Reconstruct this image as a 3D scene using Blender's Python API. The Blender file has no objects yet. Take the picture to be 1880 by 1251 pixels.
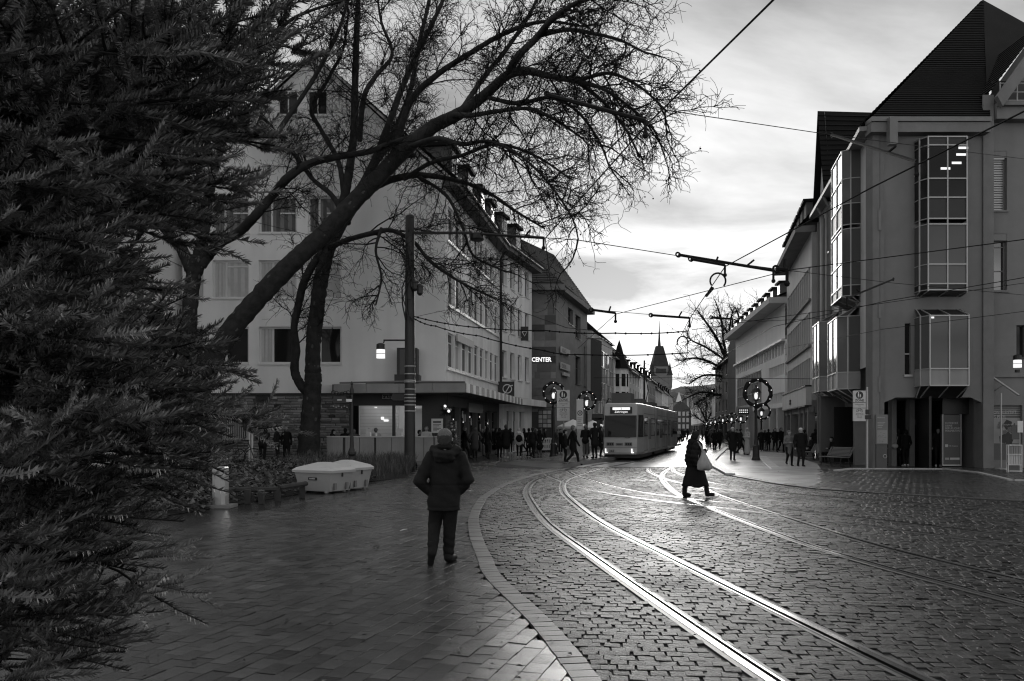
import bpy, math, random
import numpy as np
from mathutils import Vector, Matrix

random.seed(7)
rng = np.random.default_rng(11)
C = bpy.context.scene.collection
SC = bpy.context.scene

# ------------------------------------------------------------------ camera
FOC, CXP, HZ, CAMH = 1500.0, 940.0, 788.0, 1.75
cam_data = bpy.data.cameras.new('camera')
cam = bpy.data.objects.new('camera', cam_data)
C.objects.link(cam)
cam.location = (0, 0, CAMH)
cam.rotation_euler = (math.pi / 2, 0, 0)
cam_data.sensor_width = 36.0
cam_data.lens = 36.0 * FOC / 1880.0
cam_data.shift_y = (HZ - 625.5) / 1880.0
cam_data.clip_start = 0.05
cam_data.clip_end = 4000
SC.camera = cam

# ------------------------------------------------------------------ light
SUN_AZ, SUN_EL = math.radians(9.5), math.radians(10.0)    # azimuth from +Y towards +X
world = bpy.data.worlds.new('World')
SC.world = world
world.use_nodes = True
NT = world.node_tree
for n in list(NT.nodes):
    NT.nodes.remove(n)


def wn(t, **k):
    n = NT.nodes.new(t)
    for a, b in k.items():
        setattr(n, a, b)
    return n


def wl(a, b):
    NT.links.new(a, b)


def wmath(op, a, b=None, c=None, clamp=False):
    n = wn('ShaderNodeMath', operation=op, use_clamp=clamp)
    for i, x in enumerate((a, b, c)):
        if x is None:
            continue
        if isinstance(x, (int, float)):
            n.inputs[i].default_value = x
        else:
            wl(x, n.inputs[i])
    return n.outputs[0]


w_out = wn('ShaderNodeOutputWorld')
w_bg = wn('ShaderNodeBackground')
w_sky = wn('ShaderNodeTexSky', sky_type='NISHITA')
w_sky.sun_disc = False
w_sky.sun_elevation = SUN_EL
w_sky.sun_rotation = SUN_AZ
w_sky.altitude = 280
w_sky.air_density = 1.0
w_sky.dust_density = 2.5
w_sky.ozone_density = 1.0
w_bw = wn('ShaderNodeRGBToBW')
wl(w_sky.outputs[0], w_bw.inputs[0])
w_tc = wn('ShaderNodeTexCoord')
w_sep = wn('ShaderNodeSeparateXYZ')
wl(w_tc.outputs['Generated'], w_sep.inputs[0])
zz = wmath('MAXIMUM', w_sep.outputs[2], 0.0)
den = wmath('ADD', zz, 0.12)
w_com = wn('ShaderNodeCombineXYZ')
wl(wmath('DIVIDE', w_sep.outputs[0], den), w_com.inputs[0])
wl(wmath('DIVIDE', w_sep.outputs[1], den), w_com.inputs[1])
w_no = wn('ShaderNodeTexNoise')
w_no.inputs['Scale'].default_value = 1.25
w_no.inputs['Detail'].default_value = 9
w_no.inputs['Roughness'].default_value = 0.56
w_no.inputs['Distortion'].default_value = 0.5
w_map = wn('ShaderNodeMapping')
w_map.inputs['Scale'].default_value = (0.55, 0.8, 1)
w_map.inputs['Location'].default_value = (1.3, 2.2, 0)
wl(w_com.outputs[0], w_map.inputs[0])
wl(w_map.outputs[0], w_no.inputs[0])
w_ramp = wn('ShaderNodeValToRGB')
w_ramp.color_ramp.elements[0].position = 0.40
w_ramp.color_ramp.elements[0].color = (0.30, 0.30, 0.30, 1)
w_ramp.color_ramp.elements[1].position = 0.64
w_ramp.color_ramp.elements[1].color = (0.92, 0.92, 0.92, 1)
wl(w_no.outputs[0], w_ramp.inputs[0])
w_cl = wn('ShaderNodeRGBToBW')
wl(w_ramp.outputs[0], w_cl.inputs[0])
# thick winter cloud: bright low down, duller overhead
low = wmath('POWER', wmath('SUBTRACT', 1.0, zz, clamp=True), 4.0)
body = wmath('ADD', 2.15, wmath('MULTIPLY', low, 2.9))
cloud = wmath('MULTIPLY', body, w_cl.outputs[0])
mixed = wmath('ADD', wmath('MULTIPLY', w_bw.outputs[0], 0.012), cloud)
wl(mixed, w_bg.inputs[0])
w_bg.inputs[1].default_value = 0.125
wl(w_bg.outputs[0], w_out.inputs[0])

sun_data = bpy.data.lights.new('sun', 'SUN')
sun_data.energy = 0.5
sun_data.angle = math.radians(26)
sun_data.color = (1.0, 0.985, 0.96)
sun = bpy.data.objects.new('sun', sun_data)
C.objects.link(sun)
sd = Vector((math.sin(SUN_AZ) * math.cos(SUN_EL), math.cos(SUN_AZ) * math.cos(SUN_EL), math.sin(SUN_EL)))
sun.rotation_euler = sd.to_track_quat('Z', 'Y').to_euler()

SC.view_settings.view_transform = 'Standard'
SC.view_settings.look = 'None'
SC.view_settings.exposure = 1.68
SC.view_settings.gamma = 1.0
SC.view_settings.use_curve_mapping = False
SC.render.engine = 'CYCLES'
SC.cycles.max_bounces = 5
SC.cycles.use_denoising = True
SC.cycles.denoising_prefilter = 'ACCURATE'
SC.cycles.filter_width = 1.2
SC.cycles.sample_clamp_indirect = 4.0
SC.cycles.transparent_max_bounces = 12
SC.cycles.caustics_reflective = False
SC.cycles.caustics_refractive = False


# ------------------------------------------------------------------ helpers
def W(px, py, Y):
    """the point of the place seen at photo pixel (px, py) at distance Y"""
    return Vector(((px - CXP) / FOC * Y, Y, CAMH + (HZ - py) / FOC * Y))


def WZ(px, py, z):
    Y = (z - CAMH) * FOC / (HZ - py)
    return W(px, py, Y)


def G(px, py):
    Y = FOC * CAMH / (py - HZ)
    return Vector(((px - CXP) / FOC * Y, Y, 0.0))


ORG = {}


def org_of(o):
    return ORG.get(o.name, Vector((0, 0, 0))) if o is not None else Vector((0, 0, 0))


def tag(o, label=None, cat=None, group=None, kind=None):
    if label:
        o['label'] = label
    if cat:
        o['category'] = cat
    if group:
        o['group'] = group
    if kind:
        o['kind'] = kind
    return o


def empty(name, loc, label=None, cat=None, group=None):
    o = bpy.data.objects.new(name, None)
    C.objects.link(o)
    o.location = loc
    o.empty_display_size = 0.2
    ORG[o.name] = Vector(loc)
    return tag(o, label, cat, group)


def link_mesh(name, me, parent=None, loc=(0, 0, 0), rotz=0.0):
    o = bpy.data.objects.new(name, me)
    C.objects.link(o)
    if parent is not None:
        o.parent = parent
    o.location = loc
    if rotz:
        o.rotation_euler = (0, 0, rotz)
    return o


def copy_tree(o, parent=None):
    c = o.copy()
    C.objects.link(c)
    if parent is not None:
        c.parent = parent
    for ch in list(o.children):
        copy_tree(ch, c)
    return c


def mesh_np(name, verts, faces, mats, midx=None, smooth=False, attr=None, loops=None):
    """fast mesh from numpy arrays; faces (n,k)"""
    me = bpy.data.meshes.new(name)
    verts = np.asarray(verts, dtype=np.float32)
    faces = np.asarray(faces, dtype=np.int32)
    n, k = faces.shape
    me.vertices.add(len(verts))
    me.vertices.foreach_set('co', verts.ravel())
    me.loops.add(n * k)
    me.loops.foreach_set('vertex_index', faces.ravel())
    me.polygons.add(n)
    me.polygons.foreach_set('loop_start', np.arange(0, n * k, k, dtype=np.int32))
    me.polygons.foreach_set('loop_total', np.full(n, k, dtype=np.int32))
    for m in (mats if isinstance(mats, (list, tuple)) else [mats]):
        me.materials.append(m)
    if midx is not None:
        me.polygons.foreach_set('material_index', np.asarray(midx, dtype=np.int32))
    me.polygons.foreach_set('use_smooth', np.full(n, smooth, dtype=bool))
    if attr is not None:
        a = me.attributes.new('tone', 'FLOAT', 'FACE')
        a.data.foreach_set('value', np.asarray(attr, dtype=np.float32))
    me.update(calc_edges=True)
    me.validate()
    return me


class MB:
    def __init__(self):
        self.v, self.f, self.m, self.mats = [], [], [], []
        self.cur = 0

    def mat(self, m):
        if m not in self.mats:
            self.mats.append(m)
        self.cur = self.mats.index(m)
        return self

    def poly(self, *pts):
        b = len(self.v)
        self.v += [tuple(p) for p in pts]
        self.f.append(tuple(range(b, b + len(pts))))
        self.m.append(self.cur)

    def box3(self, o, a, b, c):
        """box from corner o with edge vectors a, b, c"""
        o, a, b, c = Vector(o), Vector(a), Vector(b), Vector(c)
        if a.cross(b).dot(c) < 0:
            a, b = b, a
        k = len(self.v)
        for p in (o, o + a, o + a + b, o + b, o + c, o + a + c, o + a + b + c, o + b + c):
            self.v.append(tuple(p))
        for q in ((0, 3, 2, 1), (4, 5, 6, 7), (0, 1, 5, 4), (1, 2, 6, 5), (2, 3, 7, 6), (3, 0, 4, 7)):
            self.f.append(tuple(k + i for i in q))
            self.m.append(self.cur)

    def box(self, x0, x1, y0, y1, z0, z1):
        self.box3((x0, y0, z0), (x1 - x0, 0, 0), (0, y1 - y0, 0), (0, 0, z1 - z0))

    def tube(self, pts, r, n=6, caps=True):
        pts = [Vector(p) for p in pts]
        rs = r if isinstance(r, (list, tuple)) else [r] * len(pts)
        k = len(self.v)
        ref = None
        for i, p in enumerate(pts):
            t = (pts[min(i + 1, len(pts) - 1)] - pts[max(i - 1, 0)])
            if t.length < 1e-9:
                t = Vector((0, 0, 1))
            t.normalize()
            if ref is None:
                ref = t.orthogonal().normalized()
            ref = (ref - t * ref.dot(t))
            if ref.length < 1e-6:
                ref = t.orthogonal()
            ref.normalize()
            s = t.cross(ref)
            for j in range(n):
                a = 2 * math.pi * j / n
                self.v.append(tuple(p + (ref * math.cos(a) + s * math.sin(a)) * rs[i]))
        for i in range(len(pts) - 1):
            for j in range(n):
                a, b = k + i * n + j, k + i * n + (j + 1) % n
                self.f.append((a, b, b + n, a + n))
                self.m.append(self.cur)
        if caps:
            self.f.append(tuple(k + j for j in reversed(range(n))))
            self.m.append(self.cur)
            e = k + (len(pts) - 1) * n
            self.f.append(tuple(e + j for j in range(n)))
            self.m.append(self.cur)

    def lathe(self, c, prof, n=12, caps=True):
        c = Vector(c)
        k = len(self.v)
        for r, z in prof:
            for j in range(n):
                a = 2 * math.pi * j / n
                self.v.append((c.x + r * math.cos(a), c.y + r * math.sin(a), c.z + z))
        for i in range(len(prof) - 1):
            for j in range(n):
                a, b = k + i * n + j, k + i * n + (j + 1) % n
                self.f.append((a, b, b + n, a + n))
                self.m.append(self.cur)
        if caps:
            self.f.append(tuple(k + j for j in reversed(range(n))))
            self.m.append(self.cur)
            e = k + (len(prof) - 1) * n
            self.f.append(tuple(e + j for j in range(n)))
            self.m.append(self.cur)

    def ball(self, c, r, n=8, m=5, sx=1, sy=1, sz=1):
        c = Vector(c)
        prof = []
        k = len(self.v)
        for i in range(m + 1):
            a = -math.pi / 2 + math.pi * i / m
            rr = max(math.cos(a), 0.02) * r
            for j in range(n):
                b = 2 * math.pi * j / n
                self.v.append((c.x + rr * math.cos(b) * sx, c.y + rr * math.sin(b) * sy, c.z + r * math.sin(a) * sz))
        for i in range(m):
            for j in range(n):
                a, b = k + i * n + j, k + i * n + (j + 1) % n
                self.f.append((a, b, b + n, a + n))
                self.m.append(self.cur)

    def torus(self, c, R, r, ax=Vector((1, 0, 0)), ay=Vector((0, 0, 1)), n=24, m=8, jit=0.0):
        c = Vector(c)
        an = ax.cross(ay)
        k = len(self.v)
        for i in range(n):
            a = 2 * math.pi * i / n
            d = ax * math.cos(a) + ay * math.sin(a)
            rr = r * (1 + jit * random.uniform(-1, 1))
            for j in range(m):
                b = 2 * math.pi * j / m
                q = rr * (1 + jit * random.uniform(-1, 1))
                self.v.append(tuple(c + d * (R + q * math.cos(b)) + an * (q * math.sin(b))))
        for i in range(n):
            for j in range(m):
                a, b = k + i * m + j, k + i * m + (j + 1) % m
                a2, b2 = k + ((i + 1) % n) * m + j, k + ((i + 1) % n) * m + (j + 1) % m
                self.f.append((a, a2, b2, b))
                self.m.append(self.cur)

    def mesh(self, name, off=Vector((0, 0, 0)), smooth=False):
        me = bpy.data.meshes.new(name)
        me.from_pydata([(a - off.x, b - off.y, c - off.z) for a, b, c in self.v], [], self.f)
        for m in self.mats:
            me.materials.append(m)
        me.polygons.foreach_set('material_index', np.array(self.m, dtype=np.int32))
        if smooth:
            me.polygons.foreach_set('use_smooth', np.ones(len(self.f), dtype=bool))
        me.update()
        return me

    def build(self, name, parent=None, origin=None, smooth=False):
        off = Vector(origin) if origin is not None else org_of(parent)
        me = self.mesh(name, off, smooth)
        o = bpy.data.objects.new(name, me)
        C.objects.link(o)
        if parent is not None:
            o.parent = parent
        elif origin is not None:
            o.location = origin
        ORG[o.name] = off
        return o


def M1(m):
    b = MB()
    b.mat(m)
    return b


def smooth_path(pts, n=8):
    """Catmull-Rom through the points"""
    P = [np.array(p, dtype=float) for p in pts]
    P = [2 * P[0] - P[1]] + P + [2 * P[-1] - P[-2]]
    out = []
    for i in range(1, len(P) - 2):
        p0, p1, p2, p3 = P[i - 1], P[i], P[i + 1], P[i + 2]
        for k in range(n):
            t = k / n
            out.append(0.5 * ((2 * p1) + (-p0 + p2) * t + (2 * p0 - 5 * p1 + 4 * p2 - p3) * t * t + (-p0 + 3 * p1 - 3 * p2 + p3) * t ** 3))
    out.append(P[-2])
    return [Vector(p) for p in out]


# ------------------------------------------------------------------ materials (the photograph is monochrome)
MATS = {}


def grey(name, v, rough=0.7, var=0.18, scale=2.0, bump=0.0, bscale=40.0, metal=0.0, spec=0.5, rvar=0.0, tone=0.0, streak=0.0, coat=0.0, dscale=None):
    if name in MATS:
        return MATS[name]
    m = bpy.data.materials.new(name)
    m.use_nodes = True
    nt = m.node_tree
    bs = nt.nodes['Principled BSDF']
    bs.inputs['Roughness'].default_value = rough
    bs.inputs['Metallic'].default_value = metal
    if spec == 0.5 and rough >= 0.6:
        spec = 0.12        # dry, open surfaces
    bs.inputs['Specular IOR Level'].default_value = spec
    if coat:
        bs.inputs['Coat Weight'].default_value = coat
        bs.inputs['Coat Roughness'].default_value = 0.05
    tc = nt.nodes.new('ShaderNodeTexCoord')

    def L(a, b):
        nt.links.new(a, b)

    def mth(op, a, b):
        n = nt.nodes.new('ShaderNodeMath')
        n.operation = op
        for i, x in enumerate((a, b)):
            if isinstance(x, (int, float)):
                n.inputs[i].default_value = x
            else:
                L(x, n.inputs[i])
        return n.outputs[0]
    val = None
    if var:
        no = nt.nodes.new('ShaderNodeTexNoise')
        no.inputs['Scale'].default_value = scale
        no.inputs['Detail'].default_value = 6
        no.inputs['Roughness'].default_value = 0.62
        L(tc.outputs['Object'], no.inputs['Vector'])
        val = mth('MULTIPLY', mth('ADD', mth('MULTIPLY', mth('SUBTRACT', no.outputs[0], 0.5), var * 4), 1.0), v)
        if streak:
            mp = nt.nodes.new('ShaderNodeMapping')
            mp.inputs['Scale'].default_value = (1.1, 1.1, 0.05)
            L(tc.outputs['Object'], mp.inputs[0])
            n2 = nt.nodes.new('ShaderNodeTexNoise')
            n2.inputs['Scale'].default_value = 1.0
            n2.inputs['Detail'].default_value = 5
            L(mp.outputs[0], n2.inputs['Vector'])
            val = mth('MULTIPLY', val, mth('ADD', mth('MULTIPLY', mth('SUBTRACT', n2.outputs[0], 0.5), streak * 3), 1.0))
        if tone:
            at = nt.nodes.new('ShaderNodeAttribute')
            at.attribute_name = 'tone'
            val = mth('MULTIPLY', val, mth('ADD', mth('MULTIPLY', at.outputs['Fac'], tone), 1.0))
        val = mth('MAXIMUM', val, 0.004)
        cm = nt.nodes.new('ShaderNodeCombineColor')
        for i in range(3):
            L(val, cm.inputs[i])
        L(cm.outputs[0], bs.inputs['Base Color'])
        if rvar:
            n3 = nt.nodes.new('ShaderNodeTexNoise')
            n3.inputs['Scale'].default_value = dscale or scale * 0.6
            n3.inputs['Detail'].default_value = 4
            L(tc.outputs['Object'], n3.inputs['Vector'])
            r = mth('ADD', mth('MULTIPLY', mth('SUBTRACT', n3.outputs[0], 0.5), rvar * 4), rough)
            r = mth('MINIMUM', mth('MAXIMUM', r, 0.05), 1.0)
            L(r, bs.inputs['Roughness'])
    else:
        bs.inputs['Base Color'].default_value = (v, v, v, 1)
    if bump:
        nb = nt.nodes.new('ShaderNodeTexNoise')
        nb.inputs['Scale'].default_value = bscale
        nb.inputs['Detail'].default_value = 5
        nb.inputs['Roughness'].default_value = 0.65
        L(tc.outputs['Object'], nb.inputs['Vector'])
        bu = nt.nodes.new('ShaderNodeBump')
        bu.inputs['Strength'].default_value = min(bump, 1.0)
        bu.inputs['Distance'].default_value = 0.02 if bump <= 1 else 0.02 * bump
        L(nb.outputs[0], bu.inputs['Height'])
        L(bu.outputs[0], bs.inputs['Normal'])
    MATS[name] = m
    return m


def glow_mat(name, v, s):
    if name in MATS:
        return MATS[name]
    m = bpy.data.materials.new(name)
    m.use_nodes = True
    b = m.node_tree.nodes['Principled BSDF']
    b.inputs['Base Color'].default_value = (v, v, v, 1)
    b.inputs['Emission Color'].default_value = (1, 1, 1, 1)
    b.inputs['Emission Strength'].default_value = s
    MATS[name] = m
    return m


m_white = grey('white_paint', 0.72, 0.5, 0.06, 4)
m_render_pale = grey('pale_render', 0.85, 0.85, 0.07, 0.5, streak=0.10)
m_render_side = grey('cream_render', 0.84, 0.85, 0.10, 0.6, streak=0.18)
m_render_white = grey('white_render', 0.84, 0.85, 0.06, 0.5, 0.1, 30, streak=0.08)
m_render_grey = grey('grey_render', 0.21, 0.9, 0.13, 0.7, streak=0.10)
m_render_mid = grey('mid_grey_render', 0.54, 0.85, 0.10, 0.6, 0.2, 25, streak=0.12)
m_render_dark = grey('dark_render', 0.12, 0.85, 0.12, 0.6, 0.2, 25, streak=0.12)
m_concrete = grey('concrete', 0.2, 0.85, 0.14, 1.2, 0.3, 30, streak=0.15)
m_stone = grey('sandstone_panel', 0.24, 0.85, 0.18, 1.5, 0.3, 20, tone=1.0)
m_brick = grey('rough_stone_brick', 0.21, 0.9, 0.2, 3.0, 0.5, 40, tone=1.2)
m_frame = grey('white_window_frame', 0.7, 0.4, 0.05, 3)
m_alu = grey('pale_aluminium', 0.38, 0.35, 0.06, 3, metal=0.3)
m_darkmetal = grey('dark_metal', 0.035, 0.45, 0.2, 5, metal=0.3)
m_black = grey('black_paint', 0.012, 0.45, 0.2, 5)
m_iron = grey('cast_iron', 0.018, 0.5, 0.2, 8)
m_pole = grey('pole_paint', 0.018, 0.5, 0.2, 3, streak=0.2)
m_steel = grey('polished_rail', 0.5, 0.2, 0.12, 14, metal=1.0)
m_railside = grey('rail_side', 0.09, 0.45, 0.2, 8, metal=0.6)
m_glass = grey('dark_glass', 0.018, 0.05, 0.0, spec=0.3)
m_glass_sky = grey('reflecting_glass', 0.03, 0.04, 0.0, spec=1.0, coat=1.0)
m_glass_bay = grey('bay_glass', 0.10, 0.06, 0.0, spec=0.3)
m_curtain = grey('curtain_behind_glass', 0.5, 0.6, 0.06, 6, coat=0.5)
m_blind = grey('slatted_blind', 0.11, 0.6, 0.1, 8, coat=0.5)
m_tile = grey('dark_roof_tile', 0.011, 0.75, 0.25, 1.2, 0.4, 20)
m_tile_mid = grey('weathered_roof_tile', 0.05, 0.8, 0.25, 1.0, 0.4, 15)
m_gutter = grey('zinc_gutter', 0.17, 0.5, 0.15, 2)
m_bark = grey('plane_bark', 0.032, 0.9, 0.5, 3.5, 1.0, 9)
m_bark_patch = grey('pale_bark_patch', 0.085, 0.85, 0.2, 4, 0.4, 12)
m_twig = grey('bare_twig', 0.016, 0.9, 0.2, 3)
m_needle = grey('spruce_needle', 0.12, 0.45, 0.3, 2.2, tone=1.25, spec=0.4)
m_needle_wood = grey('spruce_wood', 0.03, 0.9, 0.3, 6, 0.5, 30)
m_sett = grey('wet_granite_sett', 0.030, 0.40, 0.3, 9, 0.6, 30, tone=1.3, rvar=0.10, dscale=0.6, spec=0.10)
m_sett_far = grey('wet_granite_setts_far', 0.035, 0.3, 0.35, 6, 0.8, 9, rvar=0.1, dscale=0.5, spec=0.15)
m_paver = grey('wet_paver', 0.055, 0.24, 0.25, 2.5, 0.14, 50, tone=0.8, rvar=0.08, dscale=0.4, spec=0.4)
m_border = grey('border_stone', 0.05, 0.45, 0.25, 5, 0.2, 50, tone=0.9)
m_joint = grey('wet_joint_sand', 0.08, 0.12, 0.3, 8, 0.6, 60, spec=0.6)
m_bed = grey('road_bed', 0.028, 0.55, 0.3, 8, 0.8, 40)
m_asphalt = grey('wet_asphalt', 0.025, 0.2, 0.25, 0.8, 0.12, 60, rvar=0.08, dscale=0.25)
m_slab = grey('wet_smooth_slab', 0.5, 0.24, 0.12, 1.4, 0.15, 60, rvar=0.04, spec=0.7)  # base colour lightened to carry the sunlit look of the crossing
m_glare = grey('painted_glare_paving', 0.42, 0.24, 0.2, 1.0, 0.3, 14, rvar=0.05, dscale=0.25, spec=0.5)  # sunlit patch of the plaza put into the base colour
m_plaza = grey('wet_plaza_paving', 0.045, 0.27, 0.2, 1.0, 0.2, 14, rvar=0.06, dscale=0.25, spec=0.25)
m_kerb = grey('granite_kerb', 0.42, 0.45, 0.12, 3, 0.2, 40)
m_soil = grey('leaf_litter_soil', 0.03, 0.9, 0.4, 6, 1.0, 25)
m_leaf = grey('ground_cover_leaf', 0.06, 0.6, 0.3, 3, tone=1.0)
m_grass = grey('rough_grass', 0.07, 0.7, 0.3, 3, tone=0.8)
m_bin = grey('pale_plastic', 0.34, 0.5, 0.08, 2, 0.1, 60)
m_bin_lid = grey('white_plastic_lid', 0.48, 0.4, 0.08, 3, 0.1, 40)
m_wood = grey('weathered_wood', 0.05, 0.8, 0.25, 4, 0.4, 30)
m_panel = grey('counter_panel', 0.30, 0.6, 0.1, 1.5, streak=0.2)
m_tram = grey('tram_paint', 0.40, 0.35, 0.1, 1.2, streak=0.10)
m_tram_side = grey('tram_advert_film', 0.30, 0.35, 0.3, 0.9, streak=0.5)
m_rubber = grey('rubber', 0.012, 0.8, 0.1, 5)
m_cable = grey('cable', 0.012, 0.6, 0.1, 5)
m_bulb = glow_mat('fairy_light', 0.8, 0.5)
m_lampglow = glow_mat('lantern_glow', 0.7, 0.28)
m_warm = glow_mat('lit_room', 0.3, 0.03)
m_cafe_glow = glow_mat('added_cafe_glow', 0.8, 2.6)
m_letter = grey('white_letter', 0.8, 0.4, 0.0)
m_letter_lit = glow_mat('lit_letter', 0.8, 0.33)
m_sign = grey('sign_face', 0.55, 0.5, 0.05, 3)
m_hill = grey('wooded_hill', 0.075, 0.95, 0.4, 0.06, 1.0, 0.2)
m_garland = grey('fir_garland', 0.02, 0.8, 0.3, 15, 0.6, 40)
m_poster = grey('poster_grey', 0.085, 0.5, 0.05, 2)
m_bench = grey('pale_bench_wood', 0.2, 0.6, 0.1, 5)
m_pale_card = grey('pale_card', 0.5, 0.6, 0.1, 5)

m_skin = grey('skin', 0.30, 0.55, 0.06, 6)
m_hair_dark = grey('dark_hair', 0.015, 0.6, 0.2, 20)
m_hair_grey = grey('grey_hair', 0.13, 0.6, 0.2, 40, 0.4, 120)
m_hair_sides = grey('dark_grey_hair', 0.05, 0.6, 0.25, 40, 0.4, 120)
m_hair_white = grey('white_hair', 0.5, 0.6, 0.15, 30)
m_coat_dark = grey('dark_coat', 0.016, 0.75, 0.25, 3, 0.3, 30)
m_coat_black = grey('black_coat', 0.012, 0.8, 0.25, 3)
m_coat_mid = grey('grey_coat', 0.08, 0.8, 0.2, 3)
m_coat_pale = grey('pale_coat', 0.42, 0.8, 0.12, 4)
m_coat_fur = grey('shaggy_coat', 0.16, 0.9, 0.3, 25, 0.8, 30)
m_coat_white = grey('white_coat', 0.6, 0.8, 0.1, 4)
m_jeans = grey('dark_jeans', 0.014, 0.85, 0.25, 6, 0.2, 40)
m_jeans_pale = grey('pale_jeans', 0.14, 0.85, 0.2, 6)
m_shoe = grey('dark_shoe', 0.012, 0.65, 0.1, 5)
m_shoe_white = grey('white_shoe', 0.6, 0.6, 0.05, 5)
m_bag_pale = grey('pale_tote', 0.34, 0.7, 0.15, 6)

# ================================================================== GROUND
def sheet(name, pts, z, m, parent=None):
    b = M1(m)
    b.poly(*[(p[0], p[1], z) for p in pts])
    return b.build(name, parent)


def S(o):
    o['kind'] = 'structure'
    return o


gb = M1(m_asphalt)
gb.poly((-1500, -60, -0.05), (1500, -60, -0.05), (1500, 1500, -0.05), (-1500, 1500, -0.05))
S(gb.build('ground'))

# border between pavers and setts
outer_px = [(1135, 1300), (1107, 1251), (1012, 1140), (924, 1060), (903, 1022), (885, 983), (880, 950), (889, 925), (902, 909), (940, 887), (1000, 869), (1048, 859)]
outer = [G(*p) for p in outer_px]
outer = [outer[0] * 0.82] + outer + [Vector((3.2, 45, 0)), Vector((5.6, 56, 0)), Vector((11.5, 80, 0))]
outer = smooth_path(outer, 14)
OUT = np.array([(p.x, p.y) for p in outer])


def border_x(Y):
    return np.interp(Y, OUT[:, 1], OUT[:, 0])


def border_normal(i):
    t = outer[min(i + 1, len(outer) - 1)] - outer[max(i - 1, 0)]
    t.normalize()
    return Vector((-t.y, t.x, 0))


BW = 0.215

# base sheets
left_far = [(-40, 4), (-40, 60), (4, 60)]
in_curve = [p + border_normal(i) * (BW + 0.03) for i, p in enumerate(outer)]
sq = [(p.x, p.y) for p in in_curve if p.y < 62]
paved = S(sheet('paved_square', [(-30, sq[0][1])] + sq + [(-30, sq[-1][1])], -0.014, m_joint))
road_l = [(p.x, p.y) for p in outer if p.y < 41]
street = S(sheet('cobbled_street', road_l + [(60, 41), (60, road_l[0][1])], -0.016, m_bed))
road_f = [(p.x, p.y) for p in outer if p.y >= 40.5]
S(sheet('far_street', [(border_x(40.6), 40.6)] + road_f + [(70, 320), (110, 320), (90, 40.6)], -0.012, m_sett_far))


def in_poly(px, py, poly):
    poly = np.asarray(poly)
    inside = np.zeros(len(px), dtype=bool)
    j = len(poly) - 1
    for i in range(len(poly)):
        xi, yi = poly[i]
        xj, yj = poly[j]
        c = ((yi > py) != (yj > py)) & (px < (xj - xi) * (py - yi) / (yj - yi + 1e-12) + xi)
        inside ^= c
        j = i
    return inside


def blocks(cx, cy, ang, sx, sy, ztop, inset=0.012, bev=0.012, tilt=0.02, jit=0.06, depth=0.03, zj=0.004):
    """many bevelled stones; returns verts, faces (n,4), per stone tone"""
    n = len(cx)
    ang = np.broadcast_to(ang, (n,))
    ca, sa = np.cos(ang), np.sin(ang)
    sx = np.broadcast_to(sx, (n,)) * (1 + rng.normal(0, jit, n) * 0.5)
    sy = np.broadcast_to(sy, (n,)) * (1 + rng.normal(0, jit, n) * 0.5)
    q = np.array([(-1, -1), (1, -1), (1, 1), (-1, 1)], dtype=float) * 0.5
    V = np.zeros((n, 12, 3))
    tx, ty = rng.normal(0, tilt, n), rng.normal(0, tilt, n)
    z0 = rng.normal(0, zj, n) + ztop
    cj = rng.normal(0, jit, (n, 4, 2))
    for ring, (ins, dz) in enumerate(((inset, -depth), (inset, -bev), (inset + bev * 1.3, 0.0))):
        for k in range(4):
            lx = q[k, 0] * (sx - 2 * ins) + cj[:, k, 0] * sx * 0.5
            ly = q[k, 1] * (sy - 2 * ins) + cj[:, k, 1] * sy * 0.5
            V[:, ring * 4 + k, 0] = cx + lx * ca - ly * sa
            V[:, ring * 4 + k, 1] = cy + lx * sa + ly * ca
            V[:, ring * 4 + k, 2] = z0 + dz + (lx * tx + ly * ty if ring else 0)
    F = []
    for r in (0, 4):
        for k in range(4):
            a, b = r + k, r + (k + 1) % 4
            F.append((a, b, b + 4, a + 4))
    F.append((8, 9, 10, 11))
    F = np.array(F)
    faces = (F[None] + (np.arange(n) * 12)[:, None, None]).reshape(-1, 4)
    tone = np.repeat(np.clip(rng.normal(0, 0.36, n), -0.7, 1.2), 9)
    return V, faces, tone


def frustum(cx, cy, margin=1.2):
    X0 = (-CXP) / FOC * cy - margin
    X1 = (1880 - CXP) / FOC * cy + margin
    return (cx > X0) & (cx < X1)


def in_frame(cx, cy):
    px = CXP + FOC * cx / cy
    py = HZ + FOC * CAMH / cy
    return (px > 0) & (px < 1880) & (py < 1251)


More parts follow.
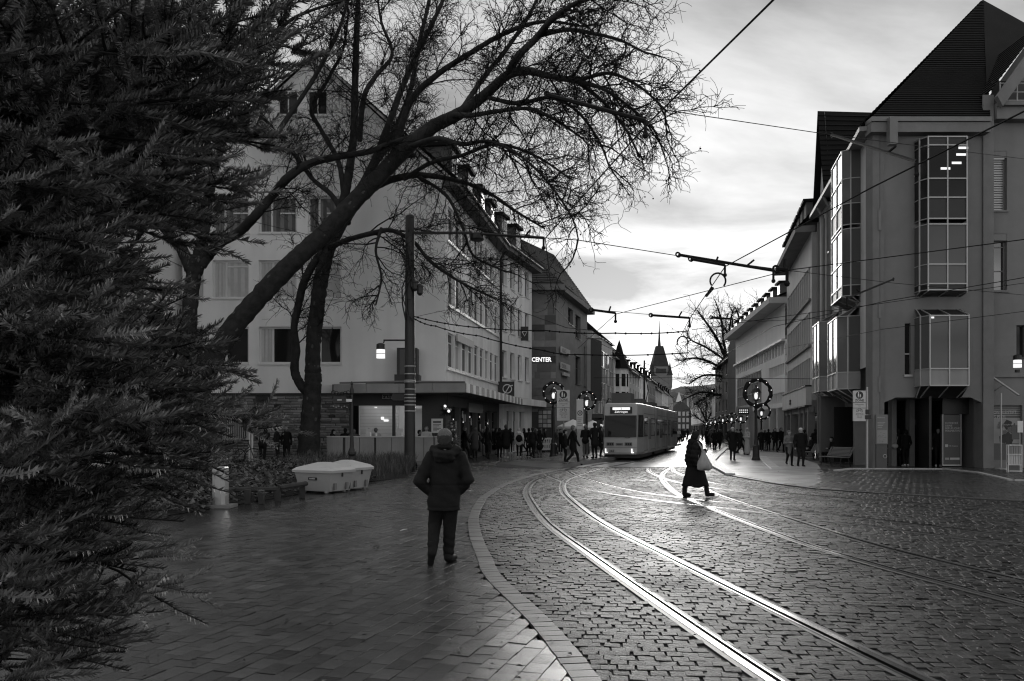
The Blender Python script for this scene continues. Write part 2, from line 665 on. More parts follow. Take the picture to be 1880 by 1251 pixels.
def lay(cx, cy, ang, sx, sy, ztop, mat, parent, one, rest, nind=300, minY=0, **k):
    """the nearest stones one by one, the others as one joined part"""
    ang = np.broadcast_to(ang, (len(cx),))
    sx = np.broadcast_to(sx, (len(cx),))
    V, F, T = blocks(cx, cy, ang, sx, sy, ztop, **k)
    vis = in_frame(cx, cy)
    order = np.argsort(np.where(vis, cy, cy + 1000))
    first = order[:nind] if nind else order[:0]
    keep = np.ones(len(cx), dtype=bool)
    keep[first] = False
    idx = np.nonzero(keep)[0]
    if len(idx):
        Vr = V[idx].reshape(-1, 3)
        Fr = (F[:9][None] + (np.arange(len(idx)) * 12)[:, None, None]).reshape(-1, 4)
        o = link_mesh(rest, mesh_np(rest, Vr, Fr, mat, attr=T.reshape(-1, 9)[idx].ravel()), parent)
        o['kind'] = 'stuff'
    if nind:
        protos = []
        for i in first[:40]:
            c = np.array((cx[i], cy[i], ztop))
            ca, sa = math.cos(-ang[i]), math.sin(-ang[i])
            L = V[i] - c
            X = L[:, 0] * ca - L[:, 1] * sa
            Y = L[:, 0] * sa + L[:, 1] * ca
            L = np.stack([X, Y, L[:, 2]], 1)
            protos.append((sx[i], mesh_np(one, L, F[:9], mat, attr=T[i * 9:i * 9 + 9])))
        for j, i in enumerate(first):
            me = protos[j % len(protos)][1]
            link_mesh(one, me, parent, (cx[i], cy[i], ztop), float(ang[i]))


# ---- tram tracks (centre lines in the ground plane)
t1_left = [G(1560, 1340), G(1415, 1251), G(1238, 1130), G(1085, 1022), G(1004, 962), G(974, 924), G(966, 900), G(984, 881), G(1030, 867), G(1072, 858)]
t1_left += [Vector((7.3 - 0.55 + 0.29 * (Y - 47), Y, 0)) for Y in (50, 70, 95)]
t2_left = [G(2060, 1155), G(1880, 1110), G(1599, 1035.5), G(1440, 986), G(1280, 924), G(1233, 901), G(1214, 876), G(1226, 862), G(1257, 850), G(1300, 835)]
t2_left += [Vector((G(1300, 835).x + 0.27 * d, G(1300, 835).y + d, 0)) for d in (25, 70)]
t3_left = [G(1045, 866), G(1066, 876), G(1141, 897), G(1258, 915), G(1400, 930), G(1586, 951), G(1880, 985), G(2300, 1030)]
t4_left = [G(1236, 861), G(1243, 868), G(1299, 885), G(1400, 899), G(1503, 911), G(1700, 925), G(1880, 937), G(2200, 957)]


def offset(path, d):
    out = []
    for i, p in enumerate(path):
        t = path[min(i + 1, len(path) - 1)] - path[max(i - 1, 0)]
        t.z = 0
        t.normalize()
        out.append(p + Vector((t.y, -t.x, 0)) * d)
    return out


GAUGE = 1.08
RAILS = []


def rail(path, name_parent, side):
    """grooved rail: outer strip, bright head, groove, guard lip"""
    prof = [(-0.085, -0.03, 1), (-0.085, 0.000, 1), (-0.036, 0.002, 1), (-0.034, 0.007, 0), (0.030, 0.007, 0), (0.034, -0.045, 2), (0.072, -0.045, 2), (0.075, 0.005, 0), (0.094, 0.005, 0), (0.096, 0.0, 1), (0.14, 0.0, 1), (0.14, -0.03, 1)]
    if side:
        prof = [(-a, z, m) for a, z, m in prof]
    b = MB()
    for m in (m_steel, m_railside, m_rubber):
        b.mat(m)
    n = len(prof)
    for i, p in enumerate(path):
        t = path[min(i + 1, len(path) - 1)] - path[max(i - 1, 0)]
        t.z = 0
        t.normalize()
        r = Vector((t.y, -t.x, 0))
        for a, z, m in prof:
            b.v.append(tuple(p + r * a + Vector((0, 0, z))))
    for i in range(len(path) - 1):
        for j in range(n - 1):
            k = i * n + j
            q = (k, k + 1, k + 1 + n, k + n)
            b.f.append(q if not side else q[::-1])
            m = prof[j + 1][2] if j in (3, 7) or prof[j][2] == prof[j + 1][2] else (2 if j in (4, 6) else 1)
            b.m.append(m)
    return b.build('rail', name_parent)


def track(pts, label, group='tram tracks crossing the square'):
    path = smooth_path(pts, 12)
    o = empty('tram_track', path[2], label, 'tram track', group)
    L, R = path, offset(path, GAUGE)
    for p in (L, R):
        RAILS.append(np.array([(v.x, v.y) for v in p]))
    rail(L, o, 0)
    rail(R, o, 1)
    return path


P1 = track(t1_left, 'shiny tram track curving from the bottom right corner up to the waiting tram')
P2 = track(t2_left, 'tram track on which the woman with the tote bag is stepping')
P3 = track(t3_left, 'branch track leaving the nearest track and crossing towards the right edge')
P4 = track(t4_left, 'branch track farthest back, bending right behind the walking woman')

rail_pts = np.concatenate([np.stack([np.interp(np.linspace(0, 1, 1500), np.linspace(0, 1, len(r)), r[:, k]) for k in (0, 1)], 1) for r in RAILS])


def rail_dist(cx, cy):
    d = np.full(len(cx), 1e9)
    cell = {}
    key = np.floor(rail_pts).astype(int)
    for (a, b), p in zip(map(tuple, key), rail_pts):
        cell.setdefault((a, b), []).append(p)
    kx, ky = np.floor(cx).astype(int), np.floor(cy).astype(int)
    for i in range(len(cx)):
        best = 1e9
        for a in (-1, 0, 1):
            for b in (-1, 0, 1):
                for p in cell.get((kx[i] + a, ky[i] + b), ()):
                    q = (p[0] - cx[i]) ** 2 + (p[1] - cy[i]) ** 2
                    if q < best:
                        best = q
        d[i] = best
    return np.sqrt(d)


# ---- plaza on the right and the smooth crossing strip
plaza_near = [G(1313, 848), G(1318, 857), G(1350, 874), G(1433, 889), G(1503, 898), G(1600, 905), G(1880, 921), G(2300, 945)]
plaza_poly = [(p.x, p.y) for p in plaza_near] + [(60, 26), (60, 60), (45, 150), (36, 140), (G(1338, 823).x, G(1338, 823).y), (G(1322, 838).x, G(1322, 838).y)]
S(sheet('plaza', plaza_poly, 0.012, m_plaza))
S(sheet('glare_paving', [G(1316, 849), G(1322, 857), G(1350, 873), G(1433, 888), G(1490, 895), G(1520, 880), G(1500, 852), G(1440, 832), G(1340, 826), G(1324, 839)], 0.019, m_glare))  # sheet lightened to imitate sun glare on the wet plaza
cross_poly = [(border_x(37.6) + 0.1, 37.6), (border_x(43.2) + 0.1, 43.2), (G(1312, 848).x, 43.2), (G(1318, 857).x, 38.2)]
S(sheet('crossing', [(2.9, 37.9), (4.3, 43.4), (G(1312, 848.5).x, 43.4), (G(1319, 857).x, 37.9)], -0.003, m_slab))  # slab strip whose pale colour imitates sunlight lying on it

# ---- setts
STEP = 0.128
a0 = math.radians(-5)
gx, gy = np.meshgrid(np.arange(-10, 46, STEP), np.arange(-6, 52, STEP * 0.98))
row = np.arange(gx.shape[0])[:, None]
gx = gx + (row % 2) * STEP * 0.5 + rng.normal(0, 0.008, gx.shape) + np.sin(row * 0.7) * 0.05
gy = gy + rng.normal(0, 0.006, gy.shape) + 0.03 * np.sin(gx * 0.9)
gx, gy = gx.ravel(), gy.ravel()
sxx = gx * math.cos(a0) - gy * math.sin(a0)
syy = gx * math.sin(a0) + gy * math.cos(a0)
ok = (syy > 5.0) & (syy < 37.8) & (sxx > border_x(syy) - 0.02) & frustum(sxx, syy)
sxx, syy = sxx[ok], syy[ok]
ok = ~in_poly(sxx, syy, plaza_poly)
sxx, syy = sxx[ok], syy[ok]
ok = rail_dist(sxx, syy) > 0.125
sxx, syy = sxx[ok], syy[ok]
lay(sxx, syy, a0 + rng.normal(0, 0.03, len(sxx)), STEP, STEP * 0.98, 0.0, m_sett, street, 'sett', 'sett_field', inset=0.003, bev=0.003, tilt=0.024, jit=0.04, zj=0.003)

# small setts of the plaza
st = 0.22
gx, gy = np.meshgrid(np.arange(5, 40, st), np.arange(15, 37, st))
gx = (gx + (np.arange(gx.shape[0])[:, None] % 2) * st * 0.5).ravel()
gy = gy.ravel()
ok = in_poly(gx, gy, plaza_poly) & frustum(gx, gy) & (gy < 35.4) & (CXP + FOC * gx / gy > 1505)
lay(gx[ok], gy[ok], 0.06, st, st, 0.022, m_plaza, bpy.data.objects['plaza'], 'plaza_sett', 'plaza_sett_field', nind=0, inset=0.004, bev=0.002, tilt=0.010, jit=0.04, zj=0.0015)

# ---- border stones along the curve
acc, cx, cy, aa = 0.0, [], [], []
seg = 0.165
for i in range(len(outer) - 1):
    a, b = outer[i], outer[i + 1]
    d = (b - a).length
    while acc < d:
        p = a.lerp(b, acc / d) + border_normal(i) * (BW / 2)
        if p.y < 58:
            cx.append(p.x)
            cy.append(p.y)
            n = border_normal(i)
            aa.append(math.atan2(n.y, n.x))
        acc += seg
    acc -= d
lay(np.array(cx), np.array(cy), np.array(aa), BW, seg, 0.009, m_border, paved, 'border_stone', 'border_stones', inset=0.005, bev=0.0015, tilt=0.008, jit=0.02, zj=0.0012)

# ---- pavers in running rows that lean 17 degrees to the right
asph_line = [G(235, 1000), G(260, 990), G(470, 940), G(720, 880), G(752, 868)]
AL = np.array([(p.x, p.y) for p in asph_line])
th = math.radians(-17)
pw, pl = 0.165, 0.245
gu, gv = np.meshgrid(np.arange(-26, 26, pw), np.arange(-6, 64, pl))
col = np.arange(gu.shape[1])[None, :]
gv = gv + (col % 2) * pl * 0.5 + ((col * 7) % 5) * 0.012
gu, gv = gu.ravel(), gv.ravel()
px_, py_ = gu * math.cos(th) - gv * math.sin(th), gu * math.sin(th) + gv * math.cos(th)
bx = border_x(py_)
# distance to the border measured across the curve
bi = np.clip(np.searchsorted(OUT[:, 1], py_), 1, len(OUT) - 1)
tt = OUT[bi] - OUT[bi - 1]
nx = tt[:, 1] / np.hypot(tt[:, 0], tt[:, 1])
lim_left = np.where(py_ < 13.0, -99, np.interp(py_, AL[:, 1], AL[:, 0]))
ok = (py_ > 5.0) & (py_ < 46) & ((bx - px_) * nx > BW - 0.03) & frustum(px_, py_) & (px_ > lim_left)
px_, py_ = px_[ok], py_[ok]
lay(px_, py_, th, pw, pl, 0.0, m_paver, paved, 'paver', 'paver_field', inset=0.004, bev=0.0006, tilt=0.009, jit=0.012, zj=0.0015)

# dark smooth asphalt beyond the pavers, left
S(sheet('asphalt_path', [(-26, 12.6), (AL[1][0], 13.0)] + [tuple(a) for a in AL[2:]] + [(-4.4, 40), (-30, 40)], -0.006, m_asphalt))

# small debris lying on the pavers
for i, (x, y, s) in enumerate([(740, 975, .1), (690, 1005, .06), (284, 1107, .07), (320, 1122, .04), (1065, 971, .05), (470, 945, .05)]):
    p = G(x, y)
    b = M1(m_leaf if i else m_pale_card)
    b.tube([p + Vector((-s * .4, -s, .012)), p + Vector((0, 0, .02)), p + Vector((s * .5, s * 1.6, .012))], [.006, .012, .005], 5)
    if i:
        b.poly(p + Vector((0, -s, .014)), p + Vector((s, 0, .03)), p + Vector((.2 * s, s, .014)), p + Vector((-s, .2 * s, .024)))
    tag(b.build('fallen_twig' if i == 0 else 'fallen_leaf', None, p),
        ['bare pale twig lying on the pavers left of the walking man', 'small dead leaf on the pavers just left below the pale twig', 'curled dark leaf on the pavers under the lowest fir tips',
         'tiny leaf on pavers just right below the curled dark leaf', 'dark leaf lying on the setts between the two nearest rails', 'pale scrap of leaf on the joint line below the wooden rail'][i],
        'twig' if i == 0 else 'leaf')

V, F = [], []
for q in range(420):
    y = 5.4 + 34 * rng.uniform() ** 1.6
    x = rng.uniform(-.6, .62) * y
    a, s_ = rng.uniform(0, 6.28), rng.uniform(.012, .035)
    d, e = np.array((math.cos(a), math.sin(a))) * s_, np.array((-math.sin(a), math.cos(a))) * s_ * .6
    k = len(V)
    for u, z in ((d, .018), (e, .024), (-d, .016), (-e, .03)):
        V.append((x + u[0], y + u[1], z))
    F.append((k, k + 1, k + 2, k + 3))
tag(link_mesh('leaf_litter', mesh_np('leaf_litter', V, F, m_leaf, attr=rng.uniform(-.7, .6, len(F)))), kind='stuff')

# ---- kerbs
def kerb(name, pts, w, h, z0=0.0, step=1.0, m=m_kerb, parent=None):
    """kerb stones one by one along the path"""
    pts = [Vector((p[0], p[1], 0)) for p in pts]
    for i in range(len(pts) - 1):
        a, b = pts[i], pts[i + 1]
        d = b - a
        n = max(1, int(round(d.length / step)))
        t = d.normalized()
        r = Vector((t.y, -t.x, 0)) * w
        for k in range(n):
            p = a + d * (k / n)
            q = d / n - t * 0.012
            bb = M1(m)
            bb.box3(p + Vector((0, 0, z0 - 0.05)), q, r, (0, 0, h + 0.05))
            bb.build(name, parent)


plz = bpy.data.objects['plaza']
kerb('kerb_stone', [G(1338, 823), G(1322, 838), G(1313, 848), G(1318, 857), G(1350, 874)], 0.34, 0.10, step=1.6, parent=plz)
kerb('kerb_stone', [G(1350, 874), G(1433, 889), G(1503, 898), G(1600, 905), G(1880, 921)], 0.22, 0.03, step=1.6, parent=plz, m=m_border)
kerb('kerb_stone', [G(1530, 866), G(1560, 862.5), G(1735, 863), G(1800, 870), G(1860, 884), (31, 25)], 0.16, 0.07, step=1.2, parent=plz)
# drainage line across the plaza
kerb('drain_slab', [G(1393, 838), G(1402, 850), G(1416, 862)], -0.45, 0.02, z0=0.01, step=1.0, m=m_slab, parent=plz)

# raised tram stop platform on the left
pl_pts = [Vector((t.x, t.y, 0)) for t in offset(smooth_path(t1_left, 12), -0.6) if 35.5 < t.y < 92]
pb = MB()
pb.mat(m_plaza)
k0 = pl_pts
wid = 3.4
for i in range(len(k0) - 1):
    def dd(j):
        t = k0[min(j + 1, len(k0) - 1)] - k0[max(j - 1, 0)]
        t.normalize()
        return Vector((-t.y, t.x, 0))
    r0 = min(1, (i + 0.2) / 3.0) * wid
    r1 = min(1, (i + 1.2) / 3.0) * wid
    a, b = k0[i], k0[i + 1]
    c, d = b + dd(i + 1) * r1, a + dd(i) * r0
    h0, h1 = min(1, i / 3.0) * .17 + .01, min(1, (i + 1) / 3.0) * .17 + .01
    up = lambda p, h: Vector((p.x, p.y, h))
    pb.mat(m_plaza)
    pb.poly(up(a, h0), up(b, h1), up(c, h1), up(d, h0))
    pb.mat(m_concrete)
    pb.poly(up(a, -.03), up(b, -.03), up(b, h1), up(a, h0))
    pb.poly(up(d, h0), up(c, h1), up(c, -.03), up(d, -.03))
S(pb.build('tram_platform'))

# ---- planting bed with ground cover
bed_front = [Vector((-9.6, 16.4, 0)), G(300, 948), G(410, 931), G(540, 909), G(660, 886), G(750, 877), Vector((-3.85, 31, 0))]
bed_back = [Vector((-16, 22, 0)), Vector((-15, 27, 0)), Vector((-14, 33, 0)), Vector((-12, 37, 0)), Vector((-9.5, 38.2, 0)), Vector((-6.5, 38.4, 0)), Vector((-4.4, 38.0, 0))]
bb = M1(m_soil)
NB = 10
grid = []
for i in range(len(bed_front)):
    rowp = []
    for k in range(NB + 1):
        t = k / NB
        p = bed_front[i].lerp(bed_back[i], t)
        h = 0.42 * min(1, t * 5) ** 0.7 * min(1, (1.03 - t) * 4) if 0 < t < 1 else 0
        h *= 0.6 + 0.4 * min(1, (len(bed_front) - i) / 3)
        rowp.append(Vector((p.x, p.y, 0.004 + h + (random.uniform(-.03, .03) if 0 < k < NB else 0))))
    grid.append(rowp)
for i in range(len(grid) - 1):
    for k in range(NB):
        bb.poly(grid[i][k], grid[i + 1][k], grid[i + 1][k + 1], grid[i][k + 1])
bed = S(bb.build('planting_bed', smooth=True))


def bed_point(u, t):
    i = min(int(u * (len(grid) - 1)), len(grid) - 2)
    f = u * (len(grid) - 1) - i
    k = min(int(t * NB), NB - 1)
    g = t * NB - k
    return (grid[i][k].lerp(grid[i][k + 1], g)).lerp(grid[i + 1][k].lerp(grid[i + 1][k + 1], g), f)


def leaves(n, u0, u1, t0, t1, size, h, name, m, blade=False):
    V, Fc, T = [], [], []
    for q in range(n):
        p = bed_point(random.uniform(u0, u1), random.uniform(t0, t1) ** 1.3)
        a = random.uniform(0, 2 * math.pi)
        s = size * random.uniform(.5, 1.4)
        z = random.uniform(0, h)
        k = len(V)
        d = Vector((math.cos(a), math.sin(a), 0))
        if blade:
            ln = h * random.uniform(.5, 1.2)
            tip = p + d * ln * random.uniform(.2, .8) + Vector((0, 0, ln))
            mid = p.lerp(tip, .5) + Vector((0, 0, ln * .12))
            w = Vector((-d.y, d.x, 0)) * s
            V += [p - w, p + w, mid + w * .8, mid - w * .8]
            Fc.append((k, k + 1, k + 2, k + 3))
            V += [mid - w * .8, mid + w * .8, tip + w * .1, tip - w * .1]
            Fc.append((k + 4, k + 5, k + 6, k + 7))
            T += [random.uniform(-.5, 1)] * 2
        else:
            e = Vector((-d.y, d.x, 0))
            c = p + Vector((0, 0, z))
            tl = Vector((0, 0, random.uniform(-.6, .9) * s))
            V += [c, c + e * s * .45 + d * s * .5, c + d * s + tl, c - e * s * .45 + d * s * .5 + tl * .3]
            Fc.append((k, k + 1, k + 2, k + 3))
            T.append(random.uniform(-.6, 1.2))
    o = link_mesh(name, mesh_np(name, [tuple(v) for v in V], Fc, m, attr=T))
    return tag(o, kind='stuff')


leaves(9000, 0, .72, 0, .75, .10, .22, 'ground_cover', m_leaf)
leaves(3500, .55, 1, .03, .9, .007, .42, 'rough_grass', m_grass, True)

# ================================================================== BUILDINGS
class Fac:
    """a facade plane: u runs left to right as seen from outside, n points out"""

    def __init__(self, P0, P1):
        self.p0 = Vector((P0[0], P0[1], 0))
        d = Vector((P1[0] - P0[0], P1[1] - P0[1], 0))
        self.L = d.length
        self.u = d.normalized()
        self.n = Vector((self.u.y, -self.u.x, 0))
        self.rot = math.atan2(self.u.y, self.u.x)

    def pt(self, u, z, n=0.0):
        return self.p0 + self.u * u + self.n * n + Vector((0, 0, z))

    def u_of(self, px):
        """u where the line of sight of photo column px meets the facade"""
        k = (px - CXP) / FOC
        # p0.x + u*ux = k*(p0.y + u*uy)
        return (k * self.p0.y - self.p0.x) / (self.u.x - k * self.u.y)

    def z_of(self, px, py):
        p = self.pt(self.u_of(px), 0)
        return CAMH + (HZ - py) / FOC * p.y

    def box(self, b, u0, u1, z0, z1, n0, n1):
        b.box3(self.pt(u0, z0, n0), self.u * (u1 - u0), self.n * (n1 - n0), (0, 0, z1 - z0))

    def quad(self, b, u0, u1, z0, z1, n=0.0):
        b.poly(self.pt(u0, z0, n), self.pt(u1, z0, n), self.pt(u1, z1, n), self.pt(u0, z1, n))

    def wall(self, b, u0, u1, z0, z1, holes=(), depth=0.14, n=0.0):
        us = sorted({u0, u1} | {min(max(x, u0), u1) for h in holes for x in h[:2]})
        zs = sorted({z0, z1} | {min(max(x, z0), z1) for h in holes for x in h[2:4]})
        for i in range(len(us) - 1):
            run = None
            for j in range(len(zs) - 1):
                cu, cz = (us[i] + us[i + 1]) / 2, (zs[j] + zs[j + 1]) / 2
                if us[i + 1] - us[i] < 1e-5 or zs[j + 1] - zs[j] < 1e-5:
                    continue
                if any(h[0] < cu < h[1] and h[2] < cz < h[3] for h in holes):
                    continue
                self.quad(b, us[i], us[i + 1], zs[j], zs[j + 1], n)
        for h in holes:
            a, c, e, f = h[:4]
            P = self.pt
            b.poly(P(a, e, n), P(a, f, n), P(a, f, n - depth), P(a, e, n - depth))
            b.poly(P(c, f, n), P(c, e, n), P(c, e, n - depth), P(c, f, n - depth))
            b.poly(P(a, f, n), P(c, f, n), P(c, f, n - depth), P(a, f, n - depth))
            b.poly(P(c, e, n), P(a, e, n), P(a, e, n - depth), P(c, e, n - depth))


WCACHE = {}


def window(parent, F, u, z, w, h, mull=(0.5,), trans=(), fw=0.06, curtain=(), depth=0.14, frame=m_frame, glass=m_glass, sill=True, sillm=None, n=0.0, blind=None, name='window', cmat=m_curtain):
    """u, z: lower left corner; frame > pane, curtain, sill"""
    key = (round(w, 2), round(h, 2), tuple(mull), tuple(trans), fw, tuple(curtain), frame.name, glass.name, sill, blind and blind.name, cmat.name)
    if key not in WCACHE:
        b = M1(frame)
        y0, y1 = -0.0, 0.07
        b.box(0, fw, y0, y1, 0, h)
        b.box(w - fw, w, y0, y1, 0, h)
        b.box(fw, w - fw, y0 + .002, y1, 0, fw)
        b.box(fw, w - fw, y0 + .002, y1, h - fw, h)
        for m in mull:
            x = m * w
            b.box(x - fw * .5, x + fw * .5, y0 - .004, y1 - .01, fw, h - fw)
        for t in trans:
            zz_ = t[0] if isinstance(t, tuple) else t
            xa, xb = (t[1], t[2]) if isinstance(t, tuple) else (0, 1)
            b.box(max(fw, xa * w), min(w - fw, xb * w), y0 + .005, y1 - .015, zz_ * h - fw * .35, zz_ * h + fw * .35)
        fm = b.mesh('window')
        g = M1(glass)
        cuts = [fw] + [m * w for m in mull] + [w - fw]
        for i in range(len(cuts) - 1):
            if i in curtain:
                continue
            g.poly((cuts[i], .04, fw), (cuts[i + 1], .04, fw), (cuts[i + 1], .04, h - fw), (cuts[i], .04, h - fw))
        gm = g.mesh('pane') if g.f else None
        cmesh = None
        if curtain:
            c = M1(cmat)
            for i in curtain:
                a, e = cuts[i], cuts[i + 1]
                k = 6
                for q in range(k):
                    xa, xb = a + (e - a) * q / k, a + (e - a) * (q + 1) / k
                    ya, yb = .04 + (q % 2) * .025, .04 + ((q + 1) % 2) * .025
                    c.poly((xa, ya, fw), (xb, yb, fw), (xb, yb, h - fw), (xa, ya, h - fw))
            cmesh = c.mesh('curtain')
        smesh = None
        if sill:
            s = M1(sillm or frame)
            s.box(-.05, w + .05, -depth - .07, 0.0, -.07, -.003)
            smesh = s.mesh('sill')
        bm_ = None
        if blind:
            q = M1(blind)
            k = int(h / .11)
            for i in range(k):
                q.box(fw, w - fw, .012, .034, fw + i * .11, fw + i * .11 + .075)
            bm_ = q.mesh('blind')
        WCACHE[key] = (fm, gm, cmesh, smesh, bm_)
    fm, gm, cmesh, smesh, bm_ = WCACHE[key]
    p = F.pt(u, z, n - depth) - org_of(parent)
    o = link_mesh(name, fm, parent, p, F.rot)
    for nm, me in (('pane', gm), ('curtain', cmesh), ('sill', smesh), ('blind', bm_)):
        if me:
            link_mesh(nm, me, o)
    return o


def add_text(body, F, u, z, size, n, mat, parent, name='lettering', extrude=0.0, align='LEFT', sx=1.0, bold=0.0, line=1.0):
    cu = bpy.data.curves.new('lettering', 'FONT')
    cu.body = body
    cu.size = size
    cu.extrude = extrude
    cu.align_x = align
    cu.space_line = line
    cu.offset = bold
    cu.resolution_u = 2
    t = bpy.data.objects.new('tmp_text', cu)
    C.objects.link(t)
    dg = bpy.context.evaluated_depsgraph_get()
    me = bpy.data.meshes.new_from_object(t.evaluated_get(dg))
    bpy.data.objects.remove(t)
    o0 = F.pt(u, z, n)
    off = org_of(parent)
    R = Matrix(((F.u.x * sx, 0, F.n.x, o0.x - off.x), (F.u.y * sx, 0, F.n.y, o0.y - off.y), (0, 1, 0, o0.z - off.z), (0, 0, 0, 1)))
    me.transform(R)
    me.materials.clear()
    me.materials.append(mat)
    o = bpy.data.objects.new(name, me)
    C.objects.link(o)
    o.parent = parent
    ORG[o.name] = off
    return o


def roof_courses(b, A, B, Cc, D, n=24, lip=0.05, jag=0.02):
    """stepped tile courses between eave A-B and ridge D-C"""
    A, B, Cc, D = map(Vector, (A, B, Cc, D))
    nrm = (B - A).cross(D - A)
    nrm.normalize()
    if nrm.z < 0:
        nrm = -nrm
    for i in range(n):
        t0, t1 = i / n, (i + 1.12) / n
        t1 = min(t1, 1)
        a, d = A.lerp(D, t0) + nrm * lip, A.lerp(D, t1) + nrm * lip * .1
        e, c = B.lerp(Cc, t0) + nrm * lip, B.lerp(Cc, t1) + nrm * lip * .1
        b.poly(a, e, c, d)
        b.poly(A.lerp(D, t0) - nrm * .01, B.lerp(Cc, t0) - nrm * .01, e, a)


# ------------------------------------------------------------------ the pale corner building on the left
Yf = 43.0
A0 = Vector((-3.5, 43.0, 0))
A1 = Vector((-0.92, 58.6, 0))
B1 = Vector((1.62, 67.0, 0))
FL = Vector((W(335, 700, Yf).x, Yf, 0))
EZ = 14.45
bl = empty('corner_building', A0, 'pale rendered corner building with rows of windows and a dark canopied ground floor', 'building')
Ff = Fac(FL, A0)
Fa = Fac(A0, A1)
Fb = Fac(A1, B1)

# front gable wall with its windows
cols = [(340, 374), (390, 457), (475, 545), (565, 627)]
rows_f = [(600, 668), (478, 548), (360, 428), (256, 306)]
holes, wins = [], []
ymap = lambda y: CAMH + (HZ - y) / FOC * Yf
for ri, (ya, yb) in enumerate(rows_f):
    for ci, (xa, xb) in enumerate(cols):
        u0, u1 = Ff.u_of(xa), Ff.u_of(xb)
        if ci == 0:
            u0 = 0.12
        holes.append((u0, u1, ymap(yb), ymap(ya)))
        wins.append((ri, ci))
ZB = ymap(722)
b = M1(m_render_pale)
Ff.wall(b, 0, Ff.L, ZB, EZ + .6, holes)
# gable triangle above
ap = Ff.pt(Ff.L * .5, EZ + 6.9)
top_h = [(u, v) for u, v in ()]
b.poly(Ff.pt(0, EZ + .6), Ff.pt(Ff.L, EZ + .6), Ff.pt(Ff.L * .93, EZ + 1.4), ap, Ff.pt(Ff.L * .07, EZ + 1.4))
b.build('front_wall', bl)
for (ri, ci), h in zip(wins, holes):
    u0, u1, z0, z1 = h
    if ri == 2:
        window(bl, Ff, u0, z0, u1 - u0, z1 - z0, mull=(.33,), trans=((.55, .55, .95),), curtain=(0, 1), cmat=m_blind, fw=.1)
    else:
        window(bl, Ff, u0, z0, u1 - u0, z1 - z0, mull=(.36,) if ci else (.5,), trans=((.84, .36, .95),) if ri == 1 else (), curtain=((0, 1) if ri == 1 else (0,)) if ri < 2 else (), fw=.1, cmat=m_curtain)
# attic windows of the gable
for xa, xb, ya, yb in ((512, 548, 168, 212), (566, 602, 168, 212)):
    u0, u1 = Ff.u_of(xa), Ff.u_of(xb)
    window(bl, Ff, u0, ymap(yb), u1 - u0, ymap(ya) - ymap(yb), mull=(.5,), depth=-.05, fw=.06)

# side wall A and B
def side(F, rows_px, groups, mat, parent, z0, z1, px0):
    pass


def zrow(F, u, y_at, px):
    return F.z_of(px, y_at)


rowsA = [(608, 673), (490, 555), (372, 436)]
hA, hB = [], []
nA = 9
for (ya, yb) in rowsA:
    zt, zb = ymap(ya), ymap(yb)
    for k in range(nA):
        g = k // 3
        u0 = 0.35 + k * (Fa.L - .7) / nA + .14
        hA.append((u0, u0 + 1.36, zb, zt))
rowsB = [(642.7, 692.8), (553, 606), (470, 521)]
for (ya, yb) in rowsB:
    zt, zb = Fb.z_of(922, ya), Fb.z_of(922, yb)
    for k in range(4):
        u0 = .55 + k * (Fb.L - .7) / 4 + .15
        hB.append((u0, u0 + 1.15, zb, zt))
b = M1(m_render_side)
Fa.wall(b, 0, Fa.L, 3.6, EZ, hA, depth=.1)
Fb.wall(b, 0, Fb.L, 3.6, EZ + .1, hB, depth=.2)
b.build('street_wall', bl)
for i, (u0, u1, z0, z1) in enumerate(hA):
    window(bl, Fa, u0, z0, u1 - u0, z1 - z0, mull=(), trans=(.72,), depth=.1, fw=.08, curtain=(0,) if (i * 7) % 5 == 2 else (), sill=True, glass=m_glass)
for i, (u0, u1, z0, z1) in enumerate(hB):
    window(bl, Fb, u0, z0, u1 - u0, z1 - z0, mull=(.5,), depth=.2, fw=.08, glass=m_glass)
# slim fins between the windows of the long side and string sills
b = M1(m_render_side)
for (ya, yb) in rowsA:
    zt, zb = ymap(ya), ymap(yb)
    for k in range(nA + 1):
        u0 = 0.35 + k * (Fa.L - .7) / nA - .09
        Fa.box(b, u0, u0 + .14, zb - .02, zt + .05, 0.003, .035)
b.build('window_fins', bl)
b = M1(m_frame)
for (ya, yb) in rowsA:
    zt, zb = ymap(ya), ymap(yb)
    Fa.box(b, .2, Fa.L - .3, zb - .17, zb - .08, 0.003, .10)
b.build('sill_band', bl)
# eaves, gutter and roof
b = M1(m_render_dark)
Fa.box(b, -.3, Fa.L, EZ, EZ + .35, -.1, .75)
Fb.box(b, 0.003, Fb.L + .5, EZ + .1, EZ + .45, -.1, .75)
b.mat(m_gutter)
b.tube([Fa.pt(-.3, EZ + .38, .8), Fa.pt(Fa.L, EZ + .38, .8)], .09, 6)
b.tube([Fb.pt(0, EZ + .48, .8), Fb.pt(Fb.L + .5, EZ + .48, .8)], .09, 6)
b.build('eaves', bl)
b = M1(m_darkmetal)
b.tube([Fa.pt(Fa.L - .1, EZ + .3, .7), Fa.pt(Fa.L - .1, EZ - .5, .15), Fa.pt(Fa.L - .1, 3.9, .15)], .09, 7)
b.build('drainpipe', bl)
ridge_in = (Ff.L * .5)
iA = lambda F, u, z: F.pt(u, z, -ridge_in * .98)
rz = EZ + 6.9
b = M1(m_tile)
roof_courses(b, Fa.pt(-.3, EZ + .3, .8), Fa.pt(Fa.L, EZ + .3, .8), iA(Fa, Fa.L, rz), ap + Vector((0, -.3, .05)), 30, .06)
roof_courses(b, Fb.pt(0, EZ + .4, .8), Fb.pt(Fb.L + .5, EZ + .4, .8), Fb.pt(Fb.L + .5, rz, -ridge_in * .98), Fa.pt(Fa.L, rz, -ridge_in * .98), 30, .06)
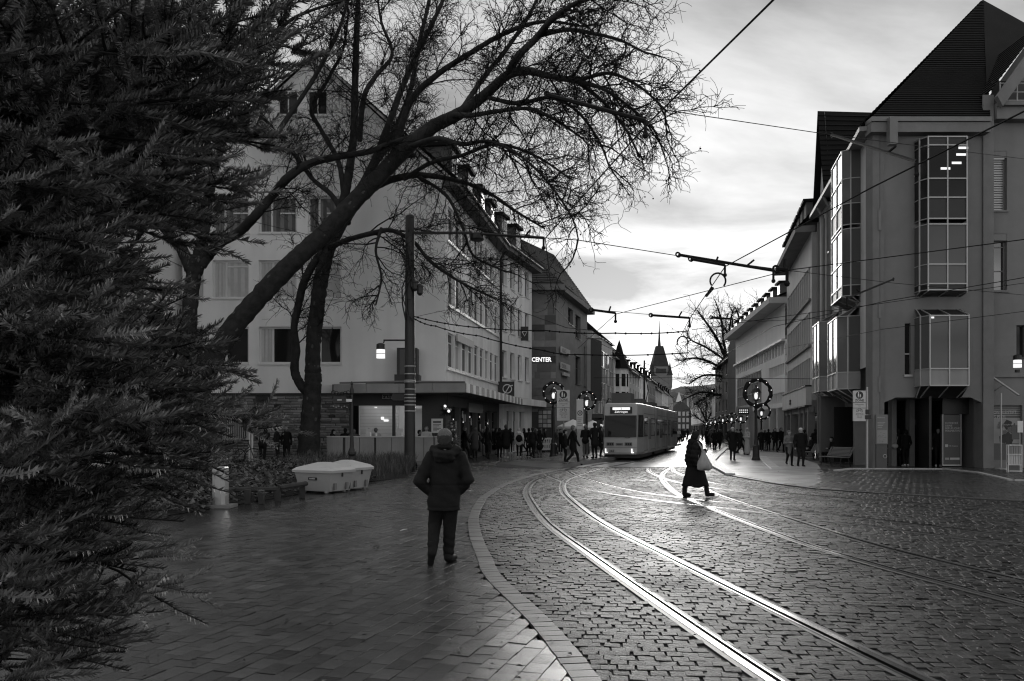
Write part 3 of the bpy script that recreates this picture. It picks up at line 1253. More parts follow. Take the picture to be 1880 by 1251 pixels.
b.poly(Ff.pt(-.6, EZ + .3, .3), ap + Vector((0, -.3, .05)), iA(Fa, Fa.L, rz), Vector((FL.x - .6 + 3, 62, EZ + .3)))
b.poly(Fb.pt(Fb.L + .5, EZ + .4, .8), Fb.pt(Fb.L + .5, EZ + .4, -ridge_in * 2), Fb.pt(Fb.L + .5, rz, -ridge_in * .98))
# back walls so that no light leaks through
b.mat(m_render_dark)
b.poly(FL + Vector((.02, .02, 0)), FL + Vector((3, 24, 0)), FL + Vector((3, 24, EZ + .4)), FL + Vector((.02, .02, EZ + .4)))
b.poly(FL + Vector((3, 24, 0)), B1 + Vector((-.1, 0, 0)), B1 + Vector((-.1, 0, EZ + .4)), FL + Vector((3, 24, EZ + .4)))
b.build('roof', bl)
b = M1(m_render_pale)
b.tube([Ff.pt(-.5, EZ + .35, .16), ap + Vector((0, -.2, .1))], .07, 5)
b.tube([Ff.pt(Ff.L + .4, EZ + .35, .16), ap + Vector((0, -.2, .1))], .07, 5)
b.build('verge', bl)
# dormers
for F, us in ((Fa, (3.0, 7.0, 11.0, 14.4)), (Fb, (2.0, 5.6))):
    for u in us:
        b = M1(m_render_dark)
        F.box(b, u - .75, u + .75, EZ + 1.2, EZ + 3.0, -2.6, -.25)
        b.mat(m_tile)
        F.box(b, u - .95, u + .95, EZ + 3.003, EZ + 3.2, -2.8, -.05)
        d = b.build('dormer', bl)
        b = M1(m_frame)
        F.box(b, u - .55, u + .55, EZ + 1.5, EZ + 2.8, -.247, -.2)
        b.mat(m_glass)
        F.quad(b, u - .47, u - .04, EZ + 1.58, EZ + 2.72, -.196)
        F.quad(b, u + .04, u + .47, EZ + 1.58, EZ + 2.72, -.196)
        b.build('dormer_window', d)
# flat white sign on the long side
b = M1(m_pale_card)
Fa.box(b, 2.0, 6.2, 6.6, 7.0, .1, .2)
sg = b.build('shop_sign_strip', bl)


# --- ground floor of the front: rough stone wall, barred window, vent
uK = Ff.u_of(641)
u_b0 = Ff.u_of(352)
bw = M1(m_joint)
gz = 0.0
hole = (Ff.u_of(412), Ff.u_of(454), ymap(805), ymap(756))
vent = (Ff.u_of(470), Ff.u_of(496), ymap(738), ymap(723))
Ff.wall(bw, 0, uK + .0, gz, ZB, [hole], depth=.3, n=-.12)
bw.mat(m_black)
Ff.quad(bw, 0, uK, ZB - .12, ZB - .003, -.05)
sw = bw.build('stone_base_wall', bl)
cand = []
zc = .1
ri = 0
while zc < ZB - .2:
    hh = random.choice((.11, .13, .15))
    u = -.2 + random.uniform(0, .4)
    while u < uK - .1:
        ln = random.uniform(.28, .62)
        u0, u1 = max(u, 0.02), min(u + ln, uK - .02)
        cu, cz = (u0 + u1) / 2, zc + hh / 2
        if u1 - u0 > .08 and not (hole[0] - .25 < cu < hole[1] + .25 and hole[2] - .12 < cz < hole[3] + .12) and not (vent[0] - .1 < cu < vent[1] + .1 and vent[2] - .1 < cz):
            cand.append((u0, u1, zc, zc + hh))
        u += ln + .012
    zc += hh + .012
random.shuffle(cand)
cand.sort(key=lambda c: -((c[1] - c[0]) > .45))
ind, rest = cand[:290], cand[290:]
bmesh_cache = {}
for u0, u1, z0, z1 in ind:
    key = (round((u1 - u0) * 12), round(z1 - z0, 2), random.randint(0, 2))
    if key not in bmesh_cache:
        w_, h_ = key[0] / 12, key[1]
        pr = .09 + random.uniform(0, .05)
        V, Fq, T = blocks(np.array([w_ / 2]), np.array([h_ / 2]), 0.0, w_, h_, 0, inset=.0, bev=.03, tilt=.0, jit=.0, depth=.12)
        V = V[0]
        V[8:, 2] += rng.uniform(-.012, .02, 4)
        V2 = np.stack([V[:, 0], -V[:, 2], V[:, 1]], 1)
        bmesh_cache[key] = mesh_np('stone_brick', V2, Fq, m_brick, attr=np.full(9, np.clip(rng.normal(0, .3), -.6, .8)))
    link_mesh('stone_brick', bmesh_cache[key], sw, Ff.pt(u0, z0, -.02 + random.uniform(-.012, .012)) - org_of(sw), Ff.rot)
Vs, Fs, Ts = [], [], []
for i, (u0, u1, z0, z1) in enumerate(rest):
    V, Fq, T = blocks(np.array([(u0 + u1) / 2]), np.array([(z0 + z1) / 2]), 0.0, u1 - u0, z1 - z0, rng.uniform(-.02, .012), inset=.0, bev=.03, tilt=0, jit=.0, depth=.12)
    P = V[0]
    Vs.append(np.stack([FL.x + P[:, 0] * Ff.u.x + P[:, 2] * 0, FL.y - P[:, 2] + .02 + P[:, 0] * Ff.u.y, P[:, 1]], 1) - np.array(A0))
    Fs.append(Fq + 12 * i)
    Ts.append(T)
o = link_mesh('stone_courses', mesh_np('stone_courses', np.concatenate(Vs), np.concatenate(Fs), m_brick, attr=np.concatenate(Ts)), sw)
o['kind'] = 'stuff'
b = M1(m_black)
Ff.quad(b, hole[0] - .02, hole[1] + .02, hole[2] - .02, hole[3] + .02, -.4)
b.mat(m_alu)
for u0, u1, z0, z1 in ((hole[0] - .1, hole[0], hole[2] - .1, hole[3] + .1), (hole[1], hole[1] + .1, hole[2] - .1, hole[3] + .1), (hole[0], hole[1], hole[2] - .1, hole[2]), (hole[0], hole[1], hole[3], hole[3] + .1)):
    Ff.box(b, u0, u1, z0, z1, -.3, .06)
gw = b.build('barred_window', bl)
for k in range(12):
    b = M1(m_alu)
    uu = hole[0] + (hole[1] - hole[0]) * (k + .5) / 12
    Ff.box(b, uu - .022, uu + .022, hole[2] + .003, hole[3] - .003, -.05, -.01)
    b.build('bar', gw)
b = M1(m_darkmetal)
for k in range(6):
    z = vent[2] + (vent[3] - vent[2]) * k / 6
    Ff.box(b, vent[0], vent[1], z, z + .04, -.02, .04)
b.build('vent_grille', bl)

# --- cafe front under the canopy
b = M1(m_black)
zc0, zc1 = 0.0, ymap(722) + .5
cafe = Fac(Ff.pt(uK, 0), A0)
Lc = cafe.L
zt = ymap(745)
zh = ymap(803)
cafe.wall(b, 0, Lc, 0, ZB + .3, [(.15, 2.25, zh, zt), (2.4, Lc - 1.25, zh, zt)], depth=.25, n=-.1)
cf = b.build('cafe_front', bl)
b = M1(m_warm)
cafe.quad(b, .1, Lc - 1.2, zh - .2, zt + .1, -2.2)
b.mat(m_render_mid)
for k in range(9):
    z = zh + (zt - zh) * k / 9
    cafe.box(b, .2, 2.3, z + .02, z + (zt - zh) / 9, -2.15, -2.1)
b.poly(cafe.pt(.1, zh - .2, -2.2), cafe.pt(Lc - 1.2, zh - .2, -2.2), cafe.pt(Lc - 1.2, zh - .2, -.35), cafe.pt(.1, zh - .2, -.35))
b.poly(cafe.pt(.1, zt + .3, -2.2), cafe.pt(Lc - 1.2, zt + .3, -2.2), cafe.pt(Lc - 1.2, zt + .3, -.35), cafe.pt(.1, zt + .3, -.35))
b.mat(m_cafe_glow)  # glowing boxes added under the ceiling to brighten the cafe room
for uu in (.7, 1.7, 3.0, 4.0):
    cafe.box(b, uu, uu + .35, zt + .24, zt + .28, -1.5, -1.2)
b.build('cafe_room', cf)
b = M1(m_lampglow)
cafe.box(b, 2.27, 2.36, zh, zt, -.3, -.22)
for uu in (3.2, 4.3, 1.1):
    cafe.box(b, uu, uu + .12, zt - .08, zt - .03, -1.5, -1.38)
b.mat(m_letter_lit)
cafe.box(b, 1.35, 1.5, zh + .95, zh + 1.1, -2.09, -2.05)
cafe.box(b, 1.5, 1.75, zh + .85, zh + .95, -2.09, -2.05)
b.build('cafe_lights', cf)
b = M1(m_frame)
cafe.box(b, Lc - 1.95, Lc - 1.25, zh, zt - .15, -.09, -.04)
b.build('door_frame', cf)

# street sign on the dark fascia
b = M1(m_black)
u0, u1 = cafe.u_of(702), cafe.u_of(742)
z0, z1 = ymap(732.5), ymap(725)
cafe.box(b, u0, u1, z0, z1, .0, .05)
b.mat(m_white)
for q in ((u0, u1, z0, z0 + .02), (u0, u1, z1 - .02, z1), (u0, u0 + .02, z0 + .02, z1 - .02), (u1 - .02, u1, z0 + .02, z1 - .02)):
    cafe.box(b, *q, .053, .06)
stn = b.build('fascia_sign', cf)
add_text('\u2190 z.B. Tennenb. Str.', cafe, u0 + .05, z0 + .055, .14, .062, m_letter, stn, sx=.62)

# dark advertising box on the front, stepping through the canopy
b = M1(m_black)
u0, u1 = Ff.u_of(733), Ff.u_of(769)
Ff.box(b, u0, u1, ymap(692), ymap(642), .003, .9)
b.build('advertising_box', bl)
b = M1(m_black)
Ff.box(b, u0 - .1, u1 + .12, ymap(707), ymap(690.3), .003, 1.1)
b.build('box_base', bl)
b = M1(m_black)
Ff.box(b, u0 - .05, u1 + .1, ymap(738), ymap(714), 2.05, 2.3)
b.build('canopy_board', bl)
b = M1(m_poster)
Ff.box(b, u0 + .15, u1 - .1, ymap(690), ymap(645), .903, .93)
b.build('box_face', bl)

# the canopy
Zc1, Zc0 = 3.98, 3.56
cF = [W(613, 712, 41.0), W(857, 712, 40.0)]
K0 = Vector((W(613, 0, 41).x, 41, 0))
K1 = Vector((W(855, 0, 40).x, 40.2, 0))
K2 = Vector((W(958, 0, 61).x, 61, 0))
b = M1(m_gutter)
back0, back1, back2 = Ff.pt(uK - .9, 0, -.01), A0.copy(), Fa.pt(Fa.L, 0)
up = lambda p, z: Vector((p.x, p.y, z))
b.poly(up(K0, Zc1), up(K1, Zc1), up(back1, Zc1 + .12), up(back0, Zc1 + .12))
b.poly(up(K1, Zc1), up(K2, Zc1), up(back2, Zc1 + .12), up(back1, Zc1 + .12))
b.mat(m_concrete)
b.poly(up(K0, Zc0), up(back0, Zc0), up(back1, Zc0), up(K1, Zc0))
b.poly(up(K1, Zc0), up(back1, Zc0), up(back2, Zc0), up(K2, Zc0))
b.poly(up(back0, Zc0), up(K0, Zc0), up(K0, Zc1), up(back0, Zc1 + .12))
b.poly(up(K2, Zc0), up(back2, Zc0), up(back2, Zc1 + .12), up(K2, Zc1))
cn = b.build('canopy', bl)
c1, c2 = Fac(K0, K1), Fac(K1, K2)
npan = 4
for k in range(npan):
    b = M1(m_panel)
    c1.box(b, c1.L * k / npan + .01, c1.L * (k + 1) / npan - .01, Zc0 - .01, Zc1 + .02, .003, .05)
    b.build('fascia_panel', cn)
for k in range(26):
    b = M1(m_panel if k % 2 else m_render_side)
    c2.box(b, c2.L * k / 26 + .03, c2.L * (k + 1) / 26 - .05, Zc0 - .01, Zc1 + .02, .003, .06)
    b.build('fascia_panel', cn)
# upturned sheet rolls lying on the canopy
b = M1(m_gutter)
c1.box(b, 1.2, c1.L - .3, Zc1 + .03, Zc1 + .16, -1.6, -1.45)
b.tube([c1.pt(.2, Zc1 + .1, -.3), c1.pt(c1.L * .5, Zc1 + .16, -.5), c1.pt(c1.L - .1, Zc1 + .1, -.3)], .05, 5)
b.build('canopy_edge_roll', cn)
for k in range(7):
    b = M1(m_lampglow if False else m_darkmetal)
    p = up(K1.lerp(K2, .1 + k * .12), Zc0 - .03) + Vector((-.7, .1, 0))
    b.lathe(p, [(.11, 0), (.11, .03)], 10)
    b.build('downlight', cn)
# second pale canopy
K3, K4 = Vector((W(925, 0, 57).x, 57.3, 0)), Vector((W(1004, 0, 69).x, 69, 0))
b = M1(m_concrete)
z0, z1 = CAMH + (HZ - 748) / FOC * 69, CAMH + (HZ - 737) / FOC * 69
b.poly(up(K3, z1), up(K4, z1), up(B1, z1 + .1), up(Fa.pt(Fa.L - 1.6, 0), z1 + .1))
b.poly(up(K3, z0), up(Fa.pt(Fa.L - 1.6, 0), z0), up(B1, z0), up(K4, z0))
b.poly(up(K4, z0), up(B1, z0), up(B1, z1 + .1), up(K4, z1))
b.mat(m_render_side)
b.box3(up(K3, z0), K4 - K3, Vector((-.1, .03, 0)), (0, 0, z1 - z0))
cc = b.build('canopy', bl)
k34 = Fac(K3, K4)


# round shop sign at the building joint
b = M1(m_black)
p = W(930, 717, 58)
b.box(p.x - .6, p.x + .55, p.y - .1, p.y, p.z - .62, p.z + .62)
rs = b.build('projecting_sign', bl)
b = M1(m_letter)
b.torus(p + Vector((.05, -.12, .1)), .3, .04, Vector((1, 0, 0)), Vector((0, 0, 1)), 18, 5)
b.tube([p + Vector((-.45, -.12, -.35)), p + Vector((-.1, -.12, -.2)), p + Vector((.2, -.12, .3)), p + Vector((.45, -.12, .35))], .04, 5)
b.build('sign_emblem', rs)
b = M1(m_black)
p = W(963, 613, 64)
b.box(p.x - .3, p.x + .3, p.y - .08, p.y, p.z - .55, p.z + .55)
rs = b.build('projecting_sign', bl)
b = M1(m_letter)
b.tube([p + Vector((-.2, -.1, .15)), p + Vector((0, -.1, -.2)), p + Vector((.2, -.1, .15)), p + Vector((-.2, -.1, .15))], .035, 5)
b.build('sign_emblem', rs)

# ground floor shops along the side
b = M1(m_render_dark)
sh = []
for k in range(6):
    u0 = 1.2 + k * 2.35
    sh.append((u0, u0 + 2.05, .25 if k % 2 else 0.05, 2.95))
Fa.wall(b, 0, Fa.L, 0, 3.6, sh, depth=.25)
shf = b.build('shop_front', bl)
for k, h in enumerate(sh):
    window(bl, Fa, h[0], h[2], h[1] - h[0], h[3] - h[2], mull=(.5,), trans=(.75,), depth=.25, frame=m_darkmetal, fw=.07, sill=False, name='shop_window')
b = M1(m_pale_card)
for k in range(14):
    u = 1.5 + rng.uniform(0, 13)
    z = rng.uniform(1.0, 2.4)
    Fa.box(b, u, u + .3, z, z + .42, -.18, -.16)
b.mat(m_lampglow)
for k in range(10):
    u = 1.5 + rng.uniform(0, 13)
    z = rng.uniform(1.2, 2.7)
    Fa.box(b, u, u + .1, z, z + .1, -.185, -.165)
b.build('window_posters', shf)
b = M1(m_poster)
Fa.box(b, 5.2, 9.4, 2.75, 3.3, .003, .12)
b.build('shop_fascia', bl)
b = M1(m_render_side)
sh2 = [(.25, 1.0, 0.0, 2.5), (1.8, 3.2, .05, 3.1), (3.5, 4.9, .05, 3.1), (5.2, 6.6, .05, 3.1)]
Fb.wall(b, 0, Fb.L, 0, 3.6, sh2, depth=.35)
b.build('street_wall_base', bl)
b = M1(m_render_dark)
for h in sh2:
    Fb.quad(b, h[0], h[1], h[2], h[3], -.33)
b.mat(m_panel)
for h in sh2[1:]:
    Fb.box(b, h[0] + .05, h[1] - .05, h[3] - .75, h[3] - .05, -.32, -.26)
b.build('roller_shutter', bl)

# cafe counter with its panels
ck = Fac(Vector((W(600, 0, 40).x, 40, 0)), Vector((W(816, 0, 40).x, 40, 0)))
ct = empty('cafe_counter', ck.pt(0, 0), 'long pale counter of vertical panels in front of the cafe window', 'counter')
zt, zb = CAMH + (HZ - 801) / FOC * 40, CAMH + (HZ - 847) / FOC * 40
b = M1(m_pale_card)
ck.box(b, 0, ck.L, zt - .06, zt, -.5, .06)
b.build('counter_top', ct)
b = M1(m_concrete)
ck.box(b, .02, ck.L, 0, zb, -.45, .0)
b.build('plinth', ct)
for xa, xb in ((600, 629), (634, 659.5), (660.5, 686.5), (690.5, 718), (719, 745), (746, 759), (760, 777.5), (778.5, 797), (798, 815)):
    b = M1(m_panel)
    u0, u1 = ck.u_of(xa), ck.u_of(xb)
    ck.box(b, u0, u1, zb + .01, zt - .07, -.06, .0)
    for q in range(int((u1 - u0) / .09)):
        ck.box(b, u0 + .04 + q * .09, u0 + .07 + q * .09, zb + .05, zt - .12, .002, .012)
    b.build('counter_panel', ct)
b = M1(m_black)
ck.box(b, .02, ck.L - .02, zb + .003, zt - .07, -.4, -.07)
b.build('counter_core', ct)
# things on the counter
for i, (x, hpx, wd) in enumerate(((676, 14, 10), (679, 7, 4), (733, 13, 11), (690, 5, 4), (737, 6, 4))):
    p = ck.pt(ck.u_of(x), zt, -.15)
    h, w_ = hpx * 40 / FOC, wd * 40 / FOC
    b = M1(m_pale_card if wd > 5 else m_white)
    if wd > 5:
        b.box3(p + Vector((-w_ / 2, 0, .003)), (w_, 0, 0), (0, .08, 0), (0, .03, h))
        tag(b.build('menu_card', None, p), 'upright card on the counter, %s' % ('left of the dark haired guest' if i == 0 else 'just left of the big pole'), 'menu card')
    else:
        b.lathe(p + Vector((0, 0, .003)), [(w_ * .4, 0), (w_ * .5, h)], 8)
        tag(b.build('paper_cup', None, p), ['', 'paper cup beside the left menu card', '', 'low cup in the gap between the two cards', 'paper cup touching the right menu card'][i], 'cup')

# menu board standing at the cafe corner
mb = Fac(Vector((W(792, 0, 39.5).x, 39.5, 0)), Vector((W(813, 0, 39.5).x, 39.5, 0)))
b = M1(m_pale_card)
z0, z1 = CAMH + (HZ - 795) / FOC * 39.5, CAMH + (HZ - 769) / FOC * 39.5
mb.box(b, 0, mb.L, z0, z1, -.05, 0)
b.mat(m_darkmetal)
mb.box(b, .1, .14, 0, z0, -.05, -.01)
mb.box(b, mb.L - .14, mb.L - .1, 0, z0, -.05, -.01)
mo = tag(b.build('menu_board', None, mb.pt(0, 0)), 'pale printed menu board on legs right behind the walking man', 'menu board')
b = M1(m_darkmetal)
mb.box(b, .08, mb.L - .08, z1 - .2, z1 - .12, .003, .006)
for k in range(6):
    mb.box(b, .08, mb.L - .08 - .1 * (k % 3), z1 - .3 - k * .06, z1 - .275 - k * .06, .003, .006)
b.build('print', mo)

# ------------------------------------------------------------------ left wing behind the fir
LW0 = Vector((W(0, 0, 27).x, 27, 0))
LW1 = Vector((W(343, 0, 44.5).x, 44.5, 0))
lw = empty('wing_building', LW0, 'pale building with a dark sloping roof half hidden behind the fir on the far left', 'building')
Fw = Fac(Vector((LW0.x - 1.0, 18, 0)), LW1)
zw = 15.6
hw = []
for r in range(4):
    for k in range(7):
        hw.append((1.5 + k * 3.7, 3.3 + k * 3.7, 4.6 + r * 3.2, 6.6 + r * 3.2))
hw = [h for h in hw if h[3] < zw - .4 and h[1] < Fw.L - 3]
b = M1(m_render_white)
Fw.wall(b, 0, Fw.L, 0, zw, hw)
b.build('wall', lw)
for h in hw:
    window(lw, Fw, h[0], h[2], h[1] - h[0], h[3] - h[2], curtain=(0,))
for k in range(14):
    b = M1(m_concrete)
    z = 1.0 + k * 1.05
    Fw.box(b, Fw.L - 2.6, Fw.L - .05, z, z + .03, .003, .02)
    b.build('facing_joint', lw)
b = M1(m_tile)
roof_courses(b, Fw.pt(-1, zw, .9), Fw.pt(Fw.L + .3, zw, .9), Fw.pt(Fw.L + .3, zw + 7, -7), Fw.pt(-1, zw + 7, -7), 22)
b.mat(m_render_dark)
Fw.quad(b, -1, Fw.L + .3, zw - .3, zw, .88)
b.poly(Fw.pt(-1, zw - .3, .9), Fw.pt(Fw.L + .3, zw - .3, .9), Fw.pt(Fw.L + .3, zw - .3, 0), Fw.pt(-1, zw - .3, 0))
b.poly(Fw.pt(Fw.L, 0, -.02), Fw.pt(Fw.L, 0, -14), Fw.pt(Fw.L, zw + 6.7, -7), Fw.pt(Fw.L, zw, 0))
b.build('roof', lw)
b = M1(m_darkmetal)
for k in range(3):
    b.tube([Fw.pt(0, zw + .9 + .35 * k, .1), Fw.pt(Fw.L, zw + .9 + .35 * k, .1)], .03, 4)
b.build('snow_guard', lw)


# ------------------------------------------------------------------ generic plain house of the rows
def plain_body(b, pts, z1, z0=0.0):
    for i in range(len(pts)):
        a, c = pts[i], pts[(i + 1) % len(pts)]
        b.poly((a[0], a[1], z0), (c[0], c[1], z0), (c[0], c[1], z1), (a[0], a[1], z1))


def row_house(name, P0, P1, zE, zR, label, wallm, depth=11, floors=3, ncol=4, ww=1.1, wh=1.6, z_first=4.4, dz=3.0, roofm=m_tile, ground=m_render_dark, ov=.5, dorm=0, cat='building', group=None, shop=True, win_glass=m_glass, ends=True, gh=3.5):
    F = Fac(P0, P1)
    h = empty(name, F.pt(0, 0), label, cat, group)
    holes = []
    for r in range(floors):
        for k in range(ncol):
            cu = F.L * (k + .5) / ncol
            z0 = z_first + r * dz
            if z0 + wh < zE - .1:
                holes.append((cu - ww / 2, cu + ww / 2, z0, z0 + wh))
    b = M1(wallm)
    F.wall(b, 0, F.L, gh, zE, holes, depth=.12)
    for e in (0, F.L):
        b.poly(F.pt(e, 0), F.pt(e, 0, -depth), F.pt(e, zE, -depth), F.pt(e, zR, -depth / 2), F.pt(e, zE))
    F.quad(b, 0, F.L, 0, zE, -depth)
    b.build('wall', h)
    b = M1(ground)
    sh = [(F.L * (k + .12) / max(1, ncol - 1), F.L * (k + .88) / max(1, ncol - 1), .3, gh - .6) for k in range(max(1, ncol - 1))] if shop else []
    F.wall(b, 0, F.L, 0, gh - .004, sh, depth=.3)
    b.mat(m_glass)
    for s in sh:
        F.quad(b, s[0], s[1], s[2], s[3], -.28)
    b.build('shop_front', h)
    for o in holes:
        window(h, F, o[0], o[2], o[1] - o[0], o[3] - o[2], mull=(.5,), fw=.07, depth=.12, glass=win_glass)
    b = M1(roofm)
    roof_courses(b, F.pt(-.1, zE - .1, ov), F.pt(F.L + .1, zE - .1, ov), F.pt(F.L + .1, zR, -depth / 2), F.pt(-.1, zR, -depth / 2), 14, .06)
    b.poly(F.pt(-.1, zE - .1, -depth - ov), F.pt(-.1, zR, -depth / 2), F.pt(F.L + .1, zR, -depth / 2), F.pt(F.L + .1, zE - .1, -depth - ov))
    b.mat(m_gutter)
    F.box(b, -.1, F.L + .1, zE - .25, zE - .1, 0.003, ov)
    b.build('roof', h)
    for k in range(dorm):
        u = F.L * (k + .5) / dorm
        fr = .22
        zb = zE + (zR - zE) * .1
        n_f = -depth / 2 * .16
        b = M1(roofm)
        F.box(b, u - .65, u + .65, zb, zb + 1.5, n_f - 1.8, n_f)
        F.box(b, u - .8, u + .8, zb + 1.503, zb + 1.65, n_f - 2.2, n_f + .2)
        d = b.build('dormer', h)
        b = M1(m_frame)
        F.box(b, u - .45, u + .45, zb + .25, zb + 1.35, n_f + .003, n_f + .04)
        b.mat(m_glass)
        F.quad(b, u - .36, u + .36, zb + .33, zb + 1.27, n_f + .044)
        b.build('dormer_window', d)
    return h, F


# ------------------------------------------------------------------ stone clad building with the CENTER sign
Q0 = Vector((W(960, 0, 69).x - 3, 69, 0))
Q1 = Vector((W(1021, 0, 69).x, 69, 0))
Q2 = Vector((W(1078, 0, 83).x, 83, 0))
zE2 = 13.4
ce = empty('stone_clad_building', Q1, 'sandstone clad building with the bright CENTER letters', 'building')
F1, F2 = Fac(Q0, Q1), Fac(Q1, Q2)
b = M1(m_stone)
F1.quad(b, 0, F1.L, 0, zE2)
F1.quad(b, 0, F1.L, 0, zE2, -14)
hs = []
for px0, px1, ya, yb in ((1043, 1052, 567, 596), (1056.5, 1066, 580, 622), (1056.5, 1066, 655, 706)):
    u0, u1 = F2.u_of(px0), F2.u_of(px1)
    hs.append((u0, u1, F2.z_of((px0 + px1) / 2, (yb)), F2.z_of((px0 + px1) / 2, ya)))
hs.append((F2.u_of(1072), F2.u_of(1075), 6, 10))
F2.wall(b, 0, F2.L, 0, zE2, hs, depth=.3)
b.build('wall', ce)
for h in hs:
    window(ce, F2, h[0], h[2], h[1] - h[0], h[3] - h[2], mull=(.5,), trans=(.6,), frame=m_darkmetal, depth=.3)
zz0 = 4.6
pan_cache = {}
for r in range(13):
    hh = [.62, .8, .55, .7][r % 4]
    u = F1.L - .02
    while u > 1.2:
        ln = rng.choice([.45, .7, .95, 1.2])
        u0 = max(u - ln, .5)
        if zz0 + hh < zE2 - .3:
            key = (round(u - u0, 2), hh, int(rng.integers(0, 3)))
            if key not in pan_cache:
                q = M1(m_stone)
                q.box(.006, key[0] - .006, -.05, 0, .006, hh - .006)
                me = q.mesh('stone_panel')
                a = me.attributes.new('tone', 'FLOAT', 'FACE')
                a.data.foreach_set('value', np.full(6, float(np.clip(rng.normal(0, .3), -.55, .6)), dtype=np.float32))
                pan_cache[key] = me
            link_mesh('stone_panel', pan_cache[key], ce, F1.pt(u0, zz0, .003 + rng.uniform(0, .02)) - org_of(ce), F1.rot)
        u = u0
    zz0 += hh
b = M1(m_concrete)
F1.box(b, -1, F1.L + .7, zE2, zE2 + .45, -.3, .7)
F2.box(b, 0.01, F2.L + .5, zE2 + .003, zE2 + .44, -.3, .7)
F1.box(b, 0, F1.L + .02, 3.6, 4.5, .003, .12)
b.build('cornice', ce)
b = M1(m_tile_mid)
rp = Vector((-1.5, 76, 20.5))
rq = Vector((4.2, 83, 19.5))
roof_courses(b, F1.pt(-8, zE2 + .4, .6), F1.pt(F1.L + .6, zE2 + .4, .6), rp, rp + Vector((-9, 0, 0)), 26, .06)
roof_courses(b, F1.pt(F1.L + .6, zE2 + .4, .6), F2.pt(F2.L + .5, zE2 + .4, .6), rq, rp, 26, .06)
b.poly(F2.pt(F2.L + .5, zE2 + .4, .6), F2.pt(F2.L + .5, zE2 + .4, -14), rq)
b.build('roof', ce)
ct_ = add_text('CENTER', F1, F1.u_of(976), CAMH + (HZ - 664.5) / FOC * 69, .52, .12, m_letter_lit, ce, 'sign_lettering', extrude=.04, sx=.86, bold=.012)
b = M1(m_black)
F1.box(b, F1.u_of(972), F1.L - .05, CAMH + (HZ - 666) / FOC * 69, CAMH + (HZ - 654) / FOC * 69, .05, .09)
b.build('sign_backing', ce)
b = M1(m_pale_card)
for ya, yb in ((640, 651), (668, 680)):
    zz_ = F2.z_of(1035, yb), F2.z_of(1035, ya)
    F2.box(b, F2.u_of(1026), F2.u_of(1043), zz_[0], zz_[1], .1, .2)
F2.box(b, F2.u_of(1030), F2.u_of(1041), F2.z_of(1035, 691), F2.z_of(1035, 685), .1, .25)
wl_ = b.build('wall_signs', ce)
add_text('KINO', F2, F2.u_of(1028), F2.z_of(1035, 649.5), .5, .21, m_darkmetal, wl_, sx=1.3)
add_text('CENTER', F2, F2.u_of(1027), F2.z_of(1035, 678), .5, .21, m_darkmetal, wl_, sx=1.0)
b = M1(m_darkmetal)
b.box(Q1.x - 1.55, Q1.x - .35, 68.9, 68.96, CAMH + (HZ - 786) / FOC * 69, CAMH + (HZ - 752) / FOC * 69)
pb_ = b.build('poster_case', ce)
for r in range(4):
    for k in range(3):
        b = M1(m_pale_card if (r + k) % 3 else m_panel)
        b.box(Q1.x - 1.48 + k * .37, Q1.x - 1.17 + k * .37, 68.87, 68.897, CAMH + 1.55 - r * .37 - .3, CAMH + 1.55 - r * .37)
        b.build('poster', pb_)
for k in range(3):
    b = M1(m_darkmetal)
    F1.box(b, F1.L - 3.4 + k * 1.1, F1.L - 2.4 + k * 1.1, 0, 3.2, .003, .02)
    b.build('door', ce)
# flags beside the glass front
for k in range(2):
    b = M1(m_poster)
    u = F2.L - .8 + k * .7
    b.poly(F2.pt(u, 4.6, .5), F2.pt(u, 4.6, 1.5), F2.pt(u, 10.6, 1.5), F2.pt(u, 10.9, .5))
    b.poly(F2.pt(u + .03, 4.6, .5), F2.pt(u + .03, 10.9, .5), F2.pt(u + .03, 10.6, 1.5), F2.pt(u + .03, 4.6, 1.5))
    b.mat(m_darkmetal)
    b.tube([F2.pt(u, 10.9, 0), F2.pt(u, 10.8, 1.6)], .03, 5)
    b.build('hanging_banner', ce)

# ------------------------------------------------------------------ glass fronted building
def lx(Y):
    return 1.0 * (W(1310 - 18760 / Y, 0, Y).x)


def row_pt(Y, dx=0):
    return Vector((lx(Y) + dx, Y, 0))


R0, R1, R2 = row_pt(84), row_pt(101), row_pt(121)
gl = empty('glass_front_building', R0, 'building with a tall reflecting glass front between the stone building and the turret', 'building')
Fg = Fac(R0, R1)
ztop = 10.4
nc, nr = 9, 4
for i in range(nc):
    for j in range(nr):
        b = M1(m_glass_sky if (i * 5 + j * 3) % 4 else m_slab)
        u0, u1 = Fg.L * i / nc + .05, Fg.L * (i + 1) / nc - .05
        z0, z1 = 3.4 + (ztop - 3.4) * j / nr + .05, 3.4 + (ztop - 3.4) * (j + 1) / nr - .05
        tl = rng.uniform(-.05, .05)
        b.poly(Fg.pt(u0, z0, .06), Fg.pt(u1, z0, .06 + tl), Fg.pt(u1, z1, .06 + tl), Fg.pt(u0, z1, .06))
        b.build('glass_panel', gl)
b = M1(m_alu)
for i in range(nc + 1):
    Fg.box(b, Fg.L * i / nc - .05, Fg.L * i / nc + .05, 3.3, ztop, .0, .16)
for j in range(nr + 1):
    z = 3.4 + (ztop - 3.4) * j / nr
    Fg.box(b, 0.06, Fg.L, z - .05, z + .05, .002, .13)
b.build('mullion_grid', gl)
b = M1(m_render_mid)
plain_body(b, [R0, R1, R1 + Vector((-12, 4, 0)), R0 + Vector((-12, 4, 0))], ztop + 1.5)
b.mat(m_render_dark)
Fg.box(b, .0, Fg.L, 2.9, 3.3, .02, 1.6)
b.build('wall', gl)
b = M1(m_tile)
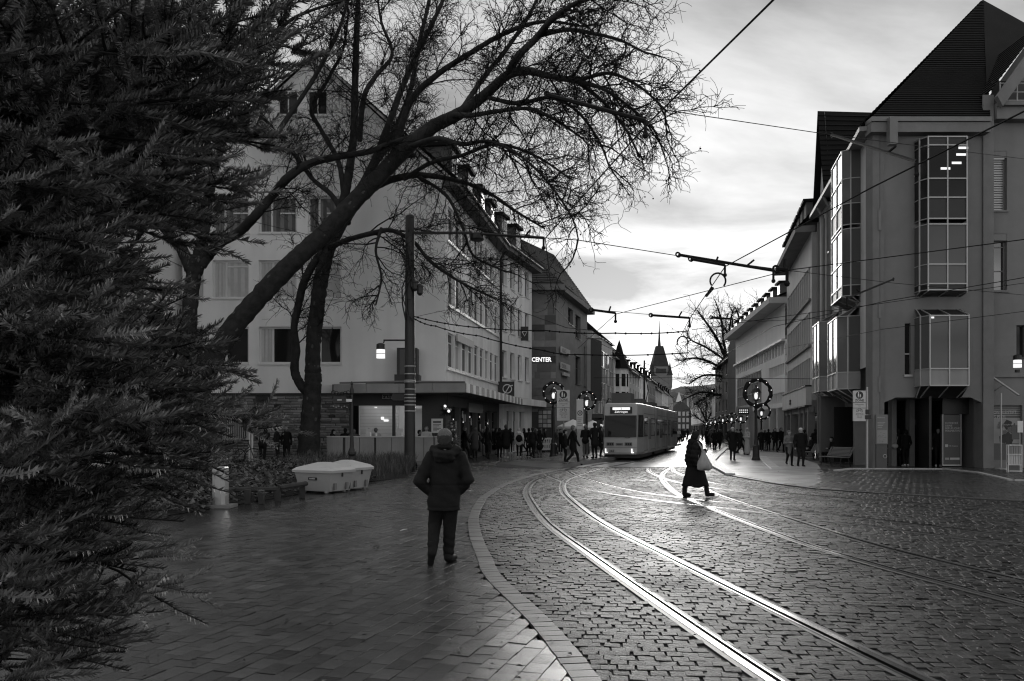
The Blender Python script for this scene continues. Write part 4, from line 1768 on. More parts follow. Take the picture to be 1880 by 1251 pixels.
rr0, rr1 = R0 + Vector((-5, 3, 17.6)), R1 + Vector((-6, 3, 16.5))
roof_courses(b, Fg.pt(-.2, ztop + 1.6, .3), Fg.pt(Fg.L + .2, ztop + 1.6, .3), rr1, rr0, 16)
b.poly(Fg.pt(-.2, ztop + 1.6, .3), rr0, R0 + Vector((-12, 4, ztop + 1.6)))
b.poly(Fg.pt(Fg.L + .2, ztop + 1.6, .3), R1 + Vector((-12, 4, ztop + 1.6)), rr1)
b.build('roof', gl)

# turret house and the long row beyond
tu, Ft = row_house('turret_house', R1, R2, 10.8, 16.6, 'old house with a pointed oriel turret behind the tram', m_render_side, ncol=4, floors=3, z_first=4.2, dz=2.3, wh=1.5)
b = M1(m_render_side)
uc = 4.5
b.lathe(Ft.pt(uc, 4.2, .35), [(.2, -1.0), (1.15, 0), (1.15, 5.4)], 8)
tr = b.build('oriel', tu)
b = M1(m_tile)
b.lathe(Ft.pt(uc, 9.5, .35), [(1.5, 0), (1.1, .8), (.6, 1.8), (.3, 2.9), (.03, 3.7)], 8)
b.build('turret_roof', tr)
b = M1(m_glass)
for k in range(8):
    a = k * math.pi / 4 + math.pi / 8
    p = Ft.pt(uc, 0, .35) + Vector((math.cos(a), math.sin(a), 0)) * 1.08
    t = Vector((-math.sin(a), math.cos(a), 0))
    for z in (4.9, 7.2):
        b.box3(p - t * .28 + Vector((0, 0, z)), t * .56, Vector((math.cos(a), math.sin(a), 0)) * .03, (0, 0, 1.6))
b.build('turret_windows', tr)
Ys = [121, 138, 156, 176, 198, 224, 252]
labs = ['third house of the left row, dark roof right behind the turret', 'narrow grey house of the left row above the middle of the tram', 'pale house of the left row above the rear tram car', 'house of the left row where its roof meets the gate tower', 'far house of the left row below the gate tower', 'last house of the left row at the rear end of the tram']
wm = [m_render_mid, m_render_side, m_render_grey, m_render_mid, m_render_side, m_render_mid]
for i in range(6):
    row_house('row_house', row_pt(Ys[i] + .05), row_pt(Ys[i + 1] - .05), 10.6 + (i % 3) * .5, 15.6 + (i % 2) * .8, labs[i], wm[i], ncol=4 + i // 2, floors=3, z_first=4.1, dz=2.3, wh=1.5, dorm=3, group='houses of the left row')

# ------------------------------------------------------------------ gate tower
tp = Vector((W(1214, 0, 300).x, 300, 0))
gt = empty('gate_tower', tp, 'square gate tower with steep truncated roof and thin spire above the tram', 'tower')
b = M1(m_render_grey)
hw_ = 3.4
zt = CAMH + (HZ - 690) / 5
b.box(tp.x - hw_, tp.x + hw_, tp.y, tp.y + 8, 0, zt)
b.box(tp.x - hw_ * .78, tp.x + hw_ * .78, tp.y + .4, tp.y + 7, zt, zt + 3.4)
b.build('tower_shaft', gt)
b = M1(m_tile_mid)
z0, z1 = CAMH + (HZ - 677) / 5, CAMH + (HZ - 634) / 5
a, c = 3.3, 1.25
lo = [Vector((tp.x + sx * a, tp.y + 4 + sy * a, z0)) for sx, sy in ((-1, -1), (1, -1), (1, 1), (-1, 1))]
hi = [Vector((tp.x + sx * c, tp.y + 4 + sy * c, z1)) for sx, sy in ((-1, -1), (1, -1), (1, 1), (-1, 1))]
for k in range(4):
    b.poly(lo[k], lo[(k + 1) % 4], hi[(k + 1) % 4], hi[k])
b.poly(*hi)
b.lathe((tp.x, tp.y + 4, z1), [(.6, 0), (.4, 2.5), (.2, 6), (.06, 9.6)], 6)
b.build('steep_roof', gt)
for sx in (-1, 1):
    b = M1(m_render_grey)
    c0 = Vector((tp.x + sx * 3.3, tp.y + .6, zt - 4))
    b.lathe(c0, [(.3, -1.5), (.9, 0), (.9, 4.3)], 8)
    t_ = b.build('corner_turret', gt)
    b = M1(m_tile_mid)
    b.lathe(c0, [(1.15, 4.3), (.5, 6.6), (.04, 9.4)], 8)
    b.build('turret_roof', t_)
b = M1(m_black)
for z in (zt - 7, zt - 12):
    for sx in (-1.4, 1.4):
        b.box(tp.x + sx - .5, tp.x + sx + .5, tp.y - .05, tp.y, z, z + 1.6)
b.box(tp.x - 1.9, tp.x + 1.9, tp.y + .33, tp.y + .38, zt + .9, zt + 2.6)
b.build('tower_windows', gt)

# ------------------------------------------------------------------ church, gabled building and hill at the end
hp = M1(m_hill)
NX, NYY = 60, 10
hx = np.linspace(-60, 700, NX)
for i in range(NX - 1):
    for j in range(NYY - 1):
        def hh(ii, jj):
            x = hx[ii]
            y = 620 + jj * 45
            t = jj / (NYY - 1)
            prof = np.interp(x, [-60, 100, 140, 200, 300, 460, 700], [10, 30, 39, 47, 62, 75, 60])
            return Vector((x, y, prof * math.sin(min(1, t * 1.5) * math.pi / 2) + 2.2 * math.sin(ii * 2.1 + jj) + 1.5 * math.sin(ii * 5.3 - jj * 2)))
        hp.poly(hh(i, j), hh(i + 1, j), hh(i + 1, j + 1), hh(i, j + 1))
S(hp.build('hill', smooth=True))
p = W(1250, 0, 270)
mo_ = empty('gabled_building', Vector((p.x, 270, 0)), 'dark ornate building with a rounded gable closing the far end of the street', 'building')
b = M1(m_render_dark)
b.box(p.x - 3.2, p.x + 3.4, 270, 280, 0, 7.6)
k = [(p.x - 3.2, 7.6), (p.x - 2.6, 9.0), (p.x - 1.2, 10.4), (p.x, 10.9), (p.x + 1.2, 10.4), (p.x + 2.6, 9.0), (p.x + 3.4, 7.6)]
b.poly(*[(x, 269.99, z) for x, z in k])
b.poly(*[(x, 280, z) for x, z in reversed(k)])
for (x0, z0), (x1, z1) in zip(k[:-1], k[1:]):
    b.poly((x0, 269.99, z0), (x1, 269.99, z1), (x1, 280, z1), (x0, 280, z0))
b.build('wall', mo_)
b = M1(m_warm)
for r in range(3):
    for kx in (-2.2, -.9, .5, 1.8):
        b.box(p.x + kx, p.x + kx + .8, 269.9, 269.96, 1.9 + r * 2.1, 3.3 + r * 2.1)
b.build('lit_windows', mo_)
p = W(1252, 0, 420)
ch = empty('church', Vector((p.x, 420, 0)), 'bright pointed church spire with two slim dark spires beside it, far off', 'church')
b = M1(m_white)
b.lathe((p.x - .5, 425, 8), [(2.6, 0), (2.3, 6.5), (1.6, 8), (.1, 13)], 6)
b.build('spire', ch)
for x in (3.2, 5.2):
    b = M1(m_render_mid)
    b.box(p.x + x - .75, p.x + x + .75, 420, 421.5, 0, 11)
    b.lathe((p.x + x, 420.7, 11), [(.8, 0), (.04, 8)], 4)
    b.build('slim_spire', ch)

# ------------------------------------------------------------------ right side: the grey corner building
Yr = 36.5
N0 = Vector((W(1600, 0, Yr).x, Yr, 0))
N1 = Vector((W(1812, 0, Yr).x, Yr, 0))
FAR = Vector((19.3, 51.4, 0))
rb = empty('grey_corner_building', N0, 'grey rendered corner building with metal bay windows and a steep tiled roof', 'building')
Fr = Fac(N0, N1)
Fs_ = Fac(FAR, N0)
yr = lambda y: CAMH + (HZ - y) / FOC * Yr
zEr = yr(232)
zG = yr(730)
u_r = lambda x: Fr.u_of(x)
b = M1(m_render_grey)
slots = [(u_r(1661), u_r(1672), yr(688), yr(594)), (u_r(1762), u_r(1770), yr(688), yr(594))]
Fr.wall(b, 0, Fr.L, zG + .45, zEr, slots, depth=.2)
# chamfered opening of the arcade
P = Fr.pt
zo, zl = yr(730), yr(740)
for n_ in (0.0,):
    b.poly(P(0, yr(740)), P(u_r(1622), yr(740)), P(u_r(1645), zo), P(u_r(1645), zG + .45), P(0, zG + .45))
    b.poly(P(u_r(1645), zo), P(u_r(1782), zo), P(u_r(1782), zG + .45), P(u_r(1645), zG + .45))
    b.poly(P(u_r(1782), zo), P(u_r(1803), yr(740)), P(Fr.L, yr(740)), P(Fr.L, zG + .45), P(u_r(1782), zG + .45))
b.poly(P(0, yr(740)), P(u_r(1622), yr(740)), P(u_r(1622), yr(740), -.8), P(0, yr(740), -.8))
b.poly(P(u_r(1645), zo), P(u_r(1782), zo), P(u_r(1782), zo, -6), P(u_r(1645), zo, -6))
b.build('front_wall', rb)
b = M1(m_glass)
for s in slots:
    Fr.quad(b, s[0], s[1], s[2], s[3], -.15)
b.mat(m_alu)
for s in slots:
    Fr.box(b, s[0] - .05, s[1] + .05, s[2] - .1, s[2] - .003, -.1, .08)
    Fr.box(b, s[0], s[1], s[2] + .9, s[2] + .96, -.149, -.1)
b.build('slot_windows', rb)
# pillars and returns
b = M1(m_concrete)
Fr.box(b, -.02, u_r(1612) , 0, zEr - .3, -.55, .16)
Fr.box(b, u_r(1614), u_r(1622), 0, zEr - .2, -.5, .08)
Fr.box(b, u_r(1803), Fr.L + .25, 0, yr(740) - .003, -.6, .1)
Fr.box(b, u_r(1803), Fr.L + .25, yr(740), yr(176), .003, .1)
b.build('corner_pillar', rb)
for ya, yb in ((387, 425), (560, 585), (692, 720)):
    b = M1(m_gutter)
    Fr.box(b, u_r(1609), u_r(1614), yr(yb), yr(ya), .1, .2)
    b.build('wall_box', rb)
b = M1(m_concrete)
Fr.box(b, -.25, u_r(1806), zEr - .45, zEr - .02, -.1, .55)
b.mat(m_gutter)
Fr.box(b, -.25, u_r(1806), zEr, zEr + .2, -.1, .62)
Fr.box(b, u_r(1617), u_r(1631), zEr - 1.1, zEr + .1, .56, .9)
b.build('cornice', rb)
# arcade interior
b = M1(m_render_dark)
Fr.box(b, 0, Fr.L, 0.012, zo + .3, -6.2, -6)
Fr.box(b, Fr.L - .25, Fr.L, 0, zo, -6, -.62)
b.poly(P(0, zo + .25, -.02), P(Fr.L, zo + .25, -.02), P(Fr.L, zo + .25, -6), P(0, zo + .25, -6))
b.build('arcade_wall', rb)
for x0, x1 in ((1672, 1681), (1706, 1716)):
    b = M1(m_concrete)
    Fr.box(b, u_r(x0), u_r(x1), 0, zo + .2, -2.2, -1.8)
    b.build('arcade_pillar', rb)
b = M1(m_glass)
Fr.quad(b, u_r(1716) , u_r(1752), .3, zo - .3, -2.4)
b.build('shop_glazing', rb)
b = M1(m_glass)
Fr.quad(b, 0.1, u_r(1706), .1, zo - .3, -4.5)
b.build('shop_glazing', rb)
b = M1(m_alu)
b.mat(m_alu)
Fr.box(b, u_r(1712), u_r(1752), zo - 1.2, zo - .95, -2.35, -2.2)
Fr.box(b, u_r(1730), u_r(1733), .05, zo - .4, -2.38, -2.3)
b.build('shop_glazing', rb)
b = M1(m_render_mid)
Fr.box(b, u_r(1681), u_r(1690), .02, 2.9, -4.2, -3.9)
b.mat(m_warm)
Fr.box(b, u_r(1682), u_r(1689), .3, 2.7, -3.897, -3.88)
b.mat(m_pale_card)
Fr.box(b, u_r(1741), u_r(1751), .05, 1.9, -2.3, -2.25)
b.build('lit_display', rb)
# poster wall panel
b = M1(m_poster)
Fr.box(b, u_r(1752), u_r(1786), .12, yr(761), -1.1, -1.0)
b.mat(m_alu)
Fr.box(b, u_r(1751), u_r(1752.6), .06, yr(760), -1.12, -.96)
Fr.box(b, u_r(1785.4), u_r(1787), .06, yr(760), -1.12, -.96)
Fr.box(b, u_r(1752.6), u_r(1785.4), .06, .12, -1.12, -.96)
b.mat(m_black)
Fr.box(b, u_r(1752), u_r(1803), yr(760) + .003, zo + .2, -1.12, -1.0)
pw_ = b.build('poster_panel', rb)
add_text('ENTDECKE\nDEINE\nBERUFLICHEN\nPERSPEKTIVEN', Fr, u_r(1757), yr(778.5), .125, -.994, m_pale_card, pw_, sx=.95, line=.95)
b = M1(m_pale_card)
Fr.box(b, u_r(1757), u_r(1762), yr(822), yr(817), -.997, -.99)
Fr.box(b, u_r(1766), u_r(1784), yr(846), yr(842), -.997, -.99)
for k in range(4):
    Fr.box(b, u_r(1757 + k * 2), u_r(1758 + k * 2), yr(846), yr(842), -.997, -.99)
b.build('print_marks', pw_)
add_text('IHK Akademie', Fr, u_r(1763.5), yr(821), .08, -.994, m_pale_card, pw_, sx=.9)

# metal bay windows
def bay(F, uL, uR, z0, z1, dep, levels, parent, low=None, sl=.45, roof=.3, solid=()):
    """levels: list of (za, zb, kind) glazing bands"""
    w = uR - uL
    fr = MB()
    fr.mat(m_alu)
    t = .055
    ch = .2
    pl = [(uL, 0.0), (uL + .0, dep * .55), (uL + ch, dep), (uR - ch, dep), (uR, dep * .55), (uR, 0.0)]

    def post(u, n, za, zb):
        F.box(fr, u - t / 2, u + t / 2, za, zb, n - t / 2, n + t / 2)
    for u, n in pl[1:5]:
        post(u, n, z0, z1)
    post((uL + uR) / 2, dep, z0, z1)
    hs = sorted({z for l in levels for z in l[:2]})
    for z in hs:
        F.box(fr, uL + ch, uR - ch, z - t / 2, z + t / 2, dep - t * .45, dep + t * .55)
        for s in (0, 1):
            a = F.pt(pl[1][0], z, pl[1][1]) if s == 0 else F.pt(pl[4][0], z, pl[4][1])
            c = F.pt(pl[2][0], z, pl[2][1]) if s == 0 else F.pt(pl[3][0], z, pl[3][1])
            fr.tube([a, c], t * .5, 4)
            a2 = F.pt(pl[0][0], z, 0) if s == 0 else F.pt(pl[5][0], z, 0)
            fr.tube([a2, a], t * .5, 4)
    # slanted soffit and top
    for (zA, dz) in ((z0, -sl), (z1, roof)):
        for u, n in ((uL, dep * .55), (uL + ch, dep), ((uL + uR) / 2, dep), (uR - ch, dep), (uR, dep * .55)):
            fr.tube([F.pt(u, zA, n), F.pt(u * .96 + (uL + uR) / 2 * .04, zA + dz, .05)], t * .5, 4)
    o = fr.build('bay_window', parent)
    for za, zb, kind in levels:
        m = {'g': m_glass_bay, 'd': m_black, 'p': m_panel, 'l': m_glass}[kind]
        q = M1(m)
        for (ua, na), (ub, nb) in zip(pl[:-1], pl[1:]):
            q.poly(F.pt(ua, za + .02, na - .02), F.pt(ub, za + .02, nb - .02), F.pt(ub, zb - .02, nb - .02), F.pt(ua, zb - .02, na - .02))
        q.build('pane' if kind in 'gl' else 'spandrel_panel', o)
    q = M1(m_black)
    ins = [(u, n - .03) for u, n in pl]
    for zA, dz in ((z0, -sl), (z1, roof)):
        q.poly(F.pt(uL, zA + dz, .0), F.pt(uL, zA, dep * .5), F.pt(uL + ch, zA, dep - .03), F.pt(uR - ch, zA, dep - .03), F.pt(uR, zA, dep * .5), F.pt(uR, zA + dz, .0))
    q.build('soffit', o)
    return o


bay(Fr, u_r(1679), u_r(1765), yr(710), yr(583), .95, [(yr(710), yr(680), 'p'), (yr(680), yr(585), 'g')], rb, sl=.5, roof=.35)
bay(Fr, u_r(1679), u_r(1765), yr(540), yr(262), .8, [(yr(538), yr(527), 'd'), (yr(527), yr(492), 'g'), (yr(492), yr(420), 'g'), (yr(410), yr(372), 'd'), (yr(372), yr(338), 'l'), (yr(338), yr(278), 'l'), (yr(278), yr(263), 'd')], rb, sl=.12, roof=.05)
b = M1(m_lampglow)  # glowing slabs on the opaque panes stand in for ceiling light
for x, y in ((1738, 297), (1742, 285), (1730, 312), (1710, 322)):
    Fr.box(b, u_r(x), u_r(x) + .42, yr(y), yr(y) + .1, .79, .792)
b.build('painted_glow_strip', rb)
b = M1(m_lampglow)  # one more glowing slab, a highlight painted on the lower pane
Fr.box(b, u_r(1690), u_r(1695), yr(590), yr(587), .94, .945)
b.build('painted_glow_mark', rb)

# long side wall facing the street
hs2 = []
us_ = lambda x: Fs_.u_of(x)
for xa, xb, ya, yb in ((1517, 1523, 425, 465), (1524, 1531, 520, 570), (1535, 1540, 490, 540)):
    u0, u1 = us_(xa), us_(xb)
    if u1 > u0:
        hs2.append((u0, u1, Fs_.z_of((xa + xb) / 2, yb), Fs_.z_of((xa + xb) / 2, ya)))
b = M1(m_render_mid)  # lighter than the front wall: light from the left put into colour
Fs_.wall(b, 0, Fs_.L, 4.6, zEr - .2, hs2, depth=.25)
b.build('street_wall', rb)
for h in hs2:
    window(rb, Fs_, h[0], h[2], h[1] - h[0], h[3] - h[2], mull=(), trans=(.6,), frame=m_alu, depth=.25)
b = M1(m_concrete)
for x in (1504, 1512, 1520, 1532, 1545, 1556, 1572):
    u = us_(x)
    Fs_.box(b, u - .22, u + .22, 0, 4.6 if x > 1525 else zEr - .6, -.5, .1)
b.build('arcade_columns', rb)
b = M1(m_black)
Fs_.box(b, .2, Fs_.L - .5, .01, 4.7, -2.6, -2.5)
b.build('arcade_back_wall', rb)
for (xa, xb, z0, z1, dp) in ((1525, 1541, Fs_.z_of(1540, 718), Fs_.z_of(1540, 590), 1.0), (1557, 1579, Fs_.z_of(1570, 716), Fs_.z_of(1570, 586), 1.0)):
    u0, u1 = us_(xa), us_(xb)
    bay(Fs_, u0, u1, z0, z1, dp, [(z0, z0 + .8, 'p'), (z0 + .8, z1, 'g')], rb, sl=.6, roof=.5)
u0, u1 = us_(1556), us_(1580)
z0, z1 = Fs_.z_of(1570, 550), Fs_.z_of(1570, 290)
bay(Fs_, u0, u1, z0, z1, .8, [(z0, z0 + .5, 'd'), (z0 + .5, z0 + 1.6, 'g'), (z0 + 1.6, z0 + 3.2, 'g'), (z0 + 3.4, z0 + 4.4, 'd'), (z0 + 4.4, z0 + 5.6, 'g'), (z0 + 5.6, z1, 'g')], rb, sl=.3, roof=.15)
b = M1(m_gutter)
for x in (1516, 1528, 1547):
    u = us_(x)
    b.tube([Fs_.pt(u, zEr - .2, .5), Fs_.pt(u, zEr - 1.0, .12), Fs_.pt(u, 4.8, .12)], .08, 6)
Fs_.box(b, -.2, Fs_.L + .2, zEr - .25, zEr - .05, .0, .55)
b.build('gutter', rb)
# pyramid roof
apx = W(1805, 0, 43.5)
b = M1(m_tile)
e0, e1 = Fr.pt(-.25, zEr + .15, .5), Fr.pt(u_r(1806), zEr + .15, .5)
roof_courses(b, e0, e1, apx, apx, 64, .05)
bk = Fs_.pt(0, zEr, .4)
apb = Vector((apx.x + 1.5, 52, apx.z))
roof_courses(b, Fs_.pt(0, zEr, .5), Fs_.pt(Fs_.L + .25, zEr, .5), apx, apb, 44, .06)
rgt = W(1905, 55, 41)
b.poly(e1, W(1812, 175, 37.0), rgt, apx)
b.poly(apx, rgt, rgt + Vector((0, 14, 0)), apb)
b.build('roof', rb)
# cross gable at the far end of the street side
b = M1(m_render_mid)  # gable face keeps the painted light tone of the street side
g0, g1 = Fs_.pt(0.2, zEr - .3, .02), Fs_.pt(4.6, zEr - .3, .02)
gp = Fs_.pt(2.4, CAMH + (HZ - 206) / FOC * 49.3, .02)
b.poly(g0, g1, gp)
b.mat(m_tile)
rin = Vector((gp.x + 7, gp.y + .6, gp.z))
roof_courses(b, Fs_.pt(4.75, zEr - .5, .4), Fs_.pt(4.75, zEr - .5, -7), rin, gp + Fs_.n * .4, 18, .05)
b.poly(Fs_.pt(0.0, zEr - .5, .4), gp + Fs_.n * .4, rin, Fs_.pt(0, zEr - .5, -7))
b.build('cross_gable', rb)
b = M1(m_render_dark)
b.poly(N1 + Vector((8, .3, 0)), N1 + Vector((8, 16, 0)), N1 + Vector((8, 16, zEr)), N1 + Vector((8, .3, zEr)))
b.poly(FAR + Vector((0, .1, 0)), FAR + Vector((12, 1, 0)), FAR + Vector((12, 1, zEr)), FAR + Vector((0, .1, zEr)))
b.build('rear_wall', rb)

# neighbour to the right with the gable balcony
nb_ = empty('gabled_shop_building', N1, 'grey building at the right edge with a gable balcony and the printed shop window', 'building')
Fn = Fac(N1 + Vector((.25, .25, 0)), N1 + Vector((9, .25, 0)))
un = lambda x: Fn.u_of(x)
hn = [(un(1817), un(1849), yr(384), yr(274)), (un(1817), un(1849), yr(532), yr(427)), (un(1866), un(1884), yr(655), yr(596)), (un(1817), un(1877), .35, yr(744))]
b = M1(m_render_grey)
Fn.wall(b, 0, Fn.L, 0, yr(222), hn, depth=.2)
b.poly(Fn.pt(0, yr(222)), Fn.pt(Fn.L, yr(222)), Fn.pt(Fn.L, yr(222) + 9), Fn.pt(un(1900), yr(55)), Fn.pt(0, yr(172)))
b.build('wall', nb_)
window(nb_, Fn, hn[0][0], hn[0][2], hn[0][1] - hn[0][0], hn[0][3] - hn[0][2] - .3, mull=(), trans=(.35,), frame=m_gutter, depth=.2, blind=m_alu)
window(nb_, Fn, hn[1][0], hn[1][2], hn[1][1] - hn[1][0], hn[1][3] - hn[1][2] - .3, mull=(), trans=(.4, .88), frame=m_gutter, depth=.2, glass=m_glass_sky)
window(nb_, Fn, hn[2][0], hn[2][2], hn[2][1] - hn[2][0], hn[2][3] - hn[2][2], mull=(), frame=m_darkmetal, depth=.2)
b = M1(m_gutter)
for h in hn[:2]:
    Fn.box(b, h[0], h[1], h[3] - .3, h[3] - .003, -.15, -.02)
Fn.box(b, 0, Fn.L, yr(692), yr(688), .003, .1)
b.build('shutter_box', nb_)
b = M1(m_poster)
h = hn[3]
Fn.quad(b, h[0], h[1], h[2], h[3], -.15)
b.mat(m_panel)
Fn.quad(b, h[0] + .05, h[1], h[2] + .75, h[2] + 1.9, -.147)
for k in range(9):
    Fn.box(b, h[0] + .05, h[1], h[2] + 2.0 + k * .085, h[2] + 2.03 + k * .085, -.147, -.14)
b.mat(m_leaf)
for k in range(7):
    cu, cz, r = h[0] + .6 + rng.uniform(0, .7), h[2] + .8 + rng.uniform(0, 1.0), rng.uniform(.12, .28)
    a = rng.uniform(0, 3)
    b.poly(*[Fn.pt(cu + r * math.cos(a + q * 1.26), cz + r * math.sin(a + q * 1.26) * 1.1, -.143 + .001 * k) for q in range(5)])
b.mat(m_coat_fur)
for k in range(5):
    cu, cz, r = h[0] + .5 + rng.uniform(0, .8), h[2] + 1.2 + rng.uniform(0, .5), rng.uniform(.08, .16)
    b.poly(*[Fn.pt(cu + r * math.cos(q * 1.26), cz + r * math.sin(q * 1.26), -.135 + .001 * k) for q in range(5)])
sp = b.build('printed_shop_window', nb_)
add_text('VON BLEISTIFT\nBIS PIXEL', Fn, h[0] + .14, yr(760), .215, -.135, m_pale_card, sp, sx=.8, line=.95)
add_text('Ausstattung f\u00fcr B\u00fcro & Schule', Fn, h[0] + .5, yr(781), .09, -.135, m_pale_card, sp, sx=.9)
# balcony in the gable
b = M1(m_black)
Fn.box(b, un(1820), Fn.L, yr(190), yr(145), -.0 + .003, .02)
b.mat(m_concrete)
Fn.box(b, 0.05, Fn.L, yr(222), yr(200), .003, .5)
Fn.box(b, 0.05, Fn.L, yr(200), yr(193), .003, .7)
b.build('balcony', nb_)
b = M1(m_alu)
for z in (yr(191), yr(176), yr(160)):
    b.tube([Fn.pt(.1, z, .62), Fn.pt(Fn.L, z, .62)], .03, 5)
for k in range(5):
    b.tube([Fn.pt(.12 + k * .75, yr(193), .62), Fn.pt(.12 + k * .75, yr(158), .62)], .03, 5)
b.build('balcony_railing', nb_)
b = M1(m_concrete)
b.box3(Fn.pt(-.2, yr(188), .7), Fn.pt(un(1905), yr(52), .7) - Fn.pt(-.2, yr(188), .7), (0, -.25, 0), (0.25, 0, -.45))
b.build('barge_board', nb_)
b = M1(m_alu)
b.tube([Fn.pt(un(1818), yr(692), .15), Fn.pt(un(1838), yr(728), 1.3)], .05, 5)
b.tube([Fn.pt(un(1819), yr(720), .1), Fn.pt(un(1826), yr(708), .6)], .03, 5)
b.build('awning_arm', nb_)
b = M1(m_tile)
roof_courses(b, Fn.pt(-.2, yr(170), .6), Fn.pt(-.2, yr(170), -8), Fn.pt(un(1905), yr(40), -8), Fn.pt(un(1905), yr(40), .6), 16, .05)
b.build('roof', nb_)

# ------------------------------------------------------------------ right row
S0, S1 = Vector((22.4, 66.6, 0)), Vector((19.07, 52.0, 0))
bd = empty('banded_building', S1, 'grey building with long bands of slim windows and dormers above a shop with pale columns', 'building')
Fd = Fac(S0, S1)
zD = 14.3
hd = []
bands = []
for px, ya, yb in ((1463, 553, 612), (1463, 640, 704)):
    pass
zb_rows = [(4.9 + 1.3, 4.9 + 3.3), (9.3, 11.2), (12.0, 13.9)]
zrows = [(Fd.z_of(1490, 709), Fd.z_of(1490, 655)), (Fd.z_of(1490, 630), Fd.z_of(1490, 570)), (Fd.z_of(1490, 545), Fd.z_of(1490, 485))]
ncd = 12
for z0, z1 in zrows:
    for k in range(ncd):
        u0 = .5 + (Fd.L - 1) * k / ncd
        hd.append((u0 + .08, u0 + (Fd.L - 1) / ncd - .08, z0, z1))
b = M1(m_render_mid)
Fd.wall(b, 0, Fd.L, 3.6, zD, hd, depth=.22)
Fd2 = Fac(S1, S1 + Vector((3, .2, 0)))
Fd2.quad(b, 0, Fd2.L, 3.6, zD)
b.poly(Fd.pt(0, 0, 0), Fd.pt(0, 0, -12), Fd.pt(0, zD, -12), Fd.pt(0, zD, 0))
Fd.quad(b, 0, Fd.L, 0, zD, -12)
b.build('wall', bd)
for h in hd:
    window(bd, Fd, h[0], h[2], h[1] - h[0], h[3] - h[2], mull=(), depth=.22, frame=m_alu, fw=.09, sill=False)
b = M1(m_concrete)
Fd.box(b, -.1, Fd.L + .1, zD, zD + .4, -.2, 1.0)
for z0, z1 in zrows:
    Fd.box(b, .3, Fd.L - .3, z0 - .2, z0 - .05, .003, .16)
b.build('cornice', bd)
b = M1(m_tile)
roof_courses(b, Fd.pt(-.1, zD + .4, .8), Fd.pt(Fd.L + .1, zD + .4, .8), Fd.pt(Fd.L + .1, zD + 4.5, -3), Fd.pt(-.1, zD + 4.5, -3), 14)
b.build('roof', bd)
for k in range(7):
    u = 1 + k * 2.05
    b = M1(m_render_dark)
    Fd.box(b, u - .6, u + .6, zD + .5, zD + 2.2, -2.2, .2)
    b.mat(m_tile)
    Fd.box(b, u - .75, u + .75, zD + 2.203, zD + 2.38, -2.4, .4)
    b.build('dormer', bd)
b = M1(m_render_mid)
zs_ = Fd.z_of(1488, 747)
Fd.box(b, 0, Fd.L, zs_ + .1, 3.55 + .9, .003, .35)
b.mat(m_black)
Fd.box(b, 0, Fd.L, zs_, zs_ + .08, .003, .4)
Fd.box(b, 0.02, Fd.L, 4.46, 4.56, .003, .4)
shp = b.build('shop_fascia', bd)
add_text('H&B', Fd, Fd.u_of(1459), 3.55, .55, .37, m_black, shp, sx=.9, extrude=.02)
b = M1(m_concrete)
for x in (1444, 1450, 1457, 1473, 1481, 1489):
    u = Fd.u_of(x)
    Fd.box(b, u - .17, u + .17, 0, zs_ - .003, -.2, .22)
Fd.box(b, 0, Fd.L, zs_ - .35, zs_ - .004, -.15, .15)
b.build('shop_columns', bd)
b = M1(m_glass)
Fd.quad(b, 0, Fd.L, .02, zs_ - .36, -.6)
b.mat(m_render_dark)
Fd.quad(b, Fd.u_of(1457), Fd.u_of(1473), .02, zs_ - .36, -.55)
b.build('shop_glazing', bd)

# white building
V0, V1 = Vector((26.2, 95.7, 0)), Vector((22.6, 67.6, 0))
wb = empty('white_building', V1, 'white building with a tall glazed corner, ribbon windows and a row of dormers', 'building')
Fv = Fac(V0, V1)
zV = 12.2
hv = []
for ya, yb, xa, xb in ((665, 693, 1411, 1443), (722, 746, 1411, 1443)):
    pass
ua = Fv.u_of(1412)
rib = [(Fv.z_of(1428, 741.5), Fv.z_of(1428, 722)), (Fv.z_of(1428, 691), Fv.z_of(1428, 671))]
for z0, z1 in rib:
    n = 7
    for k in range(n):
        hv.append((ua + (Fv.L - .3 - ua) * k / n + .06, ua + (Fv.L - .3 - ua) * (k + 1) / n - .06, z0, z1))
zt0, zt1 = Fv.z_of(1440, 650), Fv.z_of(1440, 629)
nt_ = 20
for k in range(nt_):
    hv.append((.4 + (Fv.L - .8) * k / nt_ + .1, .4 + (Fv.L - .8) * (k + 1) / nt_ - .2, zt0, zt1))
gA, gB = Fv.u_of(1354), Fv.u_of(1398)
zg0, zg1 = 4.3, zt0 - .5
hv.append((gA, gB, zg0, zg1))
b = M1(m_render_white)
Fv.wall(b, 0, Fv.L, 3.6, zV, hv, depth=.25)
b.poly(Fv.pt(0, 0, 0), Fv.pt(0, 0, -12), Fv.pt(0, zV, -12), Fv.pt(0, zV, 0))
Fv.quad(b, 0, Fv.L, 0, zV, -12)
b.build('wall', wb)
for h in hv[:-1]:
    window(wb, Fv, h[0], h[2], h[1] - h[0], h[3] - h[2], mull=(), depth=.25, frame=m_alu, fw=.06, sill=False)
nn = 10
for k in range(nn):
    for j in range(3):
        b = M1(m_glass_sky)
        u0, u1 = gA + (gB - gA) * k / nn + .04, gA + (gB - gA) * (k + 1) / nn - .04
        z0, z1 = zg0 + (zg1 - zg0) * j / 3 + .04, zg0 + (zg1 - zg0) * (j + 1) / 3 - .04
        t_ = rng.uniform(-.03, .03)
        b.poly(Fv.pt(u0, z0, -.12), Fv.pt(u1, z0, -.12 + t_), Fv.pt(u1, z1, -.12 + t_), Fv.pt(u0, z1, -.12))
        b.build('glass_panel', wb)
b = M1(m_alu)
